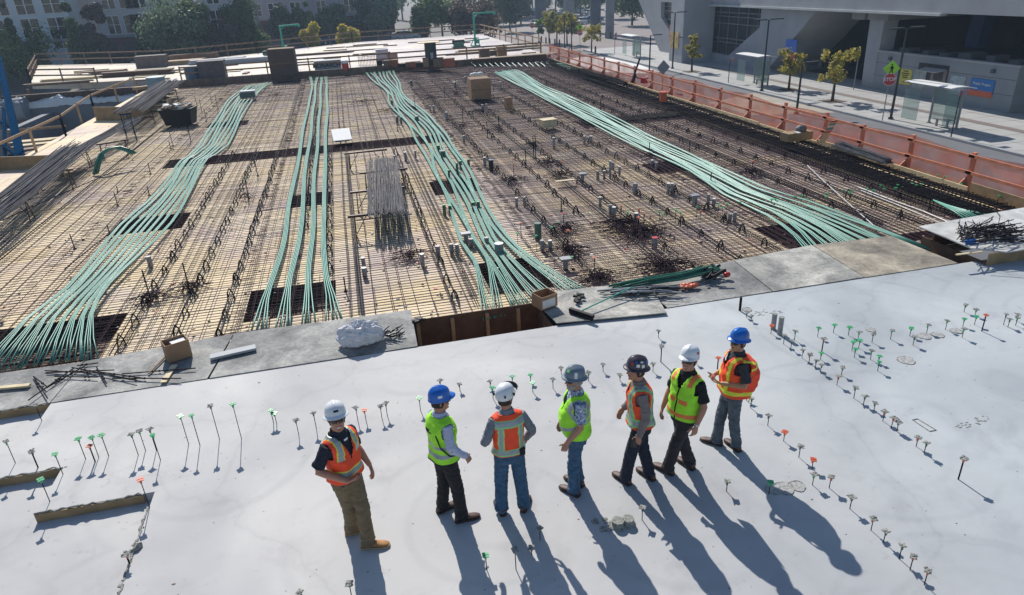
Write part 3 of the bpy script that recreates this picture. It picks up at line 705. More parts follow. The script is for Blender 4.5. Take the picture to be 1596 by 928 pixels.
stub_row([(148, 482, 430, 'g'), (-39, 470, 425, 'w')], 1146, 600, 2.829, 'shadows of the men at right', 'bars among the shadows')
stub_row([(823, 822, 762, 'g'), (945, 822, 740, 'w'), (1045, 700, 650, 'w'), (1010, 760, 730, 'w'), (260, 925, 880, 'gw'), (50, 935, 915, 'w')], 450, 580, 2.667, 'foreground below the men', 'foreground capped bars')
stub_row([(402, 882, 830, 'w')], 850, 480, 2.667, 'cement stubs between the shadows', 'bar at the cement stubs')

# grey pipes in the slab, cement stubs, marks
PIPEM = GALV
def pipe(P, h, r, m_, label, group, cap=None, name='pipe_sleeve', n=12):
    t = empty(name, P, 0, label, 'pipe sleeve', group)
    mb = MB(); mb.tube([(0, 0, 0), (0, 0, h * .5), (0, 0, h)], r, m_, n); mb.build('tube', t, True if False else False)
    mb = MB(); mb.cyl((0, 0, h), r * 1.04, .012, cap or m_, n); mb.build('end_cap', t)
    return t
for i, (u, v, vt) in enumerate(((1204.8, 513, 490), (1215, 521.5, 495.5))):
    pipe(at(u, v, 0), height(u, v, vt), .045, GALV, '%s of the two grey pipes standing at the start of the diagonal row' % ('left', 'right')[i], 'two grey pipes', CAPW)
mb = MB(); P = at(1153, 484.5); mb.box((P.x, P.y, .14), (.035, .035, .28), REBD); tag(mb.build('square_stake'), 'short dark square stake at the edge of the dusty walkway', 'stake')
for i, (u, v, vt, r) in enumerate(((963, 820, 806, .075), (979, 817, 802, .07))):
    P = at(u, v); mb = MB(); mb.lathe([(r * 1.35, 0), (r * 1.2, .015), (r, .025), (r, .08), (r * .96, .09)], CAPW, P, 14)
    tag(mb.build('cement_stub'), '%s of the two round cement stubs between the long shadows' % ('left', 'right')[i], 'cement stub', 'round cement stubs')
mb = MB(); P = at(945, 816)
for k in range(14): mb.ell(P + Vector((ru(-.15, .08), ru(-.12, .1), .0)), (ru(.02, .06), ru(.02, .05), ru(.008, .03)), CAPW, 5)
tag(mb.build('cement_lumps'), 'low rough cement lumps just left of the two round stubs', 'cement lumps')
def ring_mark(u, v, r, label):
    P = at(u, v); mb = MB(); pts = [P + Vector((cos(a) * r * (1 + .15 * noise.noise(Vector((a, u, 0)))), sin(a) * r * (1 + .1 * sin(a * 3)), .004)) for a in [2 * pi * k / 18 for k in range(19)]]
    mb.prism([p - Vector((0, 0, .003)) for p in pts[:-1]], (0, 0, .004 + .004 * rnd()), mat('old_cement_disc', (.36, .36, .35), .9, .4, 30))
    mb.tube(pts, [ru(.002, .010) for _ in pts], CAPW, 5, False)
    for k in range(9): mb.ell(P + Vector((ru(-r, r) * .6, ru(-r, r) * .6, 0)), (ru(.01, .04), ru(.01, .03), .006), CAPW, 4)
    tag(mb.build('cement_ring'), label, 'cement ring', 'cement rings')
for u, v, r, l in ((1357, 514.5, .08, 'small cement ring behind the level row, leftmost'), (1440, 524.5, .11, 'cement ring in the level row, middle one'), (1461, 522.5, .1, 'cement ring in the level row, right one'), (1412, 562, .13, 'largest cement ring alone on the slab below the level row'), (1490, 516, .1, 'cement ring beside the crusted green capped bar at right'), (1164, 483, .09, 'faint cement ring by the walkway edge stake'),
                (1205, 762, .10, 'cement ring inside the shadow at right, left one'), (1222, 761, .12, 'cement ring inside the shadow at right, middle one'), (1242, 758, .1, 'cement ring by the orange capped bars, right one')): ring_mark(u, v, r, l)
mb = MB(); a, b, c, d = at(1422, 655), at(1430, 653.5), at(1459, 671), at(1449, 673)
mb.tube([p + Vector((0, 0, .004)) for p in (a, b, c, d, a)], .007, CAPW, 4, False); tag(mb.build('slot_frame'), 'long narrow rectangular slot outline in the slab at right', 'slot frame')
mb = MB(); P = at(1518, 659)
for k in range(26): mb.ell(P + Vector((ru(-.3, .3), ru(-.09, .09), 0)), (ru(.008, .04), ru(.008, .02), .005), CAPW, 4)
tag(mb.build('cement_spatter'), 'patch of dark cement spatter on the slab at far right', 'cement spatter', kind='stuff')
mb = MB(); P = at(1196, 487)
for k in range(22): mb.ell(P + Vector((ru(-.25, .25), ru(-.12, .12), 0)), (ru(.01, .05), ru(.008, .02), .005), CAPW, 4)
tag(mb.build('cement_spatter'), 'patch of cement spatter by the walkway seam', 'cement spatter', kind='stuff')

# ------------------------------------------------------------------ capped bars and pipes standing in the rebar deck
T8 = [(50, 690, 590, 'r', 1), (315, 660, 530, 'r', 1), (342, 785, 635, 'r', 1), (668, 625, 485, 'r', 1), (780, 600, 505, 'r', 1), (812, 605, 530, 'r', 1), (775, 665, 555, 'r', 1), (505, 905, 805, 'r', 1), (1160, 600, 515, 'r'), (303, 320, 208, 'r', 1), (5, 330, 232, 'r', 1), (1480, 312, 205, 'r', 1), (215, 250, 150, 'r', 1),
      (28, 720, 655, 'g'), (240, 685, 615, 'g'), (710, 590, 525, 'g'), (905, 622, 520, 'g'), (925, 640, 538, 'g'), (1005, 612, 510, 'g'), (1035, 622, 525, 'g'), (1135, 592, 492, 'g'), (1270, 560, 478, 'g'), (1295, 590, 495, 'g'), (1325, 550, 470, 'g'), (1405, 540, 460, 'g'), (145, 772, 668, 'g'), (365, 862, 800, 'g'), (258, 882, 812, 'w'), (290, 642, 590, 'g')]
stub_row(T8, 800, 200, 3.99, 'crowded middle right part of the rebar deck', 'capped bars in the rebar deck', z=ZD + .02)
T9 = [(165, 472, 425, 'g'), (208, 472, 420, 'g'), (240, 482, 440, 'g'), (290, 492, 420, 'w'), (355, 492, 425, 'g'), (365, 452, 405, 'g'), (465, 475, 385, 'g'), (505, 460, 400, 'g'), (513, 440, 385, 'g'), (610, 442, 378, 'g'), (645, 470, 385, 'g'), (690, 440, 355, 'g'), (715, 440, 375, 'g'), (785, 445, 370, 'g'), (800, 410, 352, 'g'), (835, 415, 365, 'g'), (890, 400, 345, 'g'), (915, 410, 355, 'g'), (950, 400, 348, 'g'), (985, 325, 285, 'g'), (968, 320, 288, 'g'), (1050, 335, 290, 'g'), (1090, 365, 300, 'g'), (1080, 375, 318, 'g'), (1155, 390, 335, 'g'), (1190, 400, 345, 'g'), (1220, 385, 345, 'g'), (1270, 430, 372, 'g'), (1425, 492, 420, 'g'), (20, 505, 445, 'g'), (45, 485, 440, 'g')]
stub_row(T9, 1196, 200, 3.99, 'green group at the right end of the rebar deck', 'green capped bars at right', z=ZD + .02)
def pipes(items, x0, y0, s, where, group, base=ZD):
    items = sorted(items)
    for n_, it in enumerate(items):
        zx, zb, zt, r = it[:4]; k = it[4] if len(it) > 4 else ''
        u, v, vt = x0 + zx / s, y0 + zb / s, y0 + zt / s; P = at(u, v, base + .02); h = max(.12, height(u, v, vt, base + .02))
        lb = {'': 'grey', 'g': 'dark green', 'r': 'red topped grey', 'b': 'square box topped', 'k': 'black'}[k]
        m_ = {'g': mat('dull_green_pipe', (.07, .14, .11), .5, .15, 5), 'k': mat('blue_black_drum', (.01, .02, .03), .4, .2, 5)}.get(k, GALV)
        t = pipe(P, h, r, m_, '%s %s pipe sleeve from left, %s' % (nth(n_ + 1), lb, where), group, {'r': RED, 'g': CAPG if r < .08 else m_, 'k': mat('blue_lid', (.02, .12, .25), .5, .1, 5)}.get(k, WHITEP if rnd() < .4 else GALV))
        if k == 'b':
            mb = MB(); mb.box((0, 0, h + .03), (.26, .2, .05), GALV); mb.build('box_lid', t)
pipes([(22, 495, 435, .04), (70, 485, 430, .04), (253, 125, 60, .05), (442, 100, 50, .05), (482, 95, 50, .05), (525, 320, 268, .05), (565, 320, 265, .045), (602, 312, 205, .04), (620, 258, 215, .05), (660, 295, 240, .045), (540, 490, 430, .045), (602, 542, 478, .05), (625, 548, 492, .06), (757, 408, 345, .075), (962, 408, 345, .05), (985, 408, 345, .05), (862, 240, 200, .05), (888, 262, 215, .05), (1210, 482, 415, .05), (1245, 488, 440, .05), (1345, 582, 535, .05), (1375, 582, 525, .05), (877, 745, 682, .075, 'r'), (762, 580, 530, .055), (155, 692, 592, .09, 'g'), (180, 765, 700, .05), (230, 760, 700, .05), (430, 342, 290, .06, 'b'), (1125, 482, 425, .08, 'b'), (325, 875, 820, .06, 'b')], 800, 200, 3.99, 'right half of the rebar deck', 'pipe sleeves on the right half')
pipes([(928, 203, 150, .055), (990, 188, 140, .04), (860, 205, 172, .04), (1290, 92, 48, .05), (1420, 238, 182, .055), (1460, 265, 198, .085, 'k'), (1170, 542, 478, .05, 'g'), (1205, 535, 482, .05, 'g'), (1350, 512, 462, .05, 'g'), (1382, 522, 458, .05, 'g'), (1130, 793, 735, .06), (1215, 793, 722, .05), (1250, 793, 724, .05), (1335, 742, 690, .06), (1433, 742, 682, .06), (1510, 793, 718, .11), (668, 862, 808, .05), (675, 928, 870, .06), (1035, 860, 785, .05), (1162, 192, 142, .1, 'g'), (1132, 150, 108, .07, 'g'), (1250, 290, 218, .045, 'g'), (1200, 330, 262, .04, 'g'), (1305, 722, 662, .06, 'b'), (1270, 250, 205, .05, 'g'), (1320, 240, 195, .05, 'g')], 400, 200, 3.99, 'around the middle green bundle', 'pipe sleeves round the middle bundle')
pipes([(940, 865, 800, .06)], 0, 200, 3.99, 'beside the leftmost green bundle', 'pipe beside the left bundle')
pipes([(160, 740, 650, .05, 'g'), (205, 752, 660, .05, 'g'), (770, 702, 600, .07), (610, 602, 520, .06), (565, 590, 520, .04), (1270, 650, 500, .05), (1215, 602, 510, .06), (1440, 330, 222, .06), (1350, 330, 240, .04), (400, 732, 650, .1, 'g'), (90, 510, 450, .06, 'g'), (1000, 240, 160, .05), (975, 240, 170, .05), (330, 270, 205, .08, 'g'), (870, 290, 235, .07, 'b')], 600, 100, 7.98, 'in the far middle of the rebar deck', 'far pipe sleeves')

# lone dark bars, with fans of bent bars round columns
def rodbar(u, v, vt, label, group, z=ZD, r=.016):
    P = at(u, v, z); h = height(u, v, vt, z); mb = MB(); mb.tube([P, P + Vector((ru(-.01, .01), 0, h))], r, REBD, 6); mb.ell(P + Vector((0, 0, .02)), (.05, .05, .02), REBD, 5)
    return tag(mb.build('upright_bar'), label, 'upright bar', group)
rods = [(117, 389, 365), (173, 372, 350), (184, 322, 300), (233, 305, 290), (270, 228, 205), (235, 272, 254), (266, 232, 219), (298, 222, 195), (322, 190, 170), (340, 172, 148), (330, 160, 145), (307, 165, 150), (315, 175, 155), (236, 470, 421), (296, 455, 410), (539, 455, 432), (531, 215, 190), (620, 205, 185), (648, 175, 148), (694, 158, 135), (712, 150, 125), (875, 330, 308), (835, 247, 209), (832, 247, 212), (1074, 240, 221), (1107, 290, 270), (1012, 240, 222), (852, 140, 125), (902, 123, 108), (936, 176, 153), (402, 275, 250), (388, 310, 280), (184, 300, 290), (760, 215, 190), (722, 195, 170), (778, 205, 180), (820, 262, 233)]
rods = sorted(set(rods))
for n_, (u, v, vt) in enumerate(rods): rodbar(u, v, vt, 'dark upright bar in the rebar mat, %s from the left' % nth(n_ + 1), 'dark upright bars')
def fan(u, v, n, rad, label, seed, h=.27, z=ZD):
    random.seed(seed); P = at(u, v, z); mb = MB()
    for k in range(int(n * 1.4)):
        a = ru(0, 2 * pi); L = rad * ru(.5, 1.15); c, s_ = cos(a), sin(a)
        o = Vector((ru(-.12, .12), ru(-.12, .12), 0))
        hh = h * ru(.35, 1.0); b2 = a + ru(-.6, .6)
        mb.tube([P + o + Vector((-c * L * .15, -s_ * L * .15, .06)), P + o + Vector((0, 0, hh * .8)), P + o + Vector((c * L * .3, s_ * L * .3, hh)), P + o + Vector((cos(b2) * L * .75, sin(b2) * L * .75, hh * .6)), P + o + Vector((cos(b2) * L, sin(b2) * L, ru(.06, .12)))], .0065, REB, 4)
    return tag(mb.build('bent_bar_fan'), label, 'bent bar fan', 'fans of bent bars')
fans = [(240, 470, 26, .55, 'left fan of bent bars near the leftmost green bundle'), (298, 455, 26, .5, 'second fan of bent bars between the two left bundles'), (388, 312, 14, .4, 'small fan of bent bars left of the four bands'),
        (640, 405, 34, .55, 'fan of bent bars below the stacked grey bars'), (967, 355, 60, .75, 'left half of the large dark bar heap'), (993, 368, 80, .95, 'right half of the large dark bar heap'), (1035, 420, 80, .9, 'low dark bar heap behind the green duct coil'),
        (882, 362, 34, .6, 'fan of bent bars at the left red capped post'), (886, 398, 40, .6, 'fan of bent bars at the right red capped post'), (930, 438, 50, .6, 'fan of bent bars behind the walkway broom'), (800, 285, 22, .6, 'arched fan of bars right of the middle bundle'), (854, 258, 22, .55, 'arched fan beside the red tipped bar'), (876, 276, 22, .55, 'arched fan above the small timber scrap'), (832, 230, 22, .55, 'small heap around twin upright bars'),
        (1170, 275, 22, .6, 'fan of bent bars near the edge cage'), (1012, 246, 14, .5, 'small fan left of the right bundle'), (722, 200, 18, .7, 'far fan beside the middle bundle'), (750, 178, 22, .9, 'low fan in front of the tall cardboard box'), (675, 155, 18, .8, 'far fan left of the tall cardboard box'), (712, 150, 20, .8, 'far fan behind the tall cardboard box'), (778, 205, 20, .8, 'far fan right of the middle bundle'), (565, 162, 14, .9, 'far fan beside the four bands'), (430, 150, 12, .8, 'far fan between the two left bundles'), (602, 175, 12, .8, 'far fan at the middle bundle')]
for i, (u, v, n, rad, lb) in enumerate(fans): fan(u, v, n, rad, lb, 200 + i)

# ------------------------------------------------------------------ black bar chairs in long rows
random.seed(9)
mb = MB()
for s in (-1, 1):
    mb.tube([(s * .065, -.04, 0), (s * .05, 0, .15), (0, .01, .24)], .016, BLK, 4); mb.tube([(s * .065, .07, 0), (s * .045, .02, .15)], .013, BLK, 4)
mb.tube([(-.045, 0, .09), (.045, 0, .09)], .009, BLK, 4)
CH = mb.mesh('bar_chair')
rows = [(-5.0, 13.4, 31, .97, 'row just right of the leftmost bundle'), (-4.0, 13.5, 31, .95, 'second row right of the leftmost bundle'), (-3.13, 13.1, 30, .95, 'row just left of the four bands'), (-1.67, 19.7, 42, 1.0, 'row among the four bands'), (-.98, 16, 30, 1.2, 'row right of the four bands'), (1.64, 13.3, 29, 1.05, 'row right of the stacked grey bars'), (4.86, 14.6, 50, 1.0, 'row right of the middle bundle'), (5.95, 18, 50, 1.05, 'second row right of the middle bundle'), (7.1, 14.5, 50, 1.1, 'third row right of the middle bundle'), (8.33, 13.1, 52, 1.0, 'fourth row right of the middle bundle'), (9.44, 13.9, 54, .98, 'row just left of the broad right bundle'), (12.75, 14.5, 54, 1.3, 'row just right of the broad right bundle'), (13.82, 13.4, 55, 1.02, 'middle row between right bundle and edge cage'), (14.83, 14.6, 55, 1.08, 'row beside the edge cage')]
allc = []
for x, y0, y1, st, w in rows:
    mb = MB()
    for dx in (-.05, .05):
        pts = [(x + dx + ru(-.02, .02), y0 - .6 + (y1 - y0 + 1) * k / 10, ZD + .118 + ru(-.006, .006)) for k in range(11)]; mb.tube(pts, .0125, REBD, 4)
    tag(mb.build('support_bars'), 'pair of dark bars under the %s' % w, 'support bars', 'dark bar pairs under the chairs')
for x, y0, y1, st, w in rows:
    y = y0; i = 1
    while y < y1: allc.append((y, x + ru(-.03, .03), w, i)); y += st * ru(.94, 1.06); i += 1
allc.sort(key=lambda c: c[0] ** 2 + c[1] ** 2)
far_m = MB()
for k, (y, x, w, i) in enumerate(allc):
    if k < 296:
        o = bpy.data.objects.new('bar_chair', CH); COL.objects.link(o); o.location = (x, y, ZD); o.rotation_euler = (ru(-.06, .06), 0, ru(-.5, .5)); sc_ = ru(.9, 1.12); o.scale = (sc_, sc_, sc_)
        tag(o, '%s nearest black bar chair in %s' % (nth(i), w), 'bar chair', 'black bar chairs')
    else:
        for s in (-1, 1): far_m.tube([(x + s * .055, y, ZD), (x, y, ZD + .2)], .012, BLK, 3)
tag(far_m.build('far_bar_chairs'), 'many tiny black bar chairs dotting the far rebar mat', 'bar chairs', kind='stuff')
# small scraps and ties scattered on the mat
random.seed(19); mb = MB()
for k in range(900):
    x, y = ru(-13, 15), 12.6 + 42 * rnd() ** 1.7; m_ = random.choice((BLK, BLK, REBD, WHITEP, CAPW, CARD, RED, LUM))
    mb.box((x, y, ZD + ru(.01, .12)), (ru(.02, .07), ru(.02, .07), ru(.01, .03)), m_, rz=ru(0, 3))
tag(mb.build('scattered_scraps'), 'tiny scraps and ties scattered over the rebar mat', 'scraps', kind='stuff')
# loose bars on the mat, grey conduit runs
for i, (pts, r, m_, lb) in enumerate(((((1258, 258), (1290, 288), (1328, 322), (1362, 352)), .016, GALV, 'light grey conduit lying diagonally near the edge cage'), (((1338, 292), (1390, 312), (1440, 330), (1505, 358)), .02, GALV, 'light grey conduit pair running to the corner platform'), (((1342, 297), (1395, 318), (1500, 362)), .014, GALV, 'thin conduit beside the longer conduit pair'),
                                     (((0, 345), (90, 305), (190, 262)), .014, REBD, 'loose dark bar lying along the left deck'), (((100, 420), (150, 380), (230, 318)), .014, REBD, 'loose dark bar left of the leftmost bundle'))):
    mb = MB(); mb.tube([at(u, v, ZD + .13) for u, v in pts], r, m_, 6); tag(mb.build('loose_conduit'), lb, 'conduit')

# ------------------------------------------------------------------ sawhorses and the grey bar stack
def sawhorse(P, ang, w, h, label, m_=BROWNST, group='steel sawhorses'):
    t = empty('sawhorse', P, ang, label, 'sawhorse', group)
    mb = MB(); mb.box((0, 0, h - .03), (w, .06, .06), m_); mb.build('top_beam', t)
    for sx in (-1, 1):
        for sy in (-1, 1):
            mb = MB(); mb.beam((sx * w * .38, sy * .03, h - .05), (sx * w * .40, sy * .26, 0), .025, .025, m_); mb.build('leg', t)
        mb = MB(); mb.beam((sx * w * .38, 0, .12), (sx * w * .18, 0, h - .06), .02, .02, m_); mb.beam((sx * w * .39, -.2, .14), (sx * w * .39, .2, .14), .02, .02, m_); mb.build('brace', t)
    return t
for i, (uL, uR, v, nm) in enumerate(((546, 633, 372, 'nearest sawhorse under the stacked grey bars'), (549, 632, 332, 'second sawhorse under the stacked grey bars'), (563, 636, 300, 'third sawhorse under the stacked grey bars'), (539, 604, 267, 'farthest sawhorse beyond the stacked grey bars'))):
    a, b = at(uL + 1, v, ZD), at(uR + 2, v - 9, ZD); c = (a + b) / 2; sawhorse(c, atan2((b - a).y, (b - a).x) * .3, (b - a).length * 1.0, .66, nm)
def bar_stack(A, Bp, n, w, h, r, label, m_, seed, sag=.0, taper=.1, over=.5, name='bar_stack'):
    random.seed(seed); d = (Bp - A); L = d.length; dn = d.normalized(); s_ = Vector((-dn.y, dn.x, 0)).normalized(); mb = MB()
    for k in range(n):
        o1 = ru(-w, w); o2 = o1 + ru(-w, w) * taper * 2; z = abs(random.gauss(0, 1)) * h * .4 * (1 - (o1 / w) ** 2 * .5)
        e1 = ru(0, over) * rnd(); e2 = ru(0, over) * rnd() * rnd()
        p0 = A - dn * e1 + s_ * o1; p3 = Bp + dn * e2 + s_ * o2
        pts = []
        for q in range(6):
            t_ = q / 5; p = p0.lerp(p3, t_) + Vector((0, 0, z + .008 * sin(q * 2 + k) - sag * sin(pi * t_))); p += s_ * ru(-.01, .01); pts.append(p)
        mb.tube(pts, r, m_, 4)
    return tag(mb.build(name), label, 'bar stack')
hz = ZD + .67
a = Vector((at(598, 345, hz).x, 16.6, hz)); b = Vector((a.x + .05, 24.5, hz))
P0 = at(603, 335, hz); P1 = at(598, 250, hz)
bar_stack(P0 + Vector((0, .25, 0)), P1, 170, .50, .12, .009, 'dense stack of thin light grey bars resting on brown sawhorses', REBG, 55, over=.7)
# left edge: long bar bundles on sawhorses
Q0 = at(-60, 372, ZD + .75); Q1 = at(118, 232, ZD + .75)
bar_stack(Q0, Q1, 110, .5, .16, .013, 'long bundle of grey bars on sawhorses at the left frame edge', REBG, 56, over=2.5, taper=.3)
bar_stack(at(112, 238, ZD + .72), at(208, 188, ZD + .7), 36, .28, .08, .013, 'thinner bundle of bars continuing toward the blue trestle', REBG, 57, over=2.5, taper=.4)
bar_stack(at(206, 172, ZD + .95), at(268, 128, ZD + .95), 90, .8, .2, .016, 'far bundle of grey bars on sawhorses beside the plywood upstand', REBG, 58, over=1.5)
sawhorse(at(20, 348, ZD), .1, 1.4, .72, 'sawhorse under the near end of the left bar bundle'); sawhorse(at(90, 297, ZD), .1, 1.4, .72, 'sawhorse under the middle of the left bar bundle'); sawhorse(at(122, 262, ZD), .1, 1.2, .72, 'sawhorse under the upper end of the left bar bundle')
sawhorse(at(222, 195, ZD), .3, 1.6, .9, 'sawhorse under the near end of the far bar bundle'); sawhorse(at(243, 176, ZD), .3, 1.6, .9, 'sawhorse under the middle of the far bar bundle'); sawhorse(at(262, 160, ZD), .3, 1.6, .9, 'sawhorse under the far end of the far bar bundle')
sawhorse(at(182, 246, ZD), .5, 1.3, .7, 'sawhorse under the green curved duct bundle')
t = sawhorse(at(207, 222, ZD), .2, .5, 1.35, 'tall blue steel trestle at the left deck edge', BLUE, 'blue trestle')
# arched green duct bundle
mb = MB(); random.seed(61)
A0, A1, A2, A3 = at(148, 272, ZD + .05), at(158, 240, ZD + .75), at(182, 230, ZD + .85), at(208, 240, ZD + .55)
for k in range(11):
    o = Vector((ru(-.14, .14), ru(-.06, .06), ru(-.02, .03))); mb.tube([p + o for p in smooth_path([A0, A1, A2, A3], .3)], .024, DUCTD if k % 3 else DUCT, 6)
tag(mb.build('duct_bundle', smooth=True), 'arched bundle of dark green ducts drooping over a sawhorse', 'duct bundle')

# ------------------------------------------------------------------ boxes and loose items
def open_box(P, dx, dy, dz, rz, label, side=CARD, inner=CARDI, flaps=True, sheet_=False, paper=False, name='cardboard_box'):
    t = empty(name, P, rz, label, 'box'); th = .012
    mb = MB(); x, y = dx / 2, dy / 2
    mb.bx(-x, x, -y, y, 0, th, side); mb.bx(-x, -x + th, -y, y, th, dz, side); mb.bx(x - th, x, -y, y, th, dz, side)
    mb.bx(-x + th, x - th, -y, -y + th, th, dz, side); mb.bx(-x + th, x - th, y - th, y, th, dz, side); mb.build('box_body', t)
    mb = MB(); mb.bx(-x + th + .002, x - th - .002, -y + th + .002, y - th - .002, th, th + .02, inner); mb.build('inner_floor', t)
    if flaps:
        for a, b, o in (((-x, -y, dz), (x, -y, dz), (0, -.5, .12)), ((x, -y, dz), (x, y, dz), (.3, 0, .35)), ((x, y, dz), (-x, y, dz), (0, .3, .4)), ((-x, y, dz), (-x, -y, dz), (-.35, 0, .25))):
            o = Vector(o) * dy * .4; a, b = Vector(a), Vector(b); mb = MB(); mb.prism([a, b, b + o, a + o], (0, 0, .006), side) if False else mb.add([a, b, b + o, a + o, a + Vector((0, 0, .005)), b + Vector((0, 0, .005)), b + o + Vector((0, 0, .005)), a + o + Vector((0, 0, .005))], [(0, 3, 2, 1), (4, 5, 6, 7), (0, 1, 5, 4), (1, 2, 6, 5), (2, 3, 7, 6), (3, 0, 4, 7)], side)
            if paper is False or True: pass
            mb.build('flap', t) if flaps == 2 else None
    if sheet_:
        mb = MB(); mb.box((.06, 0, dz * .82), (dx * .62, dy * .8, .03), PAPER, rz=.1); mb.build('packing_sheet', t)
    if paper:
        mb = MB(); mb.box((-.02, -y - .003, dz * .42), (dx * .8, .004, dz * .62), PAPER); mb.build('paper_label', t)
    return t
open_box(at(279, 556, .035), .40, .30, .34, .45, 'open cardboard box with a white sheet inside on the left walkway', sheet_=True, flaps=0)
open_box(at(849, 476, .085), .38, .34, .27, .35, 'open empty cardboard box with white label on the middle walkway', paper=True, flaps=0)
t = empty('crate', at(855, 197, ZD + .15), .15, 'small tan timber box with blue side on the rebar mat', 'crate'); mb = MB(); mb.bx(-.36, .3, -.25, .25, 0, .3, LUML); mb.bx(-.38, .32, -.27, .27, .3, .33, LUML); mb.build('box_body', t); mb = MB(); mb.bx(.3, .34, -.24, .24, .02, .28, BLUE); mb.build('blue_panel', t)
def tall_box(P, dx, dy, dz, rz, label, m_=CARD, m2=CARDI):
    t = empty('tall_box', P, rz, label, 'box'); mb = MB(); mb.bx(-dx / 2, dx / 2, -dy / 2, dy / 2, 0, dz, m_); mb.build('box_body', t)
    mb = MB(); mb.bx(-dx / 2 + .03, dx / 2 - .03, -dy / 2 + .03, dy / 2 - .03, dz, dz + .012, m2); mb.build('top_opening', t)
    mb = MB(); mb.bx(-dx / 2 + .02, dx / 2 - .02, -dy / 2 - .004, -dy / 2, dz * .46, dz * .49, m2); mb.build('tape_seam', t); return t
t = tall_box(at(748, 153, ZD + .12), 1.15, 1.15, 1.12, .0, 'tall brown cardboard crate with white plastic bags on its top'); B_ = at(744, 120, ZD + 1.22)
mb = MB()
for k in range(4): mb.ell((B_.x - .25 + .16 * k, B_.y + .2, ZD + 1.32 + .03 * (k % 2)), (.18, .16, .11), PAPER, 8)
tag(mb.build('plastic_bags', smooth=True), 'white plastic bags lying on top of the tall cardboard crate', 'plastic bag')
tall_box(at(793, 171, ZD + .1), .34, .34, .62, .1, 'small upright brown cardboard box right of the tall crate')
tall_box(at(445, 118, ZD + .3), 1.95, 1.4, 2.0, -.05, 'large dark brown crate standing at the far bulkhead', mat('dark_brown_crate', (.085, .055, .045), .8, .15, 2))
# plastic wrapped bundle
mb = MB(); n = 44; vs = []; P = at(563, 532, .04); PL = mat('plastic_wrap', (.66, .67, .70), .5, .1, 12, spec=.3, alpha=.85)
for j in range(n // 2 + 1):
    for i in range(n):
        th = pi * j / (n // 2) ; ph = 2 * pi * i / n; d = Vector((sin(th) * cos(ph), sin(th) * sin(ph), cos(th)))
        k = 1 + .16 * noise.noise(d * 2.1 + Vector((3, 1, 5))) + .15 * (1 - abs(noise.noise(d * 4.0)) * 2.4) + .07 * (1 - abs(noise.noise(d * 9)) * 3)
        z = max(-.13, d.z * .24 * k); vs.append(P + Vector((d.x * .37 * k, d.y * .24 * k, z + .135)))
mb.add(vs, [(j * n + i, (j + 1) * n + i, (j + 1) * n + (i + 1) % n, j * n + (i + 1) % n) for j in range(n // 2) for i in range(n)], PL)
t = mb.build('plastic_bundle', smooth=False); tag(t, 'crumpled clear plastic wrapped bundle on the walkway', 'wrapped bundle')
mb = MB(); random.seed(3)
for k in range(34):
    q = P + Vector((.40 + ru(0, .3), ru(-.1, .12), ru(.0, .12))); mb.tube([q, q + Vector((ru(.02, .14), ru(-.08, .08), ru(-.02, .07)))], ru(.006, .014), BLK, 5)
mb.box(P + Vector((.5, -.02, .04)), (.1, .06, .03), WHITEP)
tag(mb.build('plastic_chairs_pile'), 'small pile of black plastic bar supports spilling from the plastic bundle', 'spacer pile')
def plank(a, b, w, h, m_, label, z, name='plank', zt=None):
    mb = MB(); A = at(*a, z); B = at(*b, z if zt is None else zt); mb.beam(A + Vector((0, 0, h / 2)), B + Vector((0, 0, h / 2)), w, h, m_); return tag(mb.build(name), label, 'plank')
GREYB = mat('foam_board', (.40, .42, .44), .7, .08, 5)
plank((328, 559), (399, 543), .17, .045, GREYB, 'pale grey foam board lying on the left walkway', .045)
plank((255, 597), (272, 570), .10, .02, LUML, 'small pale plank below the left cardboard box', .035)
plank((-8, 607), (47, 602), .09, .035, LUML, 'short pale plank at the far left of the walkway', .035)
plank((232, 583), (262, 553), .03, .02, LUMD, 'thin dark batten beside the left cardboard box', .04)
plank((866, 284), (895, 281), .14, .03, LUML, 'small tan timber scrap on the rebar mat', ZD + .16)
plank((1280, 224), (1301, 188), .30, .03, LUML, 'pale board with painted bands leaning against the orange fence', ZD + .3, zt=ZD + 1.2, name='leaning_board')
lb_ = bpy.data.objects['leaning_board']; A = at(1280, 224, ZD + .3); B = at(1301, 188, ZD + 1.2)
for f, m_, w in ((.50, RED, .05), (.64, JIB, .07), (.74, WHITEP, .05), (.83, JIB, .05), (.95, RED, .06), (.57, mat('pink_paint', (.7, .35, .35), .6, .1, 5), .06)):
    mb = MB(); mb.beam(A.lerp(B, f - w / 2) + Vector((0, 0, .016)), A.lerp(B, f + w / 2) + Vector((0, 0, .016)), .304, .036, m_); mb.build('painted_band', lb_)
# loose bars on the left walkway
random.seed(15); t = empty('loose_bars', at(120, 588, .04), 0, 'loose dark rods and clips lying in a heap on the left walkway', 'loose bars')
O = t.location
for k, (a, b) in enumerate((((70, 578), (155, 582)), ((72, 581), (178, 577)), ((112, 573), (213, 593)), ((150, 572), (166, 598)), ((85, 587), (152, 588)), ((115, 574), (44, 624)), ((133, 570), (72, 605)), ((52, 587), (74, 621)), ((52, 587), (72, 602)), ((155, 580), (225, 590)), ((190, 583), (305, 574)), ((175, 590), (282, 590)), ((120, 570), (153, 566)))):
    mb = MB(); mb.tube([at(*a, .045) - O, at(*b, .055 + .01 * (k % 3)) - O], .011, REBD, 5)
    for q in range(2): c = at(*a, .05).lerp(at(*b, .05), ru(.2, .8)) - O; mb.ell(c, (.025, .02, .02), REBD, 5)
    mb.build('rod', t)
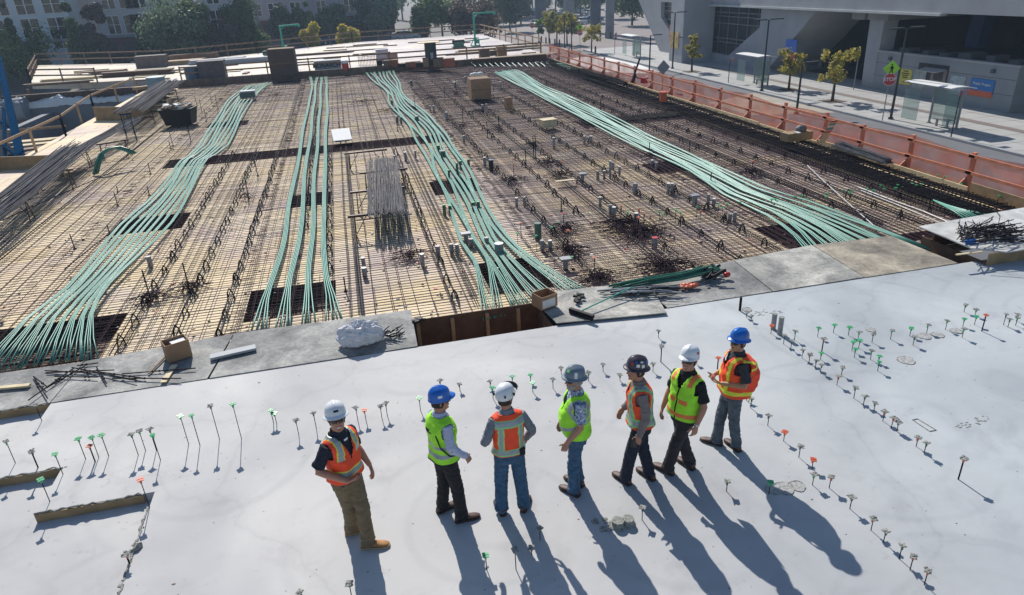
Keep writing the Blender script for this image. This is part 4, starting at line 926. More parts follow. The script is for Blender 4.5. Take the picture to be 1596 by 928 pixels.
# broom
t = empty('push_broom', at(882, 478, .085), 0, 'wide push broom with green handle lying on the middle walkway', 'broom'); O = t.location
mb = MB(); mb.beam(at(888, 482, .13) - O, at(925, 494, .13) - O, .07, .06, BLK); mb.build('broom_head', t)
mb = MB(); mb.beam(at(888, 486, .095) - O, at(924, 498, .095) - O, .05, .05, REBD); mb.build('bristles', t)
mb = MB(); mb.tube([at(908, 484, .15) - O, at(985, 448, .22) - O], .014, JIB, 8); mb.build('handle', t)
# green duct coil and tangle on the walkway
random.seed(44); mb = MB()
for k in range(16):
    o = Vector((0, ru(-.12, .12), ru(0, .1)))
    mb.tube([p + o for p in smooth_path([at(960 + ru(-10, 10), 452, .08), at(1010, 441, .12), at(1060, 434 + ru(-2, 2), .14), at(1108 + ru(-12, 20), 421, .16)], .3)], .017, DUCTD, 6)
tag(mb.build('duct_offcuts', smooth=True), 'bundle of dark green duct offcuts on the middle walkway edge', 'duct offcuts')
mb = MB()
for k in range(40):
    a = at(ru(930, 1000), ru(452, 462), .06 + ru(0, .1)); b = at(ru(1000, 1075), ru(446, 458), .06 + ru(0, .12)); mb.tube([a, a.lerp(b, .5) + Vector((0, ru(-.1, .1), .05)), b], ru(.006, .014), REBD if k % 3 else GREYB, 5)
tag(mb.build('strap_tangle', smooth=True), 'tangle of dark straps and offcuts in front of the green duct offcuts', 'strap tangle')
mb = MB()
for k in range(26):
    a = at(ru(1085, 1120), ru(420, 436), .08 + ru(0, .12)); mb.tube([a, a + Vector((ru(-.3, .3), ru(-.12, .12), ru(0, .12)))], ru(.012, .03), BLK, 6)
tag(mb.build('tool_pile'), 'pile of dark tools right of the green duct offcuts', 'tools')
mb = MB(); mb.ell(at(1133, 428, .12), (.08, .07, .06), RED, 8); tag(mb.build('red_reel', smooth=True), 'small red reel at the right end of the dark tool pile', 'reel')
mb = MB(); vs = []; P = at(1072, 447, .06)
for k in range(12): mb.ell(P + Vector((ru(-.16, .16), ru(-.08, .08), .03)), (ru(.04, .1), ru(.03, .07), ru(.02, .045)), CAPO, 6)
tag(mb.build('orange_cloth', smooth=True), 'crumpled orange cloth lying on the middle walkway', 'cloth')
mb = MB()
for k in range(9): a = at(ru(897, 908), ru(459, 470), .09 + ru(0, .06)); mb.box(a, (ru(.05, .14), ru(.04, .08), .04), BLK, rz=ru(0, 3))
tag(mb.build('black_pads'), 'few black pads near the open empty cardboard box', 'pads')
mb = MB()
for k in range(9): a = at(ru(646, 656), ru(496, 502), .0 + ru(0, .06)); mb.box(a, (ru(.05, .2), ru(.04, .08), .04), BLK, rz=ru(0, 3))
tag(mb.build('black_pads'), 'few black pads by the left end of the trench', 'pads')
# heap of bent bars on the corner platform
random.seed(46); mb = MB()
for k in range(110):
    a = at(ru(1488, 1565), ru(356, 378), .31 + ru(0, .22)); an = random.gauss(.1, .35); L = ru(.3, .9); d = Vector((cos(an), sin(an), ru(-.15, .15)))
    p = [a, a + d * L]
    if rnd() < .5: p.append(a + d * L + Vector((ru(-.1, .1), ru(-.25, .25), ru(-.05, .15))))
    mb.tube(p, .010, REBD, 4)
tag(mb.build('bent_bar_heap'), 'tangled heap of dark bent bars on the raised corner platform', 'bar heap')
mb = MB(); mb.ell(at(1512, 376, .34), (.14, .1, .06), HB, 8); tag(mb.build('blue_bundle', smooth=True), 'small blue bundle among the bent bars on the platform', 'bundle')
plank((1490, 398), (1530, 393), .05, .02, LUML, 'thin pale batten on the raised corner platform', .3)
# white panel leaning over the trench
t = empty('loose_sheet', at(534, 222, ZD + .12), .05, 'white rectangular panel standing over the long trench', 'panel'); mb = MB(); mb.box((0, 0, .33), (.78, 1.15, .04), PAPER, rot=Matrix.Rotation(.25, 3, 'X')); mb.build('panel_board', t); mb = MB(); mb.bx(-.3, .3, .1, .16, 0, .3, LUMD); mb.build('prop', t)
# black tub of debris
t = empty('debris_tub', at(283, 193, ZD + .1), -.15, 'black tub heaped with scrap on the far left of the rebar mat', 'tub')
mb = MB(); w, d, h = 1.62, 1.1, .78
mb.rings([[Vector((x * w / 2 * k, y * d / 2 * k, z)) for x, y in ((-1, -1), (1, -1), (1, 1), (-1, 1))] for k, z in ((.8, 0), (1, h), (1.06, h), (1.06, h + .05), (.96, h + .05), (.93, h - .1))], BLK); mb.build('tub_body', t)
mb = MB(); random.seed(8)
for k in range(46): mb.box((ru(-.6, .6), ru(-.4, .4), h - .02 + ru(0, .28)), (ru(.1, .5), ru(.05, .3), ru(.02, .08)), random.choice((PAPER, LUM, CARD, WHITEP, LUMD, GREYB)), rot=Matrix.Rotation(ru(0, 3), 3, 'Z') @ Matrix.Rotation(ru(-.5, .5), 3, 'X'))
mb.build('scrap_heap', t)
t = empty('toolbox', at(387, 154, ZD + .1), 0, 'grey box with pale lid sitting on the far end of the left bundle', 'toolbox'); mb = MB(); mb.bx(-.45, .45, -.3, .3, .1, .42, mat('dull_green_box', (.09, .12, .11), .6, .15, 4)); mb.build('box_body', t); mb = MB(); mb.bx(-.4, .5, -.28, .34, .42, .5, GREYB); mb.build('lid', t)
# red bucket and edge items
t = empty('bucket', at(1033, 158, ZD + .35), 0, 'orange bucket standing on the edge form by the fence', 'bucket'); mb = MB(); mb.lathe([(.16, 0), (.19, .42), (.2, .42), (.2, .46), (.18, .46)], CAPO, n=16); mb.build('bucket_body', t); mb = MB(); mb.tube([(-.19, 0, .42), (-.1, -.18, .3), (.1, -.18, .3), (.19, 0, .42)], .006, GALV, 5); mb.build('handle', t)
for i, (a, b, n, lb) in enumerate((((1308, 229), (1382, 255), 60, 'grey banded roll of bars beside the orange fence, near the leaning board'), ((905, 112), (975, 133), 50, 'black banded roll of bars beside the fence, far end'))):
    bar_stack(at(*a, ZD + .42), at(*b, ZD + .42), n, .16, .3, .014, lb, REBG if i == 0 else REBD, 70 + i, over=.25, taper=.05)
t = empty('equipment_box', at(1243, 218, ZD + .32), .1, 'small cluttered timber box with a grey pump on the edge form', 'equipment box'); mb = MB(); mb.bx(-.6, .5, -.2, .25, 0, .3, FORML); mb.build('box_body', t); mb = MB(); mb.ell((.1, 0, .38), (.22, .18, .16), mat('pump_grey', (.12, .11, .11), .6, .3, 8), 8); mb.bx(-.3, -.15, -.3, -.1, .3, .34, WHITEP); mb.build('pump', t)
mb = MB(); A = at(985, 128, ZD + .3); mb.tube([A, A + Vector((.55, .2, 1.3))], .06, BLK, 8); mb.tube([A + Vector((.0, 0, .0)), A + Vector((.25, .1, .4))], .11, BLK, 8); tag(mb.build('vibrator_motor'), 'black tube tool leaning upright against the orange fence', 'power tool')
mb = MB(); C = at(1004, 131, ZD + .3); mb.box(C + Vector((0, 0, .2)), (.3, .3, .3), RED, rz=.3); mb.box(C + Vector((.1, -.1, .38)), (.15, .15, .12), WHITEP); tag(mb.build('red_fuel_can'), 'red and white can at the foot of the leaning black tool', 'fuel can')

# ------------------------------------------------------------------ right edge form and orange fence
mb = MB(); x0 = 16.75
segs = [(13.0, 15.3, .33), (15.4, 18.4, .18), (18.5, 22.1, .22), (22.2, 26, .14), (26.1, 31.0, .18), (31.1, 40, .14), (40.1, 57.5, .12)]
t = empty('edge_form', (x0, 12.9, ZD), 0, 'tan timber edge form along the right side of the deck', 'edge form')
for a, b, h in segs:
    mb = MB(); mb.bx(0, .05, a - 12.9, b - 12.9, -.4, h + .12, LUML if h < .3 else FORML); mb.build('form_panel', t)
mb = MB(); mb.bx(.05, 1.3, 0, 44.7, -.1, -.04, LUMD); mb.build('outer_ledge', t)
fr = empty('orange_guardrail', (17.3, 12.9, ZD), 0, 'orange netted timber guardrail along the right edge of the deck', 'guardrail')
OW = mat('orange_lit_lumber', (.68, .24, .13), .7, .2, 4)
ys = [0.6, 3.0, 5.35, 7.6, 9.6, 12.2, 14.8, 17.4, 20, 22.6, 25.2, 27.8, 30.4, 33, 35.6, 38.2, 40.8, 43.4, 46.0]
random.seed(91)
for y in ys:
    hh = ru(1.1, 1.22); mb = MB(); mb.bx(-.05, .05, y - .05, y + .05, -.1, hh, OW); mb.build('post', fr)
    mb = MB(); mb.prism([(-.03, y + .05, .0), (-.5, y + .05, .0), (-.03, y + .05, .42)], (0, .03, 0), OW); mb.build('kick_brace', fr)
for z in (1.02, .52):
    for a, b in zip(ys[:-1], ys[1:]):
        mb = MB(); mb.beam((-.075, a - .1, z + ru(-.03, .03)), (-.075, b + .1, z + ru(-.03, .03)), .04, .09, OW); mb.build('rail', fr)
mb = MB(); vs = []; nn = int((ys[-1] + .5) / .3)
for j in range(5):
    for i in range(nn + 1):
        y = -.3 + i * .3; zz = .02 + j / 4 * (1.1 + .05 * sin(y * 1.3) - .06 * abs(sin(y * .65))); vs.append((.085 + .05 * noise.noise(Vector((y * .8, j * .7, 0))), y, zz))
mb.add(vs, [(j * (nn + 1) + i, j * (nn + 1) + i + 1, (j + 1) * (nn + 1) + i + 1, (j + 1) * (nn + 1) + i) for j in range(4) for i in range(nn)], NET); mb.build('netting', fr)

random.seed(97); mb = MB()
for k in range(620):
    x, y = ru(-6, 12), ru(3.5, 10.8) 
    s_ = ru(.003, .008) * (1 if rnd() < .95 else 2.0); mb.ell((x, y, 0 if not (x < -3.2 and y < 8.1) else -.13), (s_ * ru(1, 2), s_, s_ * .5), random.choice((CAPW, CAPW, CONCD, LUMD)), 3)
tag(mb.build('slab_crumbs'), 'fine crumbs of grit and mortar scattered over the finished slab', 'grit', kind='stuff')

# ------------------------------------------------------------------ far pale deck beyond the bulkhead
ZF = 0.12
mb = MB(); pl = [(-14.0, 58.2), (16.9, 58.2), (17.2, 88.0), (1.6, 88.0), (-8.5, 81.0), (-17, 77), (-31, 85), (-25, 66), (-19, 62.5), (-14.0, 62)]
mb.prism([(x, y, ZF - .5) for x, y in pl], (0, 0, .5), PLYW); tag(mb.build('far_deck_floor'), kind='structure')
t = empty('bulkhead', (0, 57.9, ZD), 0, 'long brown plywood bulkhead closing the far side of the rebar deck', 'bulkhead')
mb = MB(); mb.bx(-12.2, 16.7, 0, .3, 0, ZF - ZD + .12, mat('bulkhead_brown', (.15, .10, .07), .75, .25, 2)); mb.build('bulkhead_panel', t)
random.seed(101)
for i in range(40):
    x = -11.8 + i * .72; mb = MB(); mb.tube([(x, -.05, .1), (x + ru(-.05, .05), -.1, .55 + ru(0, .2))], .012, REBD, 4); mb.build('starter_bar', t)
PALE_ITEMS = []
def rail(name, pts, z, label, posts=2.4, h=1.05, m_=LUM, mids=(.55,)):
    t = empty(name, (pts[0][0], pts[0][1], z), 0, label, 'guardrail'); O = Vector((pts[0][0], pts[0][1], 0))
    for (a, b) in zip(pts, pts[1:]):
        A = Vector((*a, 0)) - O; Bq = Vector((*b, 0)) - O; n = max(1, int((Bq - A).length / posts))
        for k in range(n + 1):
            p = A.lerp(Bq, k / n); mb = MB(); mb.bx(p.x - .045, p.x + .045, p.y - .045, p.y + .045, -.1, h + .1, m_); mb.build('post', t)
        for zz in (h,) + mids:
            mb = MB(); mb.beam(A + Vector((0, .06, zz)), Bq + Vector((0, .06, zz)), .04, .11, m_); mb.build('rail', t)
    return t
def pxy(u, v, z): p = at(u, v, z); return (p.x, p.y)
rail('far_guardrail', [(-31, 85), (-17, 77.2), (-8.5, 81.2), (1.6, 88), (17.0, 88)], ZF, 'long weathered timber guardrail along the back of the pale deck', 3.0, 1.1, LUMD)
rail('side_guardrail', [(17.0, 88), (17.1, 61)], ZF, 'timber guardrail along the right side of the pale deck', 2.5, 1.1, LUM)
rail('bulkhead_guardrail', [(-12, 58.6), (16.4, 58.6)], ZF, 'timber guardrail running along the top of the bulkhead', 3.1, .95, LUMD)
rail('left_guardrail', [pxy(0, 268, ZD), pxy(103, 212, ZD), pxy(148, 175, ZD), (-14.9, 57)], ZD, 'timber guardrail along the left edge of the rebar deck', 3.0, 1.0, LUM, ())
rail('left_far_guardrail', [(-31, 85), (-25, 66), (-19, 62.5)], ZF, 'broken timber guardrail at the far left corner of the pale deck', 3.0, 1.0, LUMD)
# lumber stacks and debris on pale deck
def stack(P, L, w, layers, rz, label, m_=LUM, name='lumber_stack', grp=None):
    t = empty(name, P, rz, label, 'lumber stack', grp); z = 0
    for k in range(layers):
        mb = MB()
        for q in range(max(1, int(w / .25))): mb.box((ru(-.1, .1), -w / 2 + .12 + q * .25, z + .05), (L * ru(.85, 1.05), .2, .08), m_, rz=ru(-.03, .03))
        mb.build('layer', t); z += .10
    return t
random.seed(111)
for i, (u, v, L, w, n, m_, rz, lb) in enumerate(((303, 92, 4.5, 1.6, 5, LUMD, .05, 'stack of brown timber at the back left of the pale deck'), (290, 100, 3.5, 1.6, 4, LUM, .1, 'low stack of timber in front of the back left stack'), (340, 98, 5.0, 1.2, 4, GREYB, .08, 'grey sheeted stack at the back left of the pale deck'), (385, 97, 5.5, 1.2, 4, GREYB, .06, 'grey sheeted stack beside the large dark crate'),
        (170, 115, 3, 1, 3, LUMD, -.1, 'rough timber pile at the left end of the pale deck'), (215, 118, 6, .8, 4, FORM, -.12, 'long dark brown form panel pile at left'), (110, 125, 4.5, .9, 2, LUML, -.1, 'scattered pale boards at the far left corner'), (92, 132, 5, .6, 2, LUMD, -.05, 'dark boards overhanging the pit at the far left'),
        (572, 72, 5, .6, 1, LUMD, .03, 'thin dark battens at the back of the pale deck'), (575, 78, 4, .4, 1, LUMD, .03, 'short dark battens in the middle of the pale deck'), (580, 84, 4, .4, 1, LUMD, .03, 'dark battens near the white boxes'), (490, 86, 8, .5, 2, LUMD, .04, 'long dark timber in front of the left green hoist'), (672, 65, 5, .6, 1, LUMD, .02, 'dark battens behind the board topped drum'),
        (700, 69, 5, .5, 1, LUMD, .02, 'dark battens left of the right green hoist'), (780, 77, 9, .7, 2, LUM, .03, 'long timber planks right of the right green hoist'), (757, 83, 7, .5, 1, LUM, .02, 'timber planks in front of the right green hoist'), (240, 137, 3, .5, 2, LUM, .4, 'short timber pile beside the blue drum'))):
    stack(at(u, v, ZF), L, w, n, rz, lb, m_)
def block(P, dx, dy, dz, m_, label, name, cat, rz=0, lid=None):
    t = empty(name, P, rz, label, cat); mb = MB(); mb.bx(-dx / 2, dx / 2, -dy / 2, dy / 2, 0, dz, m_); mb.build('body', t)
    mb = MB(); mb.bx(-dx / 2 - .02, dx / 2 + .02, -dy / 2 - .02, dy / 2 + .02, dz, dz + .05, lid or m_); mb.build('lid', t); return t
block(at(239, 105, ZF), 2.6, 1.2, 1.0, mat('grey_brown_box', (.14, .11, .10), .8, .2, 2), 'grey brown box on white sheets at the back left', 'site_box', 'site box')
block(at(334, 122, ZF), 1.9, 1.2, 1.25, mat('rusty_grey_bin', (.10, .08, .085), .8, .25, 3), 'dark rusty bin beside the blue drum at left', 'scrap_bin', 'scrap bin')
for i, (u, v, r, h, m_, lb) in enumerate(((246, 138, .62, .75, mat('pale_blue_drum', (.16, .26, .33), .5, .1, 3), 'large pale blue drum at the left end of the bulkhead'), (302, 124, .55, .9, mat('slate_blue_drum', (.07, .13, .20), .5, .1, 3), 'slate blue drum left of the rusty bin'))):
    P = at(u, v, ZF); t = empty('drum', P, 0, lb, 'drum'); mb = MB(); mb.lathe([(r, 0), (r, h * .32), (r * 1.03, h * .34), (r, h * .36), (r, h * .66), (r * 1.03, h * .68), (r, h * .7), (r, h)], m_, n=20); mb.build('barrel', t); mb = MB(); mb.cyl((0, 0, h), r * 1.02, .04, m_, 20); mb.build('lid', t)
# sign box
t = empty('site_banner_box', at(512, 109, ZF), .03, 'grey open box with MONARCH banner on its front at the bulkhead', 'banner box')
mb = MB(); mb.bx(-1.05, 1.05, -.2, .5, 0, .72, mat('banner_grey', (.26, .31, .33), .7, .08, 3)); mb.build('box_body', t)
def text(s, size, m_, parent, loc, rot, name='lettering', ext=.01, bold=0.0):
    cu = bpy.data.curves.new(name, 'FONT'); cu.body = s; cu.size = size; cu.extrude = ext; cu.align_x = 'CENTER'; cu.align_y = 'CENTER'; cu.offset = bold
    o = bpy.data.objects.new('tmp', cu); COL.objects.link(o); dg = bpy.context.evaluated_depsgraph_get(); me = bpy.data.meshes.new_from_object(o.evaluated_get(dg)); me.name = name
    bpy.data.objects.remove(o); me.materials.clear(); me.materials.append(m_)
    o = bpy.data.objects.new(name, me); COL.objects.link(o); o.parent = parent; o.location = loc; o.rotation_euler = rot; return o
text('MONARCH', .42, mat('navy_ink', (.01, .015, .05), .6, 0), t, (-.1, -.215, .34), (R_(90), 0, 0), bold=.012)
t = empty('water_cooler', at(539, 109, ZF), 0, 'red drink cooler with white lid beside the banner box', 'drink cooler'); mb = MB(); mb.cyl((0, 0, 0), .27, .5, RED, 14); mb.build('cooler_body', t); mb = MB(); mb.cyl((0, 0, .5), .28, .22, WHITEP, 14, .22); mb.build('lid', t)
# drum with board on top
t = empty('board_topped_drum', at(673, 101, ZF), 0, 'tall dark green cylinder with a plywood board on its top', 'portable drum'); mb = MB(); mb.cyl((0, 0, 0), .46, 1.65, mat('deep_green', (.008, .035, .035), .45, .2, 3), 18); mb.build('cylinder', t); mb = MB(); mb.box((-.1, 0, 1.69), (1.7, 1.3, .05), LUML); mb.build('top_board', t); mb = MB(); mb.box((.02, -.47, .7), (.22, .02, .5), GREYB); mb.build('paper_notice', t)
block(at(597, 97, ZF), 1.0, .9, 1.0, mat('whitish_bag', (.48, .48, .52), .8, .1, 3), 'tall white wrapped stack left of the dark drum', 'wrapped_stack', 'wrapped stack')
block(at(612, 99, ZF), .9, .8, .75, mat('pinkish_crate', (.38, .25, .22), .8, .15, 3), 'pinkish crate beside the white wrapped stack', 'crate_stack', 'crate')
random.seed(121); CAPD = mat('faded_orange', (.40, .10, .05), .6, .2, 4)
for i, u in enumerate((592, 606, 616, 628, 639, 648, 655, 664, 684, 700)):
    P = at(u, 104, ZF); m_ = (BLK, LUMD, CAPD, BLK, LUMD, CAPD, BLK, CARD, LUMD, CAPD)[i]; nm = {CAPD: 'orange', BLK: 'black', LUMD: 'brown', CARD: 'tan'}[m_]
    block(P, ru(.4, .9), .5, ru(.2, .65), m_, '%s tool box, %s from the left in the row on the bulkhead' % (nm, nth(i + 1)), 'tool_box', 'tool box', ru(-.2, .2), random.choice((BLK, LUMD)))
for i, (u, v, lb) in enumerate(((755, 92, 'brown cable reel box, left of three on the right of the bulkhead'), (768, 91, 'wooden cable reel lying in the middle right of the bulkhead'), (782, 88, 'grey brown carton right of the wooden reel'))):
    P = at(u, v, ZF)
    if i == 1:
        t = empty('cable_reel', P, 0, lb, 'cable reel'); mb = MB(); mb.tube([(-.3, 0, .35), (.3, 0, .35)], .18, LUMD, 14); mb.build('core', t)
        for x in (-.3, .3): mb = MB(); mb.tube([(x - .02, 0, .35), (x + .02, 0, .35)], .35, LUM, 18); mb.build('flange', t)
    else: block(P, .8, .6, .75, CARD if i else LUMD, lb, 'carton', 'carton')
# rusty chair rack
t = empty('rusty_rack', at(575, 102, ZF), 0, 'rack of rust red bent bars left of the wrapped stack', 'bar rack'); mb = MB()
for k in range(14): x = -.8 + k * .12; mb.tube([(x, 0, 0), (x + .03, .1, .7 + ru(-.1, .1)), (x + .02, .4, 0)], .018, RED if k % 2 else BROWNST, 4)
mb.tube([(-.9, .1, .68), (.9, .1, .68)], .02, BROWNST, 4); mb.build('bars', t)
# hoists
def hoist(P, h, arm, label, sc_=1.0):
    t = empty('jib_hoist', P, 0, label, 'jib hoist', 'green jib hoists'); t.scale = (sc_,) * 3
    mb = MB(); mb.box((0, 0, h / 2), (.16, .16, h), JIB); mb.build('mast', t)
    mb = MB(); mb.beam((-.1, 0, h), (arm, 0, h + .05), .12, .14, JIB); mb.beam((0, 0, h - .5), (.45, 0, h), .06, .06, JIB); mb.box((arm, 0, h - .05), (.22, .14, .28), JIB); mb.build('jib_arm', t)
    mb = MB(); mb.box((0, 0, .05), (.9, .8, .08), JIB); mb.beam((-.45, 0, .08), (0, 0, .9), .07, .07, JIB); mb.beam((.45, 0, .08), (0, 0, .9), .07, .07, JIB); mb.box((.2, -.1, .45), (.4, .35, .4), JIB); mb.build('base_frame', t)
    mb = MB(); mb.tube([(arm, 0, h - .1), (arm, 0, h - .9)], .012, BLK, 4); mb.build('cable', t); return t
hoist(at(443, 82, ZF), 2.6, 1.9, 'left green jib hoist behind the large dark crate', 1.0)
hoist(at(741, 72, ZF), 3.0, 2.1, 'right green jib hoist near the back right corner of the pale deck', 1.0)
for i, (u, v, lb) in enumerate(((421, 91, 'dark green motor unit left of the large dark crate'), (715, 74, 'dark green motor unit linked to the right green hoist'))):
    t = empty('hoist_motor', at(u, v, ZF), 0, lb, 'hoist motor'); mb = MB(); mb.box((0, 0, .3), (1.0, .6, .45), DUCTD); mb.tube([(-.6, 0, .5), (.6, 0, .5)], .2, BLK, 10); mb.build('motor_body', t); mb = MB(); mb.box((0, 0, .06), (1.3, .8, .08), DUCTD); mb.build('skid', t)
    if i: mb = MB(); mb.tube([(.6, 0, .5), (3.2, .3, .6)], .05, JIB, 6); mb.build('link_tube', t)
# board on rails at bulkhead right
mb = MB(); mb.box((14.0, 57.2, .32), (7.6, .9, .04), LUMD); tag(mb.build('bulkhead_board'), 'dark walkway board on the bulkhead near the orange fence start', 'walkway board')
random.seed(131)
for i in range(9):
    x = 16.6; mb = MB()
# left plywood upstand and deck edge panels
t = empty('upstand', at(222, 196, ZD), 0, 'tan plywood upstand at the left deck edge under the far bar bundle', 'form upstand')
O = t.location; mb = MB(); a, b, c = at(150, 188, ZD) - O, at(222, 188, ZD) - O, at(268, 140, ZD) - O
mb.prism([a, b, b + Vector((0, .06, 0)), a + Vector((0, .06, 0))], (0, 0, .75), FORML); mb.prism([b, c, c + Vector((-.06, .0, 0)), b + Vector((-.06, 0, 0))], (0, 0, .75), FORML); mb.build('upstand_panel', t)
for k in range(7):
    p = b.lerp(c, (k + .5) / 7); mb = MB(); mb.bx(p.x, p.x + .45, p.y - .05, p.y + .05, 0, .12, DUCTD if k % 2 else LUML); mb.build('brace_foot', t)
t = empty('edge_upstand', at(100, 262, ZD), 0, 'brown timber upstand at the lower left deck edge', 'form upstand'); O = t.location
mb = MB(); a, b = at(-60, 268, ZD) - O, at(100, 262, ZD) - O; mb.prism([a, b, b + Vector((0, .06, 0)), a + Vector((0, .06, 0))], (0, 0, .55), FORML); mb.prism([b, b + Vector((.5, -1.9, 0)), b + Vector((.56, -1.9, 0)), b + Vector((.06, 0, 0))], (0, 0, .5), FORML); mb.build('upstand_panel', t)
# ------------------------------------------------------------------ pit at left
ZPIT = -6.5
mb = MB(); mb.quad((-60, 12, ZPIT), (-14.6, 12, ZPIT), (-14.6, 62, ZPIT), (-60, 62, ZPIT), mat('pit_floor', (.09, .085, .08), .9, .3, .5)); tag(mb.build('pit_floor'), kind='structure')
PITC = mat('cast_concrete', (.20, .215, .235), .8, .14, .5)
mb = MB(); mb.bx(-45, -14.7, 60.5, 61, ZPIT, -1.05, PITC); tag(mb.build('basement_wall'), 'dark grey cast concrete basement wall across the pit at left', 'concrete wall')
mb = MB(); mb.bx(-22.5, -22.0, 46, 60.5, ZPIT, -1.6, PITC); tag(mb.build('basement_wall'), 'projecting concrete wall of the pit at left', 'concrete wall')
mb = MB(); mb.bx(-45, -14.7, 61.05, 61.3, -1.1, -.3, FORM); tag(mb.build('pit_edge_form'), 'dark timber edge form on top of the basement wall', 'edge form')
mb = MB(); random.seed(141); nx_, ny_ = 46, 9; vs = []
for j in range(ny_):
    for i in range(nx_):
        x = -25.5 + i * .24; f = j / (ny_ - 1); e = .25 + .5 * max(0, 1 - abs(i - 17) / 9)
        vs.append((x + ru(-.06, .06), 60.35 + f * 1.0, -1.0 - .25 * (j == 0) + e * sin(f * pi) * (.5 + .5 * noise.noise(Vector((x * .9, f * 2, 0)))) + .22 * abs(noise.noise(Vector((x * 2.4, f * 5, 3))))))
mb.add(vs, [(j * nx_ + i, j * nx_ + i + 1, (j + 1) * nx_ + i + 1, (j + 1) * nx_ + i) for j in range(ny_ - 1) for i in range(nx_ - 1)], WHITEP)
tag(mb.build('white_tarp'), 'crumpled white tarp on top of the basement wall', 'tarp')
mb = MB()
for k in range(90): x = -25 + k * .11; mb.tube([(x, 60.6, -1.05), (x + ru(-.04, .04), 60.6, ru(-.7, -.3))], .015, REBD, 4)
tag(mb.build('wall_starter_bars'), 'row of starter bars on top of the basement wall', 'starter bars')
for i, x in enumerate((-31, -28.4, -26.2, -24)):
    mb = MB(); mb.bx(x, x + .2, 62, 62.2, ZPIT, .0, LUMD); mb.bx(x, x + 2.4, 62, 62.15, -1.4 - .3 * i, -1.25 - .3 * i, LUMD); tag(mb.build('shore_post'), 'dark shoring post behind the pit wall, %s from the left' % nth(i + 1), 'shore post', 'shoring posts')
t = empty('pipe_roll', at(22, 178, -1.5), 0, 'roll of white speckled material on a steel frame at the left edge', 'material roll'); mb = MB(); mb.tube([(-2.2, .2, .2), (1.0, 0, .3)], .85, CONC, 16); mb.build('roll_body', t); mb = MB(); random.seed(4)
for k in range(70): a = ru(.2, 2.6); mb.ell((ru(-2.0, 1.0), -cos(a) * .9 + .1, .25 + sin(a) * .9), (.1, .08, .06), WHITEP, 4)
mb.build('white_speckle', t)
# slanting planks in pit
random.seed(151)
for i in range(5):
    a, b = at(20 + i * 5, 222 + i * 6, -2.2), at(88 + i * 8, 216 + i * 4, -1.9); mb = MB(); mb.beam(a, b, .9, .06, LUML if i < 2 else LUMD); tag(mb.build('pit_plank'), '%s plank in the pit at left, %s from the top' % ('pale' if i < 2 else 'brown', nth(i + 1)), 'plank', 'planks in the pit')
mb = MB(); mb.quad(at(-60, 225, -3.2), at(30, 260, -3.2), at(34, 214, -3.2), at(-30, 205, -3.2), WHITEP); tag(mb.build('white_sheeting'), 'white sheeting on the lower floor by the blue steel tower', 'sheeting')
mb = MB(); mb.beam(at(-10, 207, -.9), at(103, 197, -.9), .05, .14, LUM); tag(mb.build('pit_rail'), 'long timber rail spanning the pit at left', 'timber rail')
# blue steel tower leg at the frame edge
t = empty('crane_tower', at(36, 262, -1.2), 0, 'dark blue steel lattice tower leg at the left edge of the photo', 'steel tower'); O = t.location
mb = MB(); mb.beam(O - O, at(-2, 90, 2.2) - O, .38, .38, BLUE); mb.build('main_leg', t)
mb = MB(); mb.beam(at(8, 262, -1.2) - O, at(6, 170, .5) - O, .14, .14, BLUE); mb.build('rear_leg', t)
for a, b in (((2, 225), (28, 245)), ((12, 243), (34, 240)), ((0, 190), (16, 200)), ((14, 255), (34, 236))): mb = MB(); mb.beam(at(*a, -.6) - O, at(*b, -.6) - O, .10, .10, BLUE); mb.build('brace', t)

# ------------------------------------------------------------------ trees
def crown(seed, n, rx, rz, size, lm, lobes=7, kind='round', z0=0.0):
    random.seed(seed); mb = MB(); L = []; lo_, hi_ = (.30, .50) if lobes < 16 else (.14, .30)
    for k in range(lobes):
        if kind == 'cone': zz = rnd() ** 1.2; L.append((Vector((ru(-.25, .25) * rx * (1 - zz), ru(-.25, .25) * rx * (1 - zz), z0 + rz * 2 * zz)), rx * (1 - zz * .88) * .62))
        else: a = ru(0, 6.3); q = sqrt(rnd()) * (.62 if lobes < 16 else .85); L.append((Vector((cos(a) * q * rx, sin(a) * q * rx, z0 + rz + ru(-.62, .62) * rz * (1 if lobes < 16 else 1.25))), ru(lo_, hi_) * rx))
    vs = []; fs = []
    for k in range(n):
        c, r = random.choice(L); d = Vector((random.gauss(0, 1), random.gauss(0, 1), random.gauss(0, 1))).normalized()
        p = c + d * r * (ru(.35, 1.08)) * Vector((1, 1, 1)).length / 1.732; s = size * ru(.6, 1.4)
        nrm = (d + Vector((ru(-.8, .8), ru(-.8, .8), ru(-.4, .9)))).normalized(); x = nrm.orthogonal().normalized(); y = nrm.cross(x); a = ru(0, 6.3)
        x, y = x * cos(a) + y * sin(a), y * cos(a) - x * sin(a); o = len(vs)
        vs += [p - x * s, p - y * s * .55, p + x * s, p + y * s * .55 + nrm * s * .2]; fs.append((o, o + 1, o + 2, o + 3))
    mb.add(vs, fs, lm); return mb.mesh('crown')
def trunk(h, r, seed, m_, limbs=5, spread=1.0):
    random.seed(seed); mb = MB(); mb.tube([(0, 0, 0), (ru(-.05, .05), 0, h * .5), (ru(-.1, .1), ru(-.1, .1), h)], [r, r * .75, r * .45], m_, 7)
    for k in range(limbs): a = ru(0, 6.3); z = h * ru(.55, .95); mb.tube([(0, 0, z), (cos(a) * spread * .5, sin(a) * spread * .5, z + spread * .5), (cos(a) * spread, sin(a) * spread, z + spread * 1.1)], [r * .4, r * .25, r * .08], m_, 5)
    return mb.mesh('trunk')
BARK = mat('bark', (.07, .05, .04), .9, .3, 4)
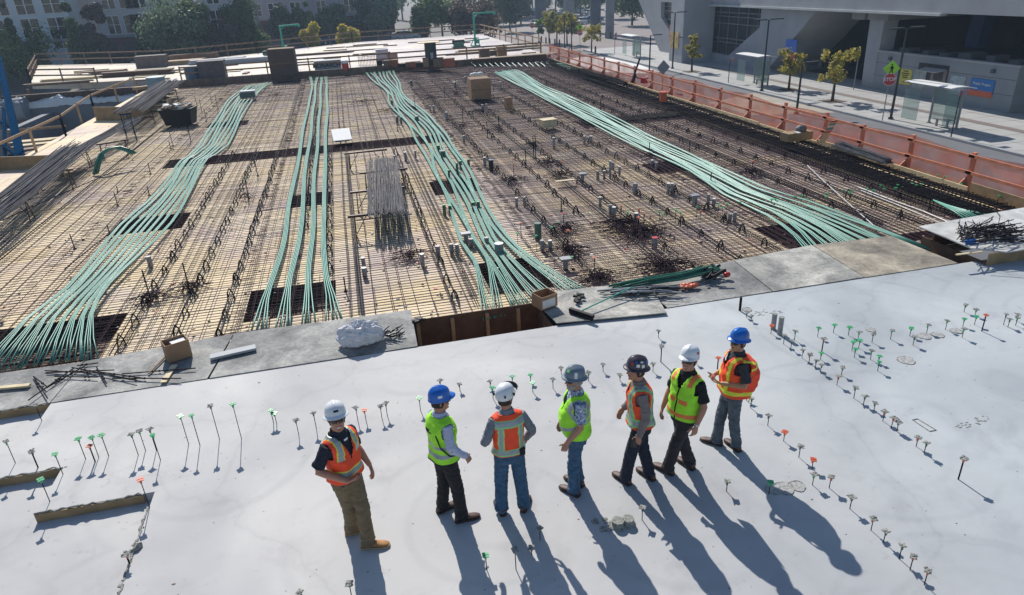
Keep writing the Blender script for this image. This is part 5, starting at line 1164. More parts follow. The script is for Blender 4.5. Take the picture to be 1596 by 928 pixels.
LM = {'dark': leaf_material('dark_foliage', (.045, .08, .035), (.13, .19, .06), .45), 'grey': leaf_material('grey_green_foliage', (.10, .16, .09), (.25, .33, .20), .45), 'mid': leaf_material('mid_green_foliage', (.08, .14, .04), (.21, .30, .08), .45),
      'brown': leaf_material('reddish_foliage', (.08, .06, .045), (.16, .11, .08), .35), 'yellow': leaf_material('yellow_foliage', (.42, .38, .03), (.75, .58, .06), .5), 'autumn': leaf_material('yellow_green_foliage', (.20, .23, .04), (.55, .42, .08), .5)}
def tree(P, h, rx, lm, kind, label, seed, n=2600, size=.3, group=None, tr=.35, lob=0):
    t = empty('tree', P, ru(0, 6.3), label, 'tree', group)
    th = h * tr
    me = trunk(th + h * .3, .05 + h * .018, seed, BARK, 6, rx * .5); o = bpy.data.objects.new('trunk', me); COL.objects.link(o); o.parent = t
    me = crown(seed, n, rx, (h - th) / 2, size, LM[lm], lob or (12 if kind == 'cone' else 10), kind, th); o = bpy.data.objects.new('crown', me); COL.objects.link(o); o.parent = t
    return t
TREES = [  # u, v-base at ZG, distance y, height, radius
 (22, 100, 'mid', 'round', 9.0, 4.6, 'broad mid green tree at the far left behind the guardrail'), (-8, 100, 'mid', 'round', 10.0, 4.5, 'mid green tree cut by the left photo edge'), (33, 96, 'dark', 'cone', 12.5, 2.3, 'narrow dark conifer in front of the pale blue apartment building'),
 (62, 100, 'dark', 'cone', 11, 2.2, 'leaning dark conifer right of the narrow dark one'), (126, 96, 'dark', 'cone', 13.5, 2.3, 'tall dark conifer between the two apartment buildings'), (143, 98, 'dark', 'cone', 8.5, 2.6, 'shorter green conifer in front of the tall dark one'),
 (158, 90, 'brown', 'round', 11.5, 2.4, 'thin brownish tree right of the tall dark conifer'), (233, 84, 'dark', 'cone', 10.5, 2.3, 'dark conifer left of the large grey green tree'), (280, 88, 'grey', 'round', 12.5, 5.2, 'large grey green tree left of centre'),
 (312, 90, 'dark', 'round', 10.5, 3.2, 'dark tree right of the large grey green tree'), (345, 84, 'brown', 'round', 8.0, 4.2, 'reddish brown tree near the back rail'), (385, 80, 'dark', 'round', 9.0, 3.0, 'dark tree right of the reddish one'), (300, 92, 'grey', 'round', 4.5, 2.8, 'low grey green bush below the large grey green tree'),
 (455, 72, 'dark', 'round', 6.8, 3.0, 'dark small tree left of the first yellow tree'), (490, 76, 'yellow', 'round', 4.6, 1.9, 'left of the two bright yellow trees'), (549, 74, 'yellow', 'round', 5.4, 2.1, 'right of the two bright yellow trees'), (486, 70, 'mid', 'cone', 10.0, 2.3, 'tall green conifer behind the left yellow tree'), (526, 66, 'dark', 'round', 8.5, 3.4, 'dark round tree behind the two yellow trees'),
 (610, 60, 'grey', 'round', 10.5, 4.2, 'grey green tree above the parked silver car'), (655, 60, 'dark', 'cone', 12, 2.6, 'dark tree right of the grey green one above the car'), (690, 58, 'mid', 'round', 11.0, 4.4, 'bright green tree behind the back guardrail'), (742, 58, 'brown', 'round', 7.5, 4.4, 'brownish tree left of the right green hoist'), (580, 58, 'dark', 'round', 12, 3.5, 'tall dark tree left of the grey green one'),
 (400, 76, 'mid', 'round', 4.0, 2.0, 'small green shrub tree near the left hoist'), (795, 50, 'dark', 'round', 9, 3.5, 'dark tree right of the right hoist'), (812, 38, 'dark', 'round', 9, 4, 'dark tree beside the tall viaduct column'), (775, 40, 'dark', 'round', 12, 5, 'wide dark tree behind the right hoist')]
TOPS = {22: (58, 5.2), -8: (64, 4.2), 33: (18, 1.5), 62: (46, 1.8), 126: (-8, 2.0), 143: (48, 2.3), 158: (6, 1.8), 233: (22, 2.0), 280: (-6, 4.6), 312: (8, 3.0), 345: (36, 4.0), 385: (-4, 3.0), 300: (62, 2.8), 455: (15, 3.0), 490: (41, 1.9), 549: (36, 2.1), 486: (8, 2.2), 526: (13, 3.6), 610: (-4, 4.2), 655: (-2, 2.6), 690: (-6, 4.6), 742: (16, 4.6), 580: (0, 2.6), 400: (50, 2.0)}
for i, (u, v, lm, kd, h, r, lb) in enumerate(TREES):
    z = -1.75 if u < 760 else ZS; P = at(u, v, z)
    if u < 420 and P.y < 93 : P = aty(u, v, 93 + (i % 3)); P.z = z
    if u < 420: P = aty(u, v, 93.5 + (i % 4) * 1.2); P.z = z - .0
    if u in TOPS: h = (aty(u, TOPS[u][0], P.y).z - z) * 1.14; r = TOPS[u][1]
    tree((P.x, P.y, z), h, r, lm, kd, lb, 300 + i, n=5200, size=.19 if P.y < 110 else .26, group='trees behind the site', tr=.12)
# background tree mass, further off
random.seed(161); LMk = LM['dark']
for i in range(16):
    u = 620 + i * 44; P = at(u, 4 + (i % 3) * 4, ZS); P = Vector((P.x, P.y, 0)) * (210 / max(P.y, 1)); tree((P.x, 200 + (i % 4) * 8, ZS), ru(9, 14), ru(5, 7), random.choice(('dark', 'mid', 'dark', 'grey')), 'round', 'distant tree far beyond the plaza, %s from the left' % nth(i + 1), 400 + i, n=1400, size=.7, group='distant trees beyond the plaza')
# street trees
for i, (u, v, vt, rx, lm, lb) in enumerate(((1078, 112, 52, 1.05, 'autumn', 'small yellow green street tree in front of the large concrete pier'), (1229, 140, 76, 1.25, 'autumn', 'yellow and red tinged street tree left of the larger one'), (1297, 158, 73, 1.6, 'autumn', 'larger yellow green street tree by the road edge'), (922, 82, 36, 1.5, 'autumn', 'thin street tree right of the far stop sign'),
                                            (856, 68, 22, 2.2, 'mid', 'green plaza tree, left of the three by the bollards'), (868, 69, 18, 2.2, 'autumn', 'pale green plaza tree, middle of the three by the bollards'), (884, 71, 20, 2.0, 'autumn', 'orange tinged plaza tree, right of the three by the bollards'))):
    z = ZS + (.13 if u > 900 else 0); P = at(u, v, z); h = height(u, v, vt, z)
    tree(P, h, rx, lm, 'round', lb, 500 + i, n=1000 if u > 900 else 1500, size=.14 if u > 900 else .2, group='street trees', tr=.32, lob=24)
    if u > 1000: mb = MB(); mb.box((P.x, P.y, z + .008), (1.5, 1.5, .012), mat('tree_pit_soil', (.10, .07, .055), .9, .3, 4)); tag(mb.build('tree_pit'), 'square soil pit at the foot of ' + lb.split(' in front')[0].split(' left of')[0].split(' by the')[0], 'tree pit')

# ------------------------------------------------------------------ apartment buildings at the back left
def facade(name, label, x0, x1, y, zg, ztop, depth, wallm, basem, base_h, cols, floors, ww, wh, sill, frame=None, skip=()):
    t = empty(name, ((x0 + x1) / 2, y, zg), 0, label, 'apartment building'); ox = (x0 + x1) / 2
    mb = MB(); mb.bx(x0 - ox, x1 - ox, 0, depth, base_h, ztop - zg, wallm); mb.build('wall', t)
    mb = MB(); mb.bx(x0 - ox + .01, x1 - ox - .01, -.06, depth, 0, base_h, basem); mb.build('ground_floor', t)
    mb = MB(); mb.bx(x0 - ox - .05, x1 - ox + .05, -.16, 0, base_h - .15, base_h + .15, CONC); mb.build('band_course', t)
    fr = frame or WHITEP
    for j, zf in enumerate(floors):
        for i, xc in enumerate(cols):
            if (i, j) in skip: continue
            z0 = zf - zg + sill
            mb = MB(); mb.bx(xc - ox - ww / 2, xc - ox + ww / 2, -.05, .02, z0, z0 + wh, fr); w = mb.build('window', t)
            mb = MB()
            for sx in (-1, 1):
                for (a, b) in ((.06, wh / 2 - .02), (wh / 2 + .04, wh - .06)):
                    xm = xc - ox + sx * ww / 4; mb.bx(xm - ww / 4 + .06, xm + ww / 4 - .06, -.062, -.052, z0 + a, z0 + b, GLASS)
            mb.build('pane', w)
    return t
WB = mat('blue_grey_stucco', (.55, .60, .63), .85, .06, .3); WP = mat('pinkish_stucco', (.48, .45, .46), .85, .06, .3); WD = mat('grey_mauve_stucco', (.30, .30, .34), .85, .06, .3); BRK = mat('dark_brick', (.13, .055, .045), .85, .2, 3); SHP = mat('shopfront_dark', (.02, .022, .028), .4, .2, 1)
zg = -1.75
def fx(u, y): return aty(u, 40, y).x
xa = [fx(-38, 104), fx(7, 104), fx(48, 104), fx(90, 104)]
facade('apartment_building', 'pale blue grey apartment block with white paired windows at the far left', fx(-90, 104), fx(112, 104), 104, zg, 16, 12, WB, WB, 3.4, xa, [aty(60, 78, 104).z, aty(60, 58, 104).z - .0, aty(60, 21, 104).z - .1, aty(60, 21, 104).z + 3.6], 2.1, 2.2, .0)
xb = [fx(178, 108), fx(205, 108), fx(214, 108), fx(226, 108), fx(262, 108), fx(300, 108), fx(340, 108), fx(380, 108)]
facade('apartment_building', 'pinkish grey apartment block with brick band behind the conifers', fx(152, 108), fx(392, 108), 108, zg, 15, 12, WP, BRK, aty(200, 56, 108).z - zg, xb, [aty(190, 53, 108).z, aty(190, 14, 108).z, aty(190, 14, 108).z + 3.8], 1.6, 2.3, .0)
xc = [fx(404, 132), fx(431, 132), fx(465, 132), fx(505, 132), fx(548, 132), fx(590, 132)]
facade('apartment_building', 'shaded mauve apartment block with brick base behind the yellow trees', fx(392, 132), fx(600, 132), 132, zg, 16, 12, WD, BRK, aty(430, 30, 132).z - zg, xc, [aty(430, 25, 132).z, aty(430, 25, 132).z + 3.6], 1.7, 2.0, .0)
t = empty('shopfront', (fx(480, 131), 131.0, zg), 0, 'dark shopfront openings at the base of the shaded mauve block', 'shopfront')
for k in range(9): mb = MB(); mb.bx(-14 + k * 3.3, -14 + k * 3.3 + 2.4, .7, .85, .2, 2.9, SHP); mb.build('shop_window', t)
t = empty('shopfront', (fx(205, 107.5), 107.6, zg), 0, 'dark shopfront openings at the base of the pinkish block', 'shopfront')
for k in range(7): mb = MB(); mb.bx(-5 + k * 3.3, -5 + k * 3.3 + 2.4, .2, .3, .2, 2.5, SHP); mb.build('shop_window', t)

# ------------------------------------------------------------------ cars
CARG = mat('car_glass', (.01, .012, .015), .08, 0); TYRE = mat('tyre_rubber', (.012, .012, .012), .8, 0); RIM = mat('wheel_rim', (.4, .4, .42), .3, 0, metal=.7)
def make_car(P, rz, paint, label, group=None):
    t = empty('parked_car', P, rz, label, 'car', group)
    def ringx(x, w, z0, z1, b=.06):
        return [Vector((x, y, z)) for y, z in ((-w, z0 + b), (-w + b, z0), (w - b, z0), (w, z0 + b), (w, z1 - b), (w - b, z1), (-w + b, z1), (-w, z1 - b))]
    mb = MB(); mb.rings([ringx(x, w, .22, z) for x, w, z in ((-2.25, .70, .70), (-2.1, .84, .86), (-1.6, .88, .93), (-.5, .90, .93), (.9, .90, .92), (1.7, .87, .82), (2.15, .80, .70), (2.28, .62, .58))], paint); mb.build('body', t, True)
    mb = MB(); mb.rings([[Vector((x, y, z)) for y, z in ((-w, z0), (w, z0), (w * .84, z1), (-w * .84, z1))] for x, w, z0, z1 in ((-1.75, .80, .90, .93), (-1.1, .80, .90, 1.38), (-.2, .80, .90, 1.44), (.45, .80, .90, 1.38), (1.15, .80, .88, .93))], CARG); c = mb.build('windows', t)
    mb = MB(); mb.rings([[Vector((x, y, z)) for y, z in ((-w, z0), (w, z0), (w, z0 + .03), (-w, z0 + .03))] for x, w, z0 in ((-1.1, .66, 1.37), (-.2, .68, 1.43), (.42, .66, 1.375))], paint); mb.build('roof', t)
    for x in (-1.38, 1.38):
        for y in (-.86, .86):
            mb = MB(); mb.tube([(x, y - .1, .32), (x, y + .1, .32)], .32, TYRE, 16); w = mb.build('wheel', t); mb = MB(); mb.tube([(x, y + (.1 if y > 0 else -.115), .32), (x, y + (.115 if y > 0 else -.1), .32)], .2, RIM, 12); mb.build('rim', w)
    for y in (-.6, .6): mb = MB(); mb.box((2.2, y, .62), (.12, .28, .12), WHITEP); mb.build('headlight', t); mb = MB(); mb.box((-2.2, y, .72), (.08, .26, .12), RED); mb.build('tail_light', t)
    return t
SIL = mat('silver_car_paint', (.28, .31, .34), .3, .05, 2, metal=.3); WHC = mat('white_car_paint', (.7, .7, .7), .3, .03, 2); BLC = mat('black_car_paint', (.015, .015, .02), .25, 0); BUC = mat('blue_car_paint', (.03, .07, .2), .3, 0); REC = mat('red_car_paint', (.3, .02, .02), .3, 0)
P = aty(633, 63, 112); make_car((P.x, 112, zg + .06), 0, SIL, 'silver blue sedan parked behind the back guardrail')
P = aty(522, 66, 114); make_car((P.x, 114, zg + .06), 0, BUC, 'dark blue car half hidden between the two yellow trees')
P = aty(200, 80, 104); make_car((aty(197, 80, 104.5).x, 101, zg + .06), .1, BLC, 'dark car in the shade beside the pinkish block')
random.seed(171); pos = [(812, 18), (832, 26), (862, 14), (880, 22), (905, 12), (915, 24), (925, 34), (905, 38), (862, 34), (835, 42), (790, 22), (770, 14), (955, 20), (1400, 40), (1420, 30), (920, 6), (893, 4), (842, 6), (1450, 46)]
for i, (u, v) in enumerate(sorted(pos)):
    P = at(u, v, ZS); 
    if P.y > 215: P *= 205 / P.y
    make_car((P.x, P.y, ZS + .02), random.choice((0, .2, 1.6, -.3)), random.choice((WHC, WHC, SIL, BLC, REC, BUC, WHC)), 'distant car beyond the plaza, %s from the left' % nth(i + 1), 'distant cars beyond the plaza')

# ------------------------------------------------------------------ viaduct columns and the station building
def col(P, r, h, label, m_=CONCD, cap=True):
    t = empty('viaduct_column', P, 0, label, 'column', 'round viaduct columns'); mb = MB(); mb.cyl((0, 0, 0), r, h, m_, 20); mb.build('shaft', t)
    if cap: mb = MB(); mb.bx(-r * 1.6, r * 1.6, -r * 4, r * 4, h, h + 1.4, m_); mb.build('cap_beam', t)
for i, (u, v, r, lb) in enumerate(((843, 41, .95, 'round dark viaduct column, leftmost behind the plaza trees'), (887, 33, .85, 'round viaduct column right of the leftmost one'), (928, 52, .9, 'round viaduct column beside the far stop sign'), (950, 60, .75, 'slim viaduct column next to the station building'), (805, 14, 1.0, 'distant viaduct column left of the plaza trees'))):
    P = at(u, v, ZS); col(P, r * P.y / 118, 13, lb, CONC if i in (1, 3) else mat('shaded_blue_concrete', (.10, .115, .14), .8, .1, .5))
XF = 40.6
DKI = mat('shade_toned_concrete', (.022, .022, .026), .85, .25, .8)  # undercroft shade put into the concrete colour
st = empty('station_building', (XF, 60, ZS), 0, 'grey concrete station building with slanted legs and dark glass walls along the street', 'station building')
SO = Vector((XF, 60, ZS))
def sp(name, polyyz, x, dx, m_, parent=st):
    mb = MB(); mb.prism([Vector((x, y, z)) - SO for y, z in polyyz], (dx, 0, 0), m_); return mb.build(name, parent)
TOPZ = 7.5; BEAMZ = 2.5
def ext(p, q, z): t = (z - p[1]) / (q[1] - p[1]); return (p[0] + (q[0] - p[0]) * t, z)
# upper concrete fascia, running along the whole facade
sp('fascia_beam', [(76, BEAMZ + .05), (20, BEAMZ + .05), (20, TOPZ), (76, TOPZ)], XF - .55, 3.2, CONCL)
sp('fascia_soffit_trim', [(76, BEAMZ - .12), (41.9, BEAMZ - .12), (41.9, BEAMZ + .05), (76, BEAMZ + .05)], XF - .75, .6, mat('pale_trim', (.5, .51, .5), .6, .1, 2))
# slanted leg 1 (left), leg 2 (right)
l1t = ext((87.27, -3.5), (94.9, 2.7), TOPZ)
sp('slanted_leg', [(87.3, ZS), (83.5, ZS), (83.5, -1.45), (84.0, -1.42), (87.5, .76), (87.7, BEAMZ + .05), (84.0, BEAMZ + .06), (83.5, TOPZ), l1t, ], XF, 4.5, CONCL)
sp('base_wall', [(83.5, ZS), (76.0, ZS), (76.0, TOPZ), (83.5, TOPZ)], XF - .02, 2.6, CONCL)
sp('slanted_leg', [(75.9, ZS), (61.5, ZS), (62.5, -3.1), (55.9, BEAMZ + .05), (64.7, BEAMZ + .05), (64.7, .58), (70.2, -2.51), (75.9, -2.45)], XF, 5.5, CONCL)
sp('glass_wall', [(76, -2.6), (70, -2.6), (64.6, .6), (64.6, BEAMZ), (76, BEAMZ)], XF + .45, .1, GLASS)
sp('small_glass', [(87.6, BEAMZ), (83.9, BEAMZ), (83.9, -1.5), (87.6, .8)], XF + .5, .1, GLASS)
MULL = mat('mullion_metal', (.20, .21, .23), .5, .1, 3)
for y in (75.2, 73.3, 71.4, 69.5, 67.6, 65.7): sp('mullion', [(y, -2.5 if y > 70 else -2.5 + (70.2 - y) * .56), (y - .07, -2.5 if y > 70 else -2.5 + (70.2 - y) * .56), (y - .07, BEAMZ), (y, BEAMZ)], XF + .38, .06, MULL)
for z, ye in ((1.7, 64.8), (1.3, 64.8), (.6, 64.9), (-.9, 67.5), (-1.3, 68.2)): sp('transom', [(75.9, z), (ye, z), (ye, z + .08), (75.9, z + .08)], XF + .34, .06, MULL)
for z in (2.0, 1.5, .5, -.3): sp('transom', [(87.5, z), (84, z), (84, z + .07), (87.5, z + .07)], XF + .42, .05, MULL)
# pier standing forward
mb = MB(); mb.bx(36.9 - XF, 40.58 - XF, 73.72 - 60, 76.9 - 60, 0, TOPZ - ZS, CONCL); mb.build('entrance_pier', st)
mb = MB(); mb.bx(36.88 - XF, 36.9 - XF, 73.6 - 60, 77.0 - 60, 2.8, 2.9, CONCD); mb.build('pier_joint', st)
# side faces + undercroft, back wall and cap beam, columns
sp('undercroft_wall', [(62, ZS), (20, ZS), (20, BEAMZ), (62, BEAMZ)], XF + 17, .4, mat('undercroft_wall', (.03, .022, .026), .8, .3, .6))  # back wall colour darkened to carry the undercroft shade
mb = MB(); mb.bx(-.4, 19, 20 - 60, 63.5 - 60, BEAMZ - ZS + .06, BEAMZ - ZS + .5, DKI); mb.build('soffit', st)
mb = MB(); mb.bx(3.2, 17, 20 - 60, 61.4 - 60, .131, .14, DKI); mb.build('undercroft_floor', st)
mb = MB(); mb.bx(5.6, 17, 61.5 - 60, 62 - 60, 0, BEAMZ - ZS, DKI); mb.build('side_wall', st); mb = MB(); mb.bx(9, 17, 21 - 60, 21.4 - 60, 0, BEAMZ - ZS, DKI); mb.build('light_block_end_wall', st)  # wall at the near end is unseen, added to keep light out
CB = XF + .9
mb = MB(); mb.bx(.9, 16, 51.2 - 60, 52.7 - 60, 1.72 - ZS, BEAMZ - ZS + .04, CONC); mb.build('cap_beam', st)
mb = MB(); mb.rings([[Vector((CB + a, y, z)) - SO for a, y in ((0, y0), (1.3, y0), (1.3, y1), (0, y1))] for z, y0, y1 in ((ZS, 49.0, 50.3), (1.75, 48.9, 50.5))], CONCL); mb.build('column', st)
mb = MB(); mb.bx(.9, 16, 48.6 - 60, 50.8 - 60, 1.74 - ZS, BEAMZ - ZS + .03, CONC); mb.build('cap_beam', st)
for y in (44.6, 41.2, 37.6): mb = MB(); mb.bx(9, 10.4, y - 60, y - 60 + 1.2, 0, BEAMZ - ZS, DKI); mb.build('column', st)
mb = MB(); mb.prism([Vector((48, 47.6, -3)) - SO, Vector((48, 46.4, -3)) - SO, Vector((48, 46.0, BEAMZ)) - SO, Vector((48, 47.2, BEAMZ)) - SO], (1.0, 0, 0), mat('deep_blue_panel', (.01, .06, .20), .5, .1, 2)); mb.build('blue_pillar', st)
# posters
def panel(name, x, y0, y1, z0, z1, m_, parent, O, dx=.06): mb = MB(); mb.prism([Vector((x, y, z)) - O for y, z in ((y0, z0), (y1, z0), (y1, z1), (y0, z1))], (-dx, 0, 0), m_); return mb.build(name, parent)
panel('blue_poster', XF - .01, 60.0, 58.3, -1.9, -.2, HB, st, SO); 
panel('poster_red_foot', XF - .075, 60.0, 58.3, -1.9, -1.35, RED, st, SO, .02)
panel('poster', XF - .01, 84.6, 82.7, -1.9, -.0, mat('poster_cyan', (.1, .4, .5), .5, .3, 1), st, SO); panel('poster_red_edge', XF - .08, 84.6, 83.9, -1.9, 0, CAPO, st, SO, .02); panel('poster', 36.88, 76.6, 74.6, -1.9, -.2, mat('poster_sand', (.5, .35, .12), .5, .5, 2), st, SO)
# unseen building mass overhead, added to block sun from the undercroft
mb = MB(); mb.bx(2.7, 26, 20 - 60, 90 - 60, BEAMZ - ZS + .55, TOPZ - ZS - .05, CONCD); mb.build('sun_block_upper_deck', st)
# ticket booth
BO = Vector((41.5, 42.6, ZS)); bt = empty('station_booth', BO, 0, 'low grey concrete station booth with yellow and blue signs facing the street', 'booth')
def bp(name, x0, x1, y0, y1, z0, z1, m_, parent=bt): mb = MB(); mb.bx(x0, x1, y0 - BO.y, y1 - BO.y, z0 - ZS, z1 - ZS, m_); return mb.build(name, parent)
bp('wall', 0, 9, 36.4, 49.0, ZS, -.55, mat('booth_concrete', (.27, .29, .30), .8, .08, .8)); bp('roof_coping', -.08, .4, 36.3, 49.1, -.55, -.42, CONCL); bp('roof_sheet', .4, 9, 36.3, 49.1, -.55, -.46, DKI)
random.seed(66)
for k in range(6): y = 37.2 + k * 1.9; bp('roof_clutter', .8, 1.6 + rnd(), y, y + ru(.5, 1.3), -.46, ru(-.3, -.1), CONCD)
for z in (-1.35, -2.3): bp('wall_joint', -.012, 0, 36.4, 49, z, z + .03, CONCD)
bp('service_recess', -.02, .1, 41.8, 44.6, -2.3, -.95, SHP); w = bp('service_window', -.05, .0, 41.9, 43.3, -2.25, -1.25, mat('window_surround', (.22, .19, .19), .6, .1, 3)); bp('window_glass', -.07, -.05, 42.2, 43.0, -2.0, -1.4, GLASS)
mb = MB(); mb.prism([Vector((-.02, 42.0 - BO.y, 2.25)), Vector((-.02, 43.9 - BO.y, 2.25)), Vector((-.8, 43.9 - BO.y, 2.1)), Vector((-.8, 42.0 - BO.y, 2.1))], (0, 0, .05), mat('awning_metal', (.45, .42, .42), .4, .1, 3)); mb.build('awning', bt)
bp('map_case', -.06, 0, 43.7, 44.8, -2.75, -1.5, mat('map_pale', (.30, .34, .34), .3, .3, 3)); bp('map_case', -.06, 0, 40.2, 41.5, -2.75, -1.5, mat('map_blue', (.35, .42, .45), .3, .3, 4))
ys_ = bp('yellow_sign', -.05, 0, 45.1, 46.3, -2.65, -1.55, mat('sign_yellow', (.62, .55, .10), .6, .06, 3))
for k, (z, ln) in enumerate(((-1.72, .5), (-1.88, .8), (-2.02, .6), (-2.17, .55), (-2.5, .2))): bp('print_line', -.058, -.05, 45.7 - ln / 2, 45.7 + ln / 2, z, z + .07, BLK, ys_)
bs = bp('blue_sign', -.06, 0, 37.9, 39.75, -2.45, -1.5, mat('sign_blue', (.02, .17, .45), .5, .05, 3)); bp('red_strip', -.068, -.06, 37.9, 39.75, -2.62, -2.25, CAPO)
text('Public Project', .25, WHITEP, bt, (-.075, 38.82 - BO.y, -1.82 - ZS), (R_(90), 0, R_(-90)))
for y in (47.5, 38.2): bp('wall_lamp', -.2, 0, y - .12, y + .12, -1.05, -.8, CONCD)

# ------------------------------------------------------------------ street furniture
def lamp(u, v, label, arms=2, h=5.5, z=ZP):
    P = at(u, v, z); t = empty('street_lamp', P, 0, label, 'street lamp', 'street lamps')
    mb = MB(); mb.cyl((0, 0, 0), .16, .12, POLE, 12); mb.cyl((0, 0, .12), .085, h - .12, POLE, 10, .06); mb.build('pole', t)
    for s in ((-1, 1) if arms == 2 else (1,)):
        mb = MB(); mb.tube([(0, 0, h - .05), (s * .3, 0, h + .02)], .03, POLE, 6); mb.box((s * .75, 0, h + .03), (.95, .3, .09), POLE); mb.build('lamp_head', t)
    return t
lamp(1048, 107, 'tall double headed street lamp in front of the large concrete pier'); lamp(1388, 186, 'tall double headed street lamp beside the near stop sign'); lamp(1187, 142, 'tall double headed street lamp between the two pavement shelters')
lamp(1012, 111, 'shorter single headed lamp at the road edge, left one', 1, 3.55, ZS); lamp(1241, 178, 'shorter single headed lamp behind the orange fence, right one', 1, 3.4, ZS)
lamp(840, 66, 'far single headed lamp left of the plaza trees', 1, 4.6, ZS); lamp(880, 75, 'far lamp pole among the plaza trees', 2, 4.6, ZS); lamp(891, 84, 'far single headed lamp left of the far stop sign', 1, 3.9, ZS); lamp(805, 62, 'far thin lamp pole beyond the pale deck corner', 1, 4.0, ZS)
def sign_post(u, v, label, z=ZP, ped=True, hs=(2.55, 3.2)):
    P = at(u, v, z); t = empty('street_sign', P, 0, label, 'street sign')
    mb = MB(); mb.cyl((0, 0, 0), .03, 3.55 if ped else 2.9, GALV, 8); mb.build('post', t)
    ang = atan2(P.x, P.y)   # faces back down the street
    Rz = Matrix.Rotation(-ang * .55, 4, 'Z')
    def pl(pts, y, m_, name, par):
        mb = MB(); mb.prism([Rz @ Vector((x, y, zz)) for x, zz in pts], Rz @ Vector((0, .006, 0)), m_); return mb.build(name, par)
    r = .40; oct_ = lambda r: [(cos(pi / 8 + k * pi / 4) * r, hs[0] + sin(pi / 8 + k * pi / 4) * r) for k in range(8)]
    pl(oct_(r), -.045, WHITEP, 'octagon_border', t); s = pl(oct_(r * .93), -.053, RED, 'octagon_face', t)
    o = text('STOP', .30, WHITEP, t, Rz @ Vector((0, -.06, hs[0])), (R_(90), 0, -ang * .55), bold=.006)
    if ped:
        d = .50; YG = mat('fluorescent_yellow_green', (.35, .72, .02), .5, .05, 3)
        pl([(0, hs[1] - d), (d, hs[1]), (0, hs[1] + d), (-d, hs[1])], -.045, YG, 'warning_diamond', t)
        mb = MB()
        def limb2(a, b, w): mb.beam(Rz @ Vector((a[0], -.055, a[1] + hs[1])), Rz @ Vector((b[0], -.055, b[1] + hs[1])), w, .012, BLK, up=Rz @ Vector((0, 1, 0)))
        limb2((.0, .16), (.02, -.05), .12); limb2((.02, -.04), (-.11, -.27), .05); limb2((.02, -.04), (.10, -.27), .05); limb2((0, .13), (-.13, .0), .04); limb2((0, .13), (.12, .02), .04)
        mb.ell(Rz @ Vector((0, -.055, hs[1] + .23)), (.05, .01, .05), BLK, 8); mb.build('walking_figure', t)
    return t
sign_post(1375, 188, 'red STOP sign under a yellow green walking figure diamond, nearest at right'); sign_post(904, 82, 'far red STOP sign under a small yellow green diamond', ZS); sign_post(830, 66, 'far small red STOP sign without a diamond', ZS, False)
# grey back of a diamond sign by the fence
P = at(1032, 150, ZS); t = empty('diamond_sign', at(1032, 142, ZS), 0, 'grey back of a diamond road sign standing behind the orange fence', 'street sign'); mb = MB(); mb.cyl((0, 0, 0), .04, 2.2, POLE, 6); mb.build('post', t); mb = MB(); mb.prism([(0, -.05, 1.35), (.62, -.05, 1.97), (0, -.05, 2.6), (-.62, -.05, 1.97)], (0, .02, 0), CONC); mb.build('sign_plate', t)
# poles
for i, (u, v, h, lb) in enumerate(((1330, 140, 3.0, 'slanting pale pole in front of the dark undercroft'), (1135, 129, 2.1, 'thin stop post on the pavement right of the small street tree'), (958, 84, 2.3, 'brown stop post left of the far shelter'), (1482, 214, 2.6, 'thin bus stop post in front of the near shelter'))):
    P = at(u, v, ZP); t = empty('stop_post', P, 0, lb, 'post'); mb = MB(); mb.cyl((0, 0, 0), .035, h, GALV if i == 0 else POLE, 8); mb.build('pole', t)
    if i != 0: mb = MB(); mb.box((.2, 0, h - .15), (.55, .04, .3), mat('flag_sign', (.35, .2, .25), .6, .3, 6)); mb.build('stop_flag', t)
# bollards
for i, (u, v) in enumerate(((844, 66), (851, 68), (857, 70), (865, 71), (872, 72), (928, 84), (936, 58), (944, 59), (952, 60), (960, 61))):
    P = at(u, v, ZS if u < 900 else ZP); t = empty('bollard', P, 0, 'dark bollard, %s from the left between plaza and station' % nth(i + 1), 'bollard', 'dark bollards'); mb = MB(); mb.lathe([(.12, 0), (.12, .85), (.1, .93), (.03, .96)], POLE, n=12); mb.build('bollard_post', t); mb = MB(); mb.cyl((0, 0, 0), .17, .05, POLE, 12); mb.build('foot', t)
# shelters
def shelter(u, v, label, w=1.5, L=3.4, h=2.35):
    P = at(u, v, ZP); t = empty('bus_shelter', P, 0, label, 'bus shelter', 'glass bus shelters')
    for y in (0, L * .62): mb = MB(); mb.tube([(0, y, 0), (0, y, h)], .07, GALV, 10); mb.cyl((0, y, 0), .13, .05, GALV, 10); mb.build('post', t)
    mb = MB(); n = 8; vs = []
    for j in (0, 1):
        for i in range(n + 1): x = .35 - (w + .35) * i / n; vs.append((x, -.5 + j * (L + .2), h + .10 * sin(pi * i / n) + .10 * i / n))
    mb.add(vs + [(x, y, z + .05) for x, y, z in vs], [(i, i + 1, i + n + 2, i + n + 1) for i in range(n)] + [(i + 2 * n + 2, i + 3 * n + 3, i + 3 * n + 4, i + 2 * n + 3) for i in range(n)] + [(i, i + 2 * n + 2, i + 2 * n + 3, i + 1) for i in range(n)] + [(i + n + 1, i + n + 2, i + 3 * n + 4, i + 3 * n + 3) for i in range(n)], WHITEP); mb.build('roof', t)
    mb = MB(); mb.bx(-.01, .01, .1, L * .6, .25, h - .25, CGL); mb.build('back_glass', t); mb = MB(); mb.bx(-1.1, -.1, -.01, .01, .25, h - .3, CGL); mb.build('side_glass', t); mb = MB(); mb.bx(-1.0, -.98, L * .62, L, .2, h - .35, CGL); mb.build('wind_screen', t)
    mb = MB(); mb.bx(-.55, -.12, .2, 1.3, .45, .5, GALV); mb.bx(-.4, -.3, .3, .4, 0, .45, GALV); mb.bx(-.4, -.3, 1.1, 1.2, 0, .45, GALV); mb.build('bench', t); return t
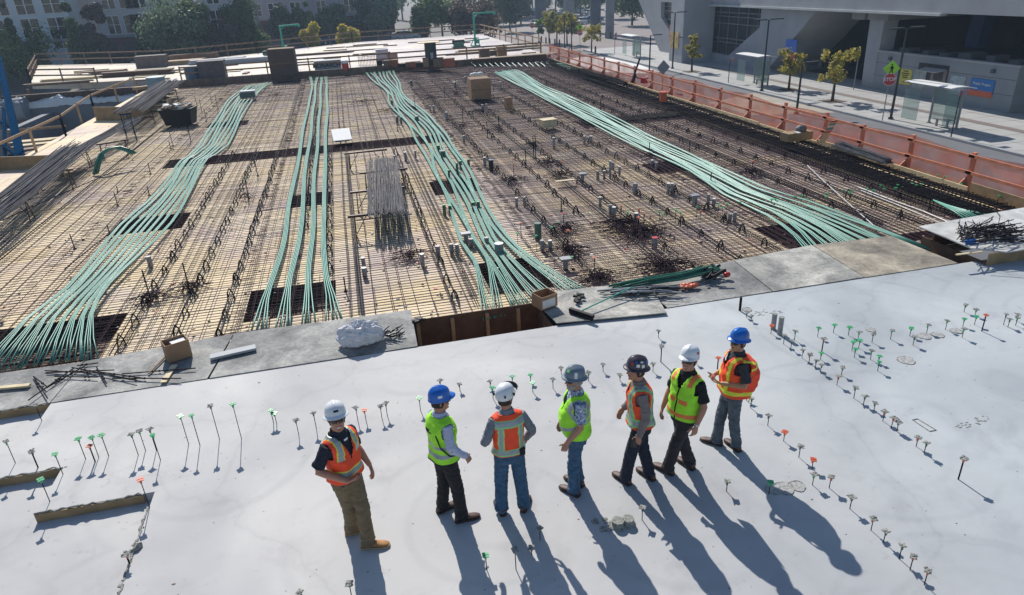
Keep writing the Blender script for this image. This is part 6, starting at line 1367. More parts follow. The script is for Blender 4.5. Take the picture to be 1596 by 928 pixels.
shelter(1490, 201, 'nearest glass bus shelter with white roof in front of the booth'); shelter(1196, 134, 'middle glass bus shelter left of the yellow tinged street tree'); shelter(998, 89, 'farthest glass bus shelter beside the slanted concrete leg')

for i, (u, v, h, r, lm, lb) in enumerate(((760, 34, 11, 5, 'dark', 'dark tree mass above the back right corner of the pale deck'), (800, 30, 12, 5, 'dark', 'dark tree left of the leftmost viaduct column'), (866, 24, 11, 5, 'dark', 'dark tree between the two left viaduct columns'), (905, 26, 10, 4.5, 'mid', 'green tree between viaduct columns left of the station'), (950, 30, 10, 4.5, 'dark', 'dark tree behind the station left corner'), (985, 40, 10, 5, 'dark', 'dark tree under the station left leg'), (720, 44, 12, 5, 'mid', 'tall green tree left of the right hoist'), (830, 12, 13, 6, 'grey', 'grey green tree far behind the leftmost column'))):
    P = at(u, v, ZS); tree((P.x, P.y, ZS), h, r, lm, 'round', lb, 700 + i, n=3000, size=.36, group='trees beyond the plaza', tr=.15)

random.seed(181); sp_ = []
for i in range(44):
    x = ru(-24, 16); y = ru(60.5, 84)
    if x < -9 and y > 76: y = ru(63, 74)
    if x < -16: y = ru(67, 76)
    sp_.append((x, y))
for i, (x, y) in enumerate(sorted(sp_)):
    m_ = random.choice((LUMD, LUM, LUMD, LUML)); mb = MB(); L = ru(.8, 3.2)
    mb.box((x, y, ZF + .05), (L, ru(.12, .5), ru(.05, .12)), m_, rz=ru(-.25, .25) + (1.5 if rnd() < .2 else 0)); tag(mb.build('loose_plank'), 'loose plank on the pale deck, %s from the left of the scattered ones' % nth(i + 1), 'plank', 'planks scattered on the pale deck')

# ------------------------------------------------------------------ people
def remesh(mb, voxel, name, smooth_it=4):
    me = mb.mesh('tmp'); o = bpy.data.objects.new('tmp', me); COL.objects.link(o)
    md = o.modifiers.new('r', 'REMESH'); md.mode = 'VOXEL'; md.voxel_size = voxel; md.use_smooth_shade = True
    if smooth_it:
        ms = o.modifiers.new('s', 'SMOOTH'); ms.factor = 0.5; ms.iterations = smooth_it
    dg = bpy.context.evaluated_depsgraph_get(); dg.update()
    out = bpy.data.meshes.new_from_object(o.evaluated_get(dg)); out.name = name
    bpy.data.objects.remove(o); bpy.data.meshes.remove(me)
    out.materials.clear(); out.polygons.foreach_set('use_smooth', [True] * len(out.polygons))
    return out
def wrinkle(me, amp, sc_, fn=None, seed=0):
    off = Vector((seed * 3.1, seed * 1.7, 0)); me.update()
    nr = [v.normal.copy() for v in me.vertices]
    for v, n in zip(me.vertices, nr):
        p = v.co; a = amp * (fn(p) if fn else 1)
        q = Vector((p.x * sc_, p.y * sc_, p.z * sc_ * 1.9)) + off
        w = 1 - abs(noise.noise(q)) * 2.6
        v.co = p + n * (a * w + a * .5 * noise.noise(q * 2.3))
def setmats(me, mats, fn=None):
    for m_ in mats: me.materials.append(m_)
    if fn:
        me.polygons.foreach_set('material_index', [fn(p.center, p.normal) for p in me.polygons])
def obj_from(me, name, parent):
    me.name = name; o = bpy.data.objects.new(name, me); COL.objects.link(o); o.parent = parent; return o
SKIN = mat('skin', (0.42, 0.20, 0.13), 0.5, 0.08, 20)
LIP = mat('lips', (0.30, 0.09, 0.07), 0.5, 0.05, 20); TEETH = mat('teeth', (0.75, 0.72, 0.66), 0.4, 0)
BROW = mat('dark_hair', (0.03, 0.022, 0.018), 0.8, 0.3, 60); GREYHAIR = mat('grey_hair', (0.30, 0.28, 0.26), 0.85, 0.3, 60)
def seg_ring(c, d, ra, rb, n=16, x=None):
    d = d.normalized()
    if x is None: x = Vector((1, 0, 0))
    x = (x - d * x.dot(d)).normalized(); y = d.cross(x)
    return [c + x * (cos(2 * pi * k / n) * ra) + y * (sin(2 * pi * k / n) * rb) for k in range(n)]
def limb(mb, pts, rad, mt, n=14):
    """tapered limb through joints with rounded intermediate rings"""
    P = []; Rr = []
    for i in range(len(pts) - 1):
        k = 6
        for j in range(k):
            t = j / k; P.append(pts[i].lerp(pts[i + 1], t)); Rr.append(rad[i] + (rad[i + 1] - rad[i]) * t)
    P.append(pts[-1]); Rr.append(rad[-1])
    for _ in range(2):
        P2 = P[:]
        for i in range(1, len(P) - 1): P2[i] = (P[i - 1] + P[i] * 2 + P[i + 1]) / 4
        P = P2
    mb.tube(P, Rr, mt, n)
def ik(hip, ank, l1, l2, pole):
    d = ank - hip; L = min(d.length, (l1 + l2) * .999); dn = d.normalized()
    a = (l1 * l1 - l2 * l2 + L * L) / (2 * L); h = sqrt(max(l1 * l1 - a * a, 1e-6))
    p = (pole - dn * pole.dot(dn)).normalized()
    return hip + dn * a + p * h
TR = [(.82, .150, .115), (.90, .172, .128), (.98, .168, .122), (1.06, .155, .112), (1.15, .160, .115), (1.25, .175, .122), (1.34, .186, .122), (1.40, .180, .108), (1.445, .150, .090), (1.475, .105, .078), (1.50, .070, .070)]
def tr_at(z, T):
    if z <= T[0][0]: return T[0][1], T[0][2]
    for a, b in zip(T, T[1:]):
        if z <= b[0]:
            t = (z - a[0]) / (b[0] - a[0]); t = t * t * (3 - 2 * t) * .5 + t * .5
            return a[1] + (b[1] - a[1]) * t, a[2] + (b[2] - a[2]) * t
    return T[-1][1], T[-1][2]
def hand(mb, wrist, d, side, palm, curl=.5):
    """wrist point, pointing dir d, side = direction of the thumb, palm = palm normal"""
    d = d.normalized(); side = (side - d * side.dot(d)).normalized(); pn = d.cross(side)
    if pn.dot(palm) < 0: pn = -pn
    k = wrist + d * .085
    for i in range(5):   # palm as ring loft
        pass
    rg = []
    for t, w, th in ((-.02, .026, .022), (0, .028, .020), (.03, .037, .018), (.06, .042, .016), (.088, .041, .014), (.098, .034, .011)):
        c = wrist + d * t; rg.append([c + side * (cos(2 * pi * q / 14) * w) + pn * (sin(2 * pi * q / 14) * th) for q in range(14)])
    mb.rings(rg, SKIN)
    for i, (off, ln) in enumerate(((.030, .072), (.010, .082), (-.010, .077), (-.029, .060))):
        b = wrist + d * .082 + side * off; dd = d.copy(); pts = [b]; rr = [.0098]
        for j, fr in enumerate((.45, .32, .25)):
            ang = curl * (.55 + .35 * j) + .06 * i
            dd = (dd * cos(ang) + pn * sin(ang)).normalized(); pts.append(pts[-1] + dd * ln * fr); rr.append(.0094 - .0009 * j)
            # rotate normal along with the finger
            pn_l = pn
        mb.tube(pts, rr, SKIN, 8)
    b = wrist + d * .025 + side * .025; td = (d * .55 + side * .65 + pn * .45).normalized()
    p1 = b + td * .04; td2 = (td * .5 + d * .6 + pn * .25).normalized(); p2 = p1 + td2 * .034; p3 = p2 + (td2 + pn * .4).normalized() * .026
    mb.tube([b, p1, p2, p3], [.015, .012, .0105, .009], SKIN, 8)

def head_mesh(mb, T, smile):
    """head in head coordinates: origin at head centre, +y face; T maps to person space"""
    prof = [(-.118, .030, .028, .050), (-.108, .046, .050, .036), (-.085, .060, .072, .018), (-.055, .067, .086, .008), (-.02, .072, .093, .004), (.02, .075, .098, .0), (.055, .077, .100, -.002), (.085, .070, .092, -.004), (.105, .052, .070, -.006), (.118, .022, .03, -.006)]
    rg = []
    for z, a, b, cyy in prof:
        ring = []
        for k in range(20):
            t = 2 * pi * k / 20; x = cos(t) * a; y = sin(t) * b + cyy
            ring.append(T @ Vector((x, y, z)))
        rg.append(ring)
    mb.rings(rg, SKIN)
    def V(x, y, z): return T @ Vector((x, y, z))
    mb.tube([V(0, .090, .022), V(0, .106, -.008), V(0, .117, -.026), V(0, .100, -.034)], [.008, .010, .013, .008], SKIN, 8)  # nose
    mb.tube([V(-.017, .098, -.030), V(.017, .098, -.030)], .009, SKIN, 8)
    mb.tube([V(-.038, .088, .030), V(0, .098, .030), V(.038, .088, .030)], .010, SKIN, 8)                                  # brow ridge
    mb.ell(V(0, .083, -.100), (.022, .018, .016), SKIN, 8)                                                               # chin
    for s in (-1, 1):
        mb.ell(V(s * .042, .070, -.028), (.020, .018, .018), SKIN, 8)                                                     # cheek
        mb.tube([V(s * .076, -.004, .022), V(s * .087, -.016, .014), V(s * .086, -.018, -.012), V(s * .076, -.004, -.028)], [.008, .010, .010, .007], SKIN, 8)
    mb.tube([V(-.026, .094, -.055), V(0, .101, -.056), V(.026, .094, -.055)], [.004, .006, .004], SKIN, 6)
    mb.tube([V(-.022, .092, -.068), V(0, .099, -.069), V(.022, .092, -.068)], [.004, .006, .004], SKIN, 6)

def helmet(kind, colm, T, parent, band=None):
    T = T @ Matrix.Diagonal((.95, .95, .97, 1))
    mb = MB(); n = 36
    prof = [(.122, 0), (.125, .02), (.123, .05), (.113, .085), (.091, .115), (.058, .135), (.022, .143), (.001, .145)]
    sx, sy = .90, 1.08
    rg = []
    for r, z in prof:
        ring = []
        for k in range(n):
            a = 2 * pi * k / n; x = cos(a) * r * sx; y = sin(a) * r * sy; zz = z
            if kind != 'climb':
                rib = max(0, 1 - abs(x) / .016) * .009 * (1 if z > .06 else 0); zz += rib
            else:
                rib = max(0, 1 - abs(abs(x) - .05) / .012) * .005 * (1 if z > .06 else 0); zz += rib; y -= .012 * (1 - z / .14)
            ring.append(T @ Vector((x, y, zz)))
        rg.append(ring)
    mb.rings(rg[:], colm)
    if kind == 'full':
        rings_ = []
        for f, dz in ((1.0, .012), (1.07, .004), (1.16, -.004), (1.24, -.010), (1.245, -.015), (1.15, -.008), (.99, .002)):
            ring = []
            for k in range(n):
                a = 2 * pi * k / n; fr = max(0, sin(a)); bk = max(0, -sin(a)); ff = 1 + (f - 1) * (1 + .12 * fr + .15 * bk)
                ring.append(T @ Vector((cos(a) * .125 * sx * ff, sin(a) * .125 * sy * ff, dz - .012 * (f - 1) * 4 * bk)))
            rings_.append(ring)
        mb.rings(rings_, colm, cap=False)
    else:
        rings_ = []
        for f, dz in ((1.0, .012), (1.25, -.004), (1.42 if kind == 'cap' else 1.2, -.012), (1.42 if kind == 'cap' else 1.2, -.018), (1.0, -.002)):
            ring = []
            for k in range(n):
                a = 2 * pi * k / n; fr = max(0, sin(a)) ** 1.5; ff = 1 + (f - 1) * (fr + .12)
                ring.append(T @ Vector((cos(a) * .125 * sx * (1 + (ff - 1) * .5), sin(a) * .125 * sy * ff, dz)))
            rings_.append(ring)
        mb.rings(rings_, colm, cap=False)
    hat = mb.build('hard_hat', parent, smooth=True)
    return hat
def sticker(parent, T, a, z, w, h, m_, name='sticker'):
    """small decal curved over the shell at azimuth a"""
    T = T @ Matrix.Diagonal((.95, .95, .97, 1)); mb = MB(); k = 6; vs = []
    def surf(az, zz):
        P = [(.122, 0), (.125, .02), (.123, .05), (.113, .085), (.091, .115), (.058, .135), (.022, .143)]
        for (r0, z0), (r1, z1) in zip(P, P[1:]):
            if zz <= z1: r = r0 + (r1 - r0) * (zz - z0) / (z1 - z0); break
        r += .0035
        return T @ Vector((cos(az) * r * .9, sin(az) * r * 1.08, zz + .0015))
    for j in range(3):
        for i in range(k + 1): vs.append(surf(a + (i / k - .5) * w / .125, z + (j / 2 - .5) * h))
    fs = [(j * (k + 1) + i, j * (k + 1) + i + 1, (j + 1) * (k + 1) + i + 1, (j + 1) * (k + 1) + i) for j in range(2) for i in range(k)]
    mb.add(vs, fs, m_); return mb.build(name, parent, smooth=True)

ORANGE = mat('hi_vis_orange', (0.90, 0.075, 0.02), 0.7, 0.08, 10); LIME = mat('hi_vis_lime', (0.36, 0.85, 0.03), 0.7, 0.08, 10)
SILV = mat('reflective_silver', (0.33, 0.37, 0.38), 0.4, 0.08, 30, metal=0.2); YEL = mat('reflective_yellow', (0.75, 0.72, 0.05), 0.6, 0.05, 10)
LGR = mat('lime_green_trim', (0.25, 0.70, 0.22), 0.6, 0.05, 10); HOR = mat('trim_orange', (0.80, 0.22, 0.05), .6, .05, 10)
NAVY = mat('navy_cloth', (0.010, 0.014, 0.030), 0.85, 0.2, 14); BLKC = mat('black_cloth', (0.010, 0.010, 0.012), 0.9, 0.2, 14)
KHAKI = mat('khaki_cloth', (0.17, 0.125, 0.07), 0.85, 0.15, 10); DENIM = mat('blue_denim', (0.035, 0.095, 0.175), 0.85, 0.3, 16)
DENIMG = mat('faded_grey_denim', (0.075, 0.095, 0.12), 0.85, 0.35, 14); DNAVY = mat('dark_navy_denim', (0.010, 0.016, 0.032), 0.85, 0.25, 14)
DARKT = mat('charcoal_trousers', (0.022, 0.020, 0.024), 0.85, 0.3, 10); BLTR = mat('black_trousers', (0.010, 0.010, 0.013), 0.85, 0.2, 10)
PALEB = mat('pale_blue_cotton', (0.42, 0.46, 0.62), 0.8, 0.08, 10); GREYS = mat('grey_shirt', (0.17, 0.19, 0.22), 0.85, 0.1, 10)
BROWNG = mat('taupe_shirt', (0.20, 0.165, 0.16), 0.85, 0.1, 10); CHARC = mat('charcoal_shirt', (0.035, 0.035, 0.045), 0.85, 0.15, 10)
TAN = mat('tan_leather', (0.42, 0.20, 0.065), 0.7, 0.2, 18); BRB = mat('brown_leather', (0.085, 0.042, 0.030), 0.6, 0.3, 18); SOLE = mat('boot_sole', (0.05, 0.035, 0.03), 0.8, 0.2, 10); SOLEB = mat('pale_sole', (0.35, 0.25, 0.16), 0.8, 0.1, 10)
def plaid():
    m = mat('blue_print_shirt', (0.2, 0.25, 0.35), 0.8, 0); n, b = nodes_of(m); tc = n.nodes.new('ShaderNodeTexCoord')
    r = ramp(n, tex_noise(n, tc.outputs['Object'], 26, 4, 1.5), [(.38, (0.05, 0.10, 0.22)), (.5, (0.25, 0.32, 0.45)), (.58, (0.60, 0.63, 0.68))]); n.links.new(r.outputs[0], b.inputs['Base Color']); return m
PLAID = plaid()
LENS = mat('dark_lens', (0.008, 0.008, 0.01), 0.1, 0)
WATCH = mat('steel_watch', (0.5, 0.5, 0.5), 0.3, 0, metal=.8)

def make_person(label, face, feet, s=1.0, headyaw=0, headpitch=0, lean=(0, 0), hip=(0, 0), arms=None, sleeves='short', shirt=NAVY, trousers=KHAKI, boots=TAN, sole=SOLE,
                vest=None, hat=('full', HW), hair=BROW, glasses=True, beard=None, belly=0.0, smile=False, seed=0, stickers=(), trw=1.0, billow=0.0, extras=None, skin=None, collar=None, bend=0.0):
    """feet: {'L': (heel px, toe px), 'R': ...}, face: world azimuth in degrees of the chest"""
    W = {}
    for k, (h, t_) in feet.items():
        a = at(*h); b = at(*t_); c = (a + b) / 2; d = (b - a); d.z = 0; d.normalize(); W[k] = (c - d * .145, d)
    mid = (W['L'][0] + W['R'][0]) / 2
    rz = R_(face - 90); Rm = Matrix.Rotation(-rz, 4, 'Z')
    root = empty('person', (mid.x, mid.y, 0), rz, label, 'person'); root.scale = (s, s, s)
    inv = lambda p: Rm @ (p - Vector((mid.x, mid.y, 0)))
    ft = {k: (inv(W[k][0]), (Rm.to_3x3() @ W[k][1])) for k in W}
    hipc = Vector((hip[0], hip[1] + .03, 1.0))
    # lower hips when the stance is wide
    for it in range(30):
        ok = True
        for k, sg in (('L', -1), ('R', 1)):
            hp = Vector((hipc.x + sg * .085, hipc.y, hipc.z)); an = ft[k][0] + Vector((0, 0, .09)) + ft[k][1] * .055
            if (an - hp).length > .8785: ok = False
        if ok: break
        hipc.z -= .006
    drop = .93 - hipc.z
    # torso matrix: shifts, leans about hip
    TT = Matrix.Translation(hipc) @ Matrix.Rotation(R_(lean[0]), 4, 'X') @ Matrix.Rotation(R_(lean[1]), 4, 'Y') @ Matrix.Translation((0, 0, -.93))
    T_ = [(z, a * .93 * (1 + (belly * .5 if z < 1.22 else belly * .2)), b * .93) for z, a, b in TR]
    def ring(z, gx, gy, n=24, wav=0, T2=T_):
        a, b = tr_at(z, T2); cyy = .0; bl = 0
        if .9 < z < 1.3: bl = belly * .16 * sin((z - .9) / .4 * pi)
        out = []
        for k in range(n):
            t_ = 2 * pi * k / n; ca, sa = cos(t_), sin(t_)
            rx = abs(ca) ** .85 * (1 if ca > 0 else -1) * (a + gx); ry = abs(sa) ** .9 * (1 if sa > 0 else -1) * (b + gy + (bl if sa > 0 else bl * .15))
            out.append(TT @ Vector((rx, ry + cyy, z)))
        return out
    legs = {}
    kk = {}
    for k, sg in (('L', -1), ('R', 1)):
        hp = Vector((hipc.x + sg * .085, hipc.y, hipc.z - .02)); an = ft[k][0] + Vector((0, 0, .09)) + ft[k][1] * .055
        kl = min(1.0, max(.94, (an - hp).length * (1.0025 + bend) / .88)); kn = ik(hp, an, .45 * kl, .43 * kl, (ft[k][1] * .6 + Vector((0, 1, 0)) * .6))
        legs[k] = (hp, kn, an)
    # ---- arms
    A = {}
    for k, sg in (('L', -1), ('R', 1)):
        e, w, hd, palm = arms[k]
        A[k] = (TT @ Vector((sg * .162, -.005, 1.415)), TT @ Vector(e), TT @ Vector(w), (TT.to_3x3() @ Vector(hd)), palm)
    # ---- head
    neck = TT @ Vector((0, .0, 1.47))
    HT = Matrix.Translation(TT @ Vector((0, .022, 1.655))) @ Matrix.Rotation(R_(headyaw), 4, 'Z') @ Matrix.Rotation(R_(headpitch), 4, 'X')
    sk = skin or SKIN
    mb = MB()
    head_mesh(mb, HT, smile)
    mb.tube([TT @ Vector((0, -.008, 1.42)), TT @ Vector((0, .0, 1.52)), HT @ Vector((0, -.015, -.06))], [.066, .058, .060], SKIN, 16)
    mb.rings([ring(z, -.028, -.022) for z in (.86, .95, 1.06, 1.18, 1.3, 1.38, 1.43, 1.465)], SKIN)
    for k, sg in (('L', -1), ('R', 1)):
        sh, e, w, hd, palm = A[k]
        limb(mb, [sh - Vector((0, 0, 0)), e, w], [.048, .040, .027], SKIN, 12)
        limb(mb, [e, e.lerp(w, .3), w], [.040, .044, .027], SKIN, 12)
        side = TT.to_3x3() @ Vector((-sg * .35, 1.0, .15))
        hand(mb, w, hd, side, TT.to_3x3() @ Vector(palm))
        hp, kn, an = legs[k]
        limb(mb, [hp, kn, an, an - Vector((0, 0, .06)) + ft[k][1] * .0], [.070, .048, .038, .036], SKIN, 12)
    me = remesh(mb, .0055, 'body', 2)
    HI = HT.inverted()
    def fm(c, n_):
        q = HI @ c
        if q.y > .085 and abs(q.x) < .030 and -.075 < q.z < -.048:
            return 2 if (smile and abs(q.x) < .022 and -.066 < q.z < -.058) else 1
        if beard is None and q.y > .088 and .012 < abs(q.x) < .04 and .026 < q.z < .036: return 3
        return 0
    setmats(me, [sk, LIP, TEETH, BROW], fm)
    body = obj_from(me, 'body', root)
    # eyes: white and iris when no glasses
    if not glasses:
        for sx_ in (-1, 1):
            mb = MB(); mb.ell(HT @ Vector((sx_ * .031, .087, .010)), (.012, .008, .007), TEETH, 8); mb.ell(HT @ Vector((sx_ * .031, .094, .010)), (.005, .003, .005), BROW, 6); mb.build('eye', root, True)
    # ---- trousers
    mb = MB()
    mb.rings([ring(z, .010, .008) for z in (.80, .86, .92, .98, 1.03)], trousers)
    for k, sg in (('L', -1), ('R', 1)):
        hp, kn, an = legs[k]
        limb(mb, [hp + Vector((0, 0, .03)), kn, an + Vector((0, 0, .0)), an - Vector((0, 0, .035))], [.094 * (1 + (trw - 1) * .4), .068 * trw, .063 * trw, .068 * trw], trousers, 16)
    me = remesh(mb, .011, 'trousers', 5)
    def wf(p):
        a = 0.6
        for k in legs:
            kn = legs[k][1]; an = legs[k][2]
            a = max(a, 1.6 * max(0, 1 - (p - kn).length / .16), 2.3 * max(0, 1 - (p - an).length / .2))
        return a
    wrinkle(me, .0115, 10, wf, seed); setmats(me, [trousers]); obj_from(me, 'trousers', root)
    # ---- shirt
    mb = MB()
    mb.rings([ring(z, .008, .008) for z in (.90, .96, 1.03, 1.1, 1.18, 1.26, 1.34, 1.40, 1.445, 1.475, 1.497)], shirt)
    for k, sg in (('L', -1), ('R', 1)):
        sh, e, w, hd, palm = A[k]
        if sleeves == 'short':
            limb(mb, [sh + Vector((0, 0, .0)), sh.lerp(e, .5), sh.lerp(e, .84)], [.066, .062, .069], shirt, 14)
        else:
            limb(mb, [sh, e, w.lerp(e, .04)], [.062, .052, .040], shirt, 14)
            mb.tube([w.lerp(e, .12), w.lerp(e, -.01)], [.042, .043], shirt, 12)
    mb.tube([TT @ Vector((0, -.006, 1.47)), TT @ Vector((0, .004, 1.53))], [.082, .073], shirt, 16)
    me = remesh(mb, .0095, 'shirt', 3)
    def sf(p):
        a = .6
        for k in A: a = max(a, 1.9 * max(0, 1 - (p - A[k][1]).length / .16))
        return a
    wrinkle(me, .0085, 12, sf, seed + 3); setmats(me, [shirt]); obj_from(me, 'shirt', root)
    # ---- boots
    for k in ('L', 'R'):
        hl, d = ft[k]; mb = MB(); sd = Vector((0, 0, 1)).cross(d)
        rg = []
        for y, w_, h in ((-.030, .030, .060), (-.022, .037, .095), (.02, .041, .105), (.07, .043, .100), (.12, .046, .082), (.17, .051, .066), (.215, .050, .058), (.255, .040, .047), (.278, .022, .034)):
            c = hl + d * y; rg.append([c + sd * (cos(t_) * w_) + Vector((0, 0, .022 + max(-.0, (sin(t_) * .5 + .5)) * (h - .022))) for t_ in [2 * pi * q / 16 for q in range(16)]])
        mb.rings(rg, boots)
        mb.tube([hl + d * .045 + Vector((0, 0, .075)), hl + d * .05 + Vector((0, 0, .155))], [.050, .050], boots, 14)
        me = remesh(mb, .008, 'boot', 3); setmats(me, [boots]); bo = obj_from(me, 'boot', root)
        mb = MB(); pl = []
        for y, w_ in ((-.036, .02), (-.03, .037), (.02, .045), (.08, .043), (.14, .050), (.2, .056), (.25, .048), (.285, .024)): pl.append((y, w_))
        loop = [hl + d * y + sd * w_ for y, w_ in pl] + [hl + d * y - sd * w_ for y, w_ in reversed(pl)]
        mb.prism([p + Vector((0, 0, .002)) for p in loop], (0, 0, .026), sole); mb.build('sole', bo)
        # laces
        mb = MB()
        for q in range(4):
            c = hl + d * (.10 + .022 * q) + Vector((0, 0, .098 - .012 * q)); mb.tube([c - sd * .02, c + Vector((0, 0, .004)), c + sd * .02], .0028, BLK if boots is TAN else GREYS, 5)
        mb.build('lace', bo)
    # ---- vest
    if vest:
        z0, z1, gx, patt, vm = vest['z0'], 1.487, vest.get('g', .026), vest['pattern'], vest['mats']
        NZ = int((z1 - z0) / .0085); NK = 110; vs = []; loc = []
        for j in range(NZ + 1):
            z = z0 + (z1 - z0) * j / NZ; fl = max(0, 1 - (z - z0) / .12)
            a, b = tr_at(z, T_); bl = belly * .16 * sin((z - .9) / .4 * pi) if .9 < z < 1.3 else 0
            g = gx if z < 1.38 else gx * max(.35, 1 - (z - 1.38) / .14)
            for k in range(NK):
                t_ = 2 * pi * k / NK; ca, sa = cos(t_), sin(t_)
                rx = abs(ca) ** .85 * (1 if ca > 0 else -1) * (a + g + .010 * fl); ry = abs(sa) ** .9 * (1 if sa > 0 else -1) * (b + g * 1.05 + .012 * fl + (bl if sa > 0 else bl * .15))
                if z > 1.36 and abs(rx) > .12: rx *= 1 + .10 * min(1, (z - 1.36) / .05) * min(1, (abs(rx) - .12) / .05)
                p = Vector((rx, ry, z))
                if billow and sa < .1:
                    bb = billow * max(0, sin((z - z0 + .02) / (z1 - z0) * pi)) ** .8 * min(1, (.1 - sa) / .7) * (1 - .25 * ca)
                    p.y -= bb; p.x *= 1 + bb * 1.2
                q = Vector((p.x * 9, p.y * 9, p.z * 13)) + Vector((seed, 0, 0))
                wv = noise.noise(q) * .011 + (1 - abs(noise.noise(q * .6)) * 2.2) * .009
                nrm = Vector((ca, sa, 0)); p2 = p + nrm * wv * (1.8 if billow else 1.1)
                loc.append(p); vs.append(TT @ p2)
        fs = []; mi = []
        for j in range(NZ):
            for k in range(NK):
                i0 = j * NK + k; i1 = j * NK + (k + 1) % NK
                c = (loc[i0] + loc[i1] + loc[i0 + NK] + loc[i1 + NK]) / 4
                m_ = patt(c)
                if m_ is None: continue
                fs.append((i0, i1, i1 + NK, i0 + NK)); mi.append(m_)
        me = bpy.data.meshes.new('vest'); me.from_pydata(vs, [], fs)
        for m_ in vm: me.materials.append(m_)
        me.polygons.foreach_set('material_index', mi); me.polygons.foreach_set('use_smooth', [True] * len(fs)); me.update()
        vo = obj_from(me, 'vest', root); sm = vo.modifiers.new('solid', 'SOLIDIFY'); sm.thickness = .005; sm.offset = -.2
    # ---- hair, hat, glasses
    mb = MB(); rg = []
    for z, g in ((-.055, .004), (-.03, .008), (0, .009), (.03, .009), (.06, .008)):
        rg.append([HT @ Vector((cos(t_) * (.073 + g), min(.012 + (z + .05) * .35, sin(t_) * (.096 + g)) , z)) for t_ in [2 * pi * q / 24 for q in range(24)]])
    mb.rings(rg, hair); mb.build('hair', root, True)
    if beard:
        mb = MB(); rg = []
        for z, a, b, cc in ((-.128, .030, .030, .052), (-.112, .050, .058, .036), (-.085, .064, .078, .018), (-.062, .070, .089, .010), (-.045, .072, .090, .006)):
            rg.append([HT @ Vector((cos(t_) * a, max(sin(t_) * b + cc, .0), z)) for t_ in [2 * pi * q / 24 for q in range(24)]])
        mb.rings(rg, beard); mb.build('beard', root, True)
    if glasses:
        mb = MB(); n = 10
        for z in (-.006, .012, .028):
            pass
        vs = [HT @ Vector((sin(a) * .078, cos(a) * .103 + .006, z)) for z in (-.012, .004, .020) for a in [(-1.05 + 2.1 * q / n) for q in range(n + 1)]]
        mb.add(vs, [(j * (n + 1) + i, j * (n + 1) + i + 1, (j + 1) * (n + 1) + i + 1, (j + 1) * (n + 1) + i) for j in range(2) for i in range(n)], LENS)
        for s_ in (-1, 1): mb.tube([HT @ Vector((s_ * .072, .055, .012)), HT @ Vector((s_ * .080, -.02, .012))], .004, LENS, 5)
        mb.build('sunglasses', root, True)
    HH = HT @ Matrix.Translation((0, -.004, .052)) @ Matrix.Rotation(R_(4), 4, 'X')
    hh = helmet(hat[0], hat[1], HH, root)
    for st in stickers: sticker(hh, HH, *st)
    if extras: extras(root, TT, A, HT, HH, hh)
    return root

# vest patterns: c in torso coordinates (x right, y forward, z up)
def arm_hole(c, w=.165): return c.z > 1.27 and abs(c.x) > w + .012 and c.z < 1.455
def v_neck(c, lo=1.22, k=.42): return c.y > 0 and c.z > lo and abs(c.x) < (c.z - lo) * k
def p_orange_v(c):
    if v_neck(c, 1.20, .30) or arm_hole(c): return None
    if 1.035 < c.z < 1.095: return 1
    if 1.02 < c.z < 1.11: return 2
    if c.z > 1.24:
        x = abs(c.x) - (.095 + (1.49 - c.z) * .10)
        if abs(x) < .026: return 1
        if abs(x) < .037: return 2
    return 0
def p_lime_two(c):
    if v_neck(c, 1.15, .25) or arm_hole(c): return None
    if .985 < c.z < 1.035 or 1.10 < c.z < 1.15: return 1
    if c.z < .915: return 2
    if c.y < 0 and 1.30 < c.z < 1.345 and abs(c.x) < .05 and (int((c.x + 1) * 110) % 2 == 0 or c.z < 1.32): return 2
    return 0
def p_panel(c):
    if v_neck(c, 1.2, .35) or arm_hole(c): return None
    ax = abs(c.x)
    if c.z < .955: return 0
    if c.z < 1.035: return 1 if .968 < c.z < 1.022 else 2
    if c.z > 1.345: return 1 if 1.36 < c.z < 1.415 else (2 if c.z < 1.43 else 0)
    if ax > .085:
        if .100 < ax < .138: return 1
        if ax < .15: return 2
        return 0
    return 0
def p_lime_loop(c):
    if v_neck(c, 1.25, .4) or (arm_hole(c, .15) and abs(c.y) < .07): return None
    r = hypot((c.y) * 1.0, (c.z - 1.33)) if abs(c.x) > .08 else 9
    if .085 < r < .130 and c.z < 1.46: return 1
    zz = 1.08 + c.y * .55 if c.x < 0 else 1.08 + c.y * .55
    if abs(c.z - (1.13 + abs(c.x) * .0 - c.y * .45)) < .022 and abs(c.y) < .3: return 1
    return 0
def p_stripes(c):
    if v_neck(c, 1.3, .3) or arm_hole(c): return None
    ax = abs(c.x)
    if .985 < c.z < 1.045: return 1
    if .965 < c.z < 1.065: return 2
    ctr = .105 if c.y > 0 else .112
    if abs(ax - ctr) < .022: return 1
    if abs(ax - ctr) < .038: return 2
    return 0
def p_lime_or(c):
    if v_neck(c, 1.27, .35) or arm_hole(c): return None
    if .955 < c.z < 1.01: return 1
    if c.y > 0 and 1.14 < c.z < 1.20 and .03 < abs(c.x) < .13: return 1
    if c.z > 1.38 and abs(abs(c.x) - .12) < .028: return 1
    if abs(c.x) < .005 and c.y > 0: return 2
    return 0
def p_x(c):
    if v_neck(c, 1.25, .35) or (arm_hole(c) and c.y > -.09): return None
    if .965 < c.z < 1.02: return 1
    if c.y < 0:
        if abs(abs(c.x) - abs(c.z - 1.22) * .75) < .03 and c.z > 1.05: return 1
    else:
        if abs(abs(c.x) - .12) < .022 and c.z > 1.0: return 1
    if abs(c.z - 1.36) < .02 and c.y < 0 and abs(c.x) > .1: return 1
    return 0

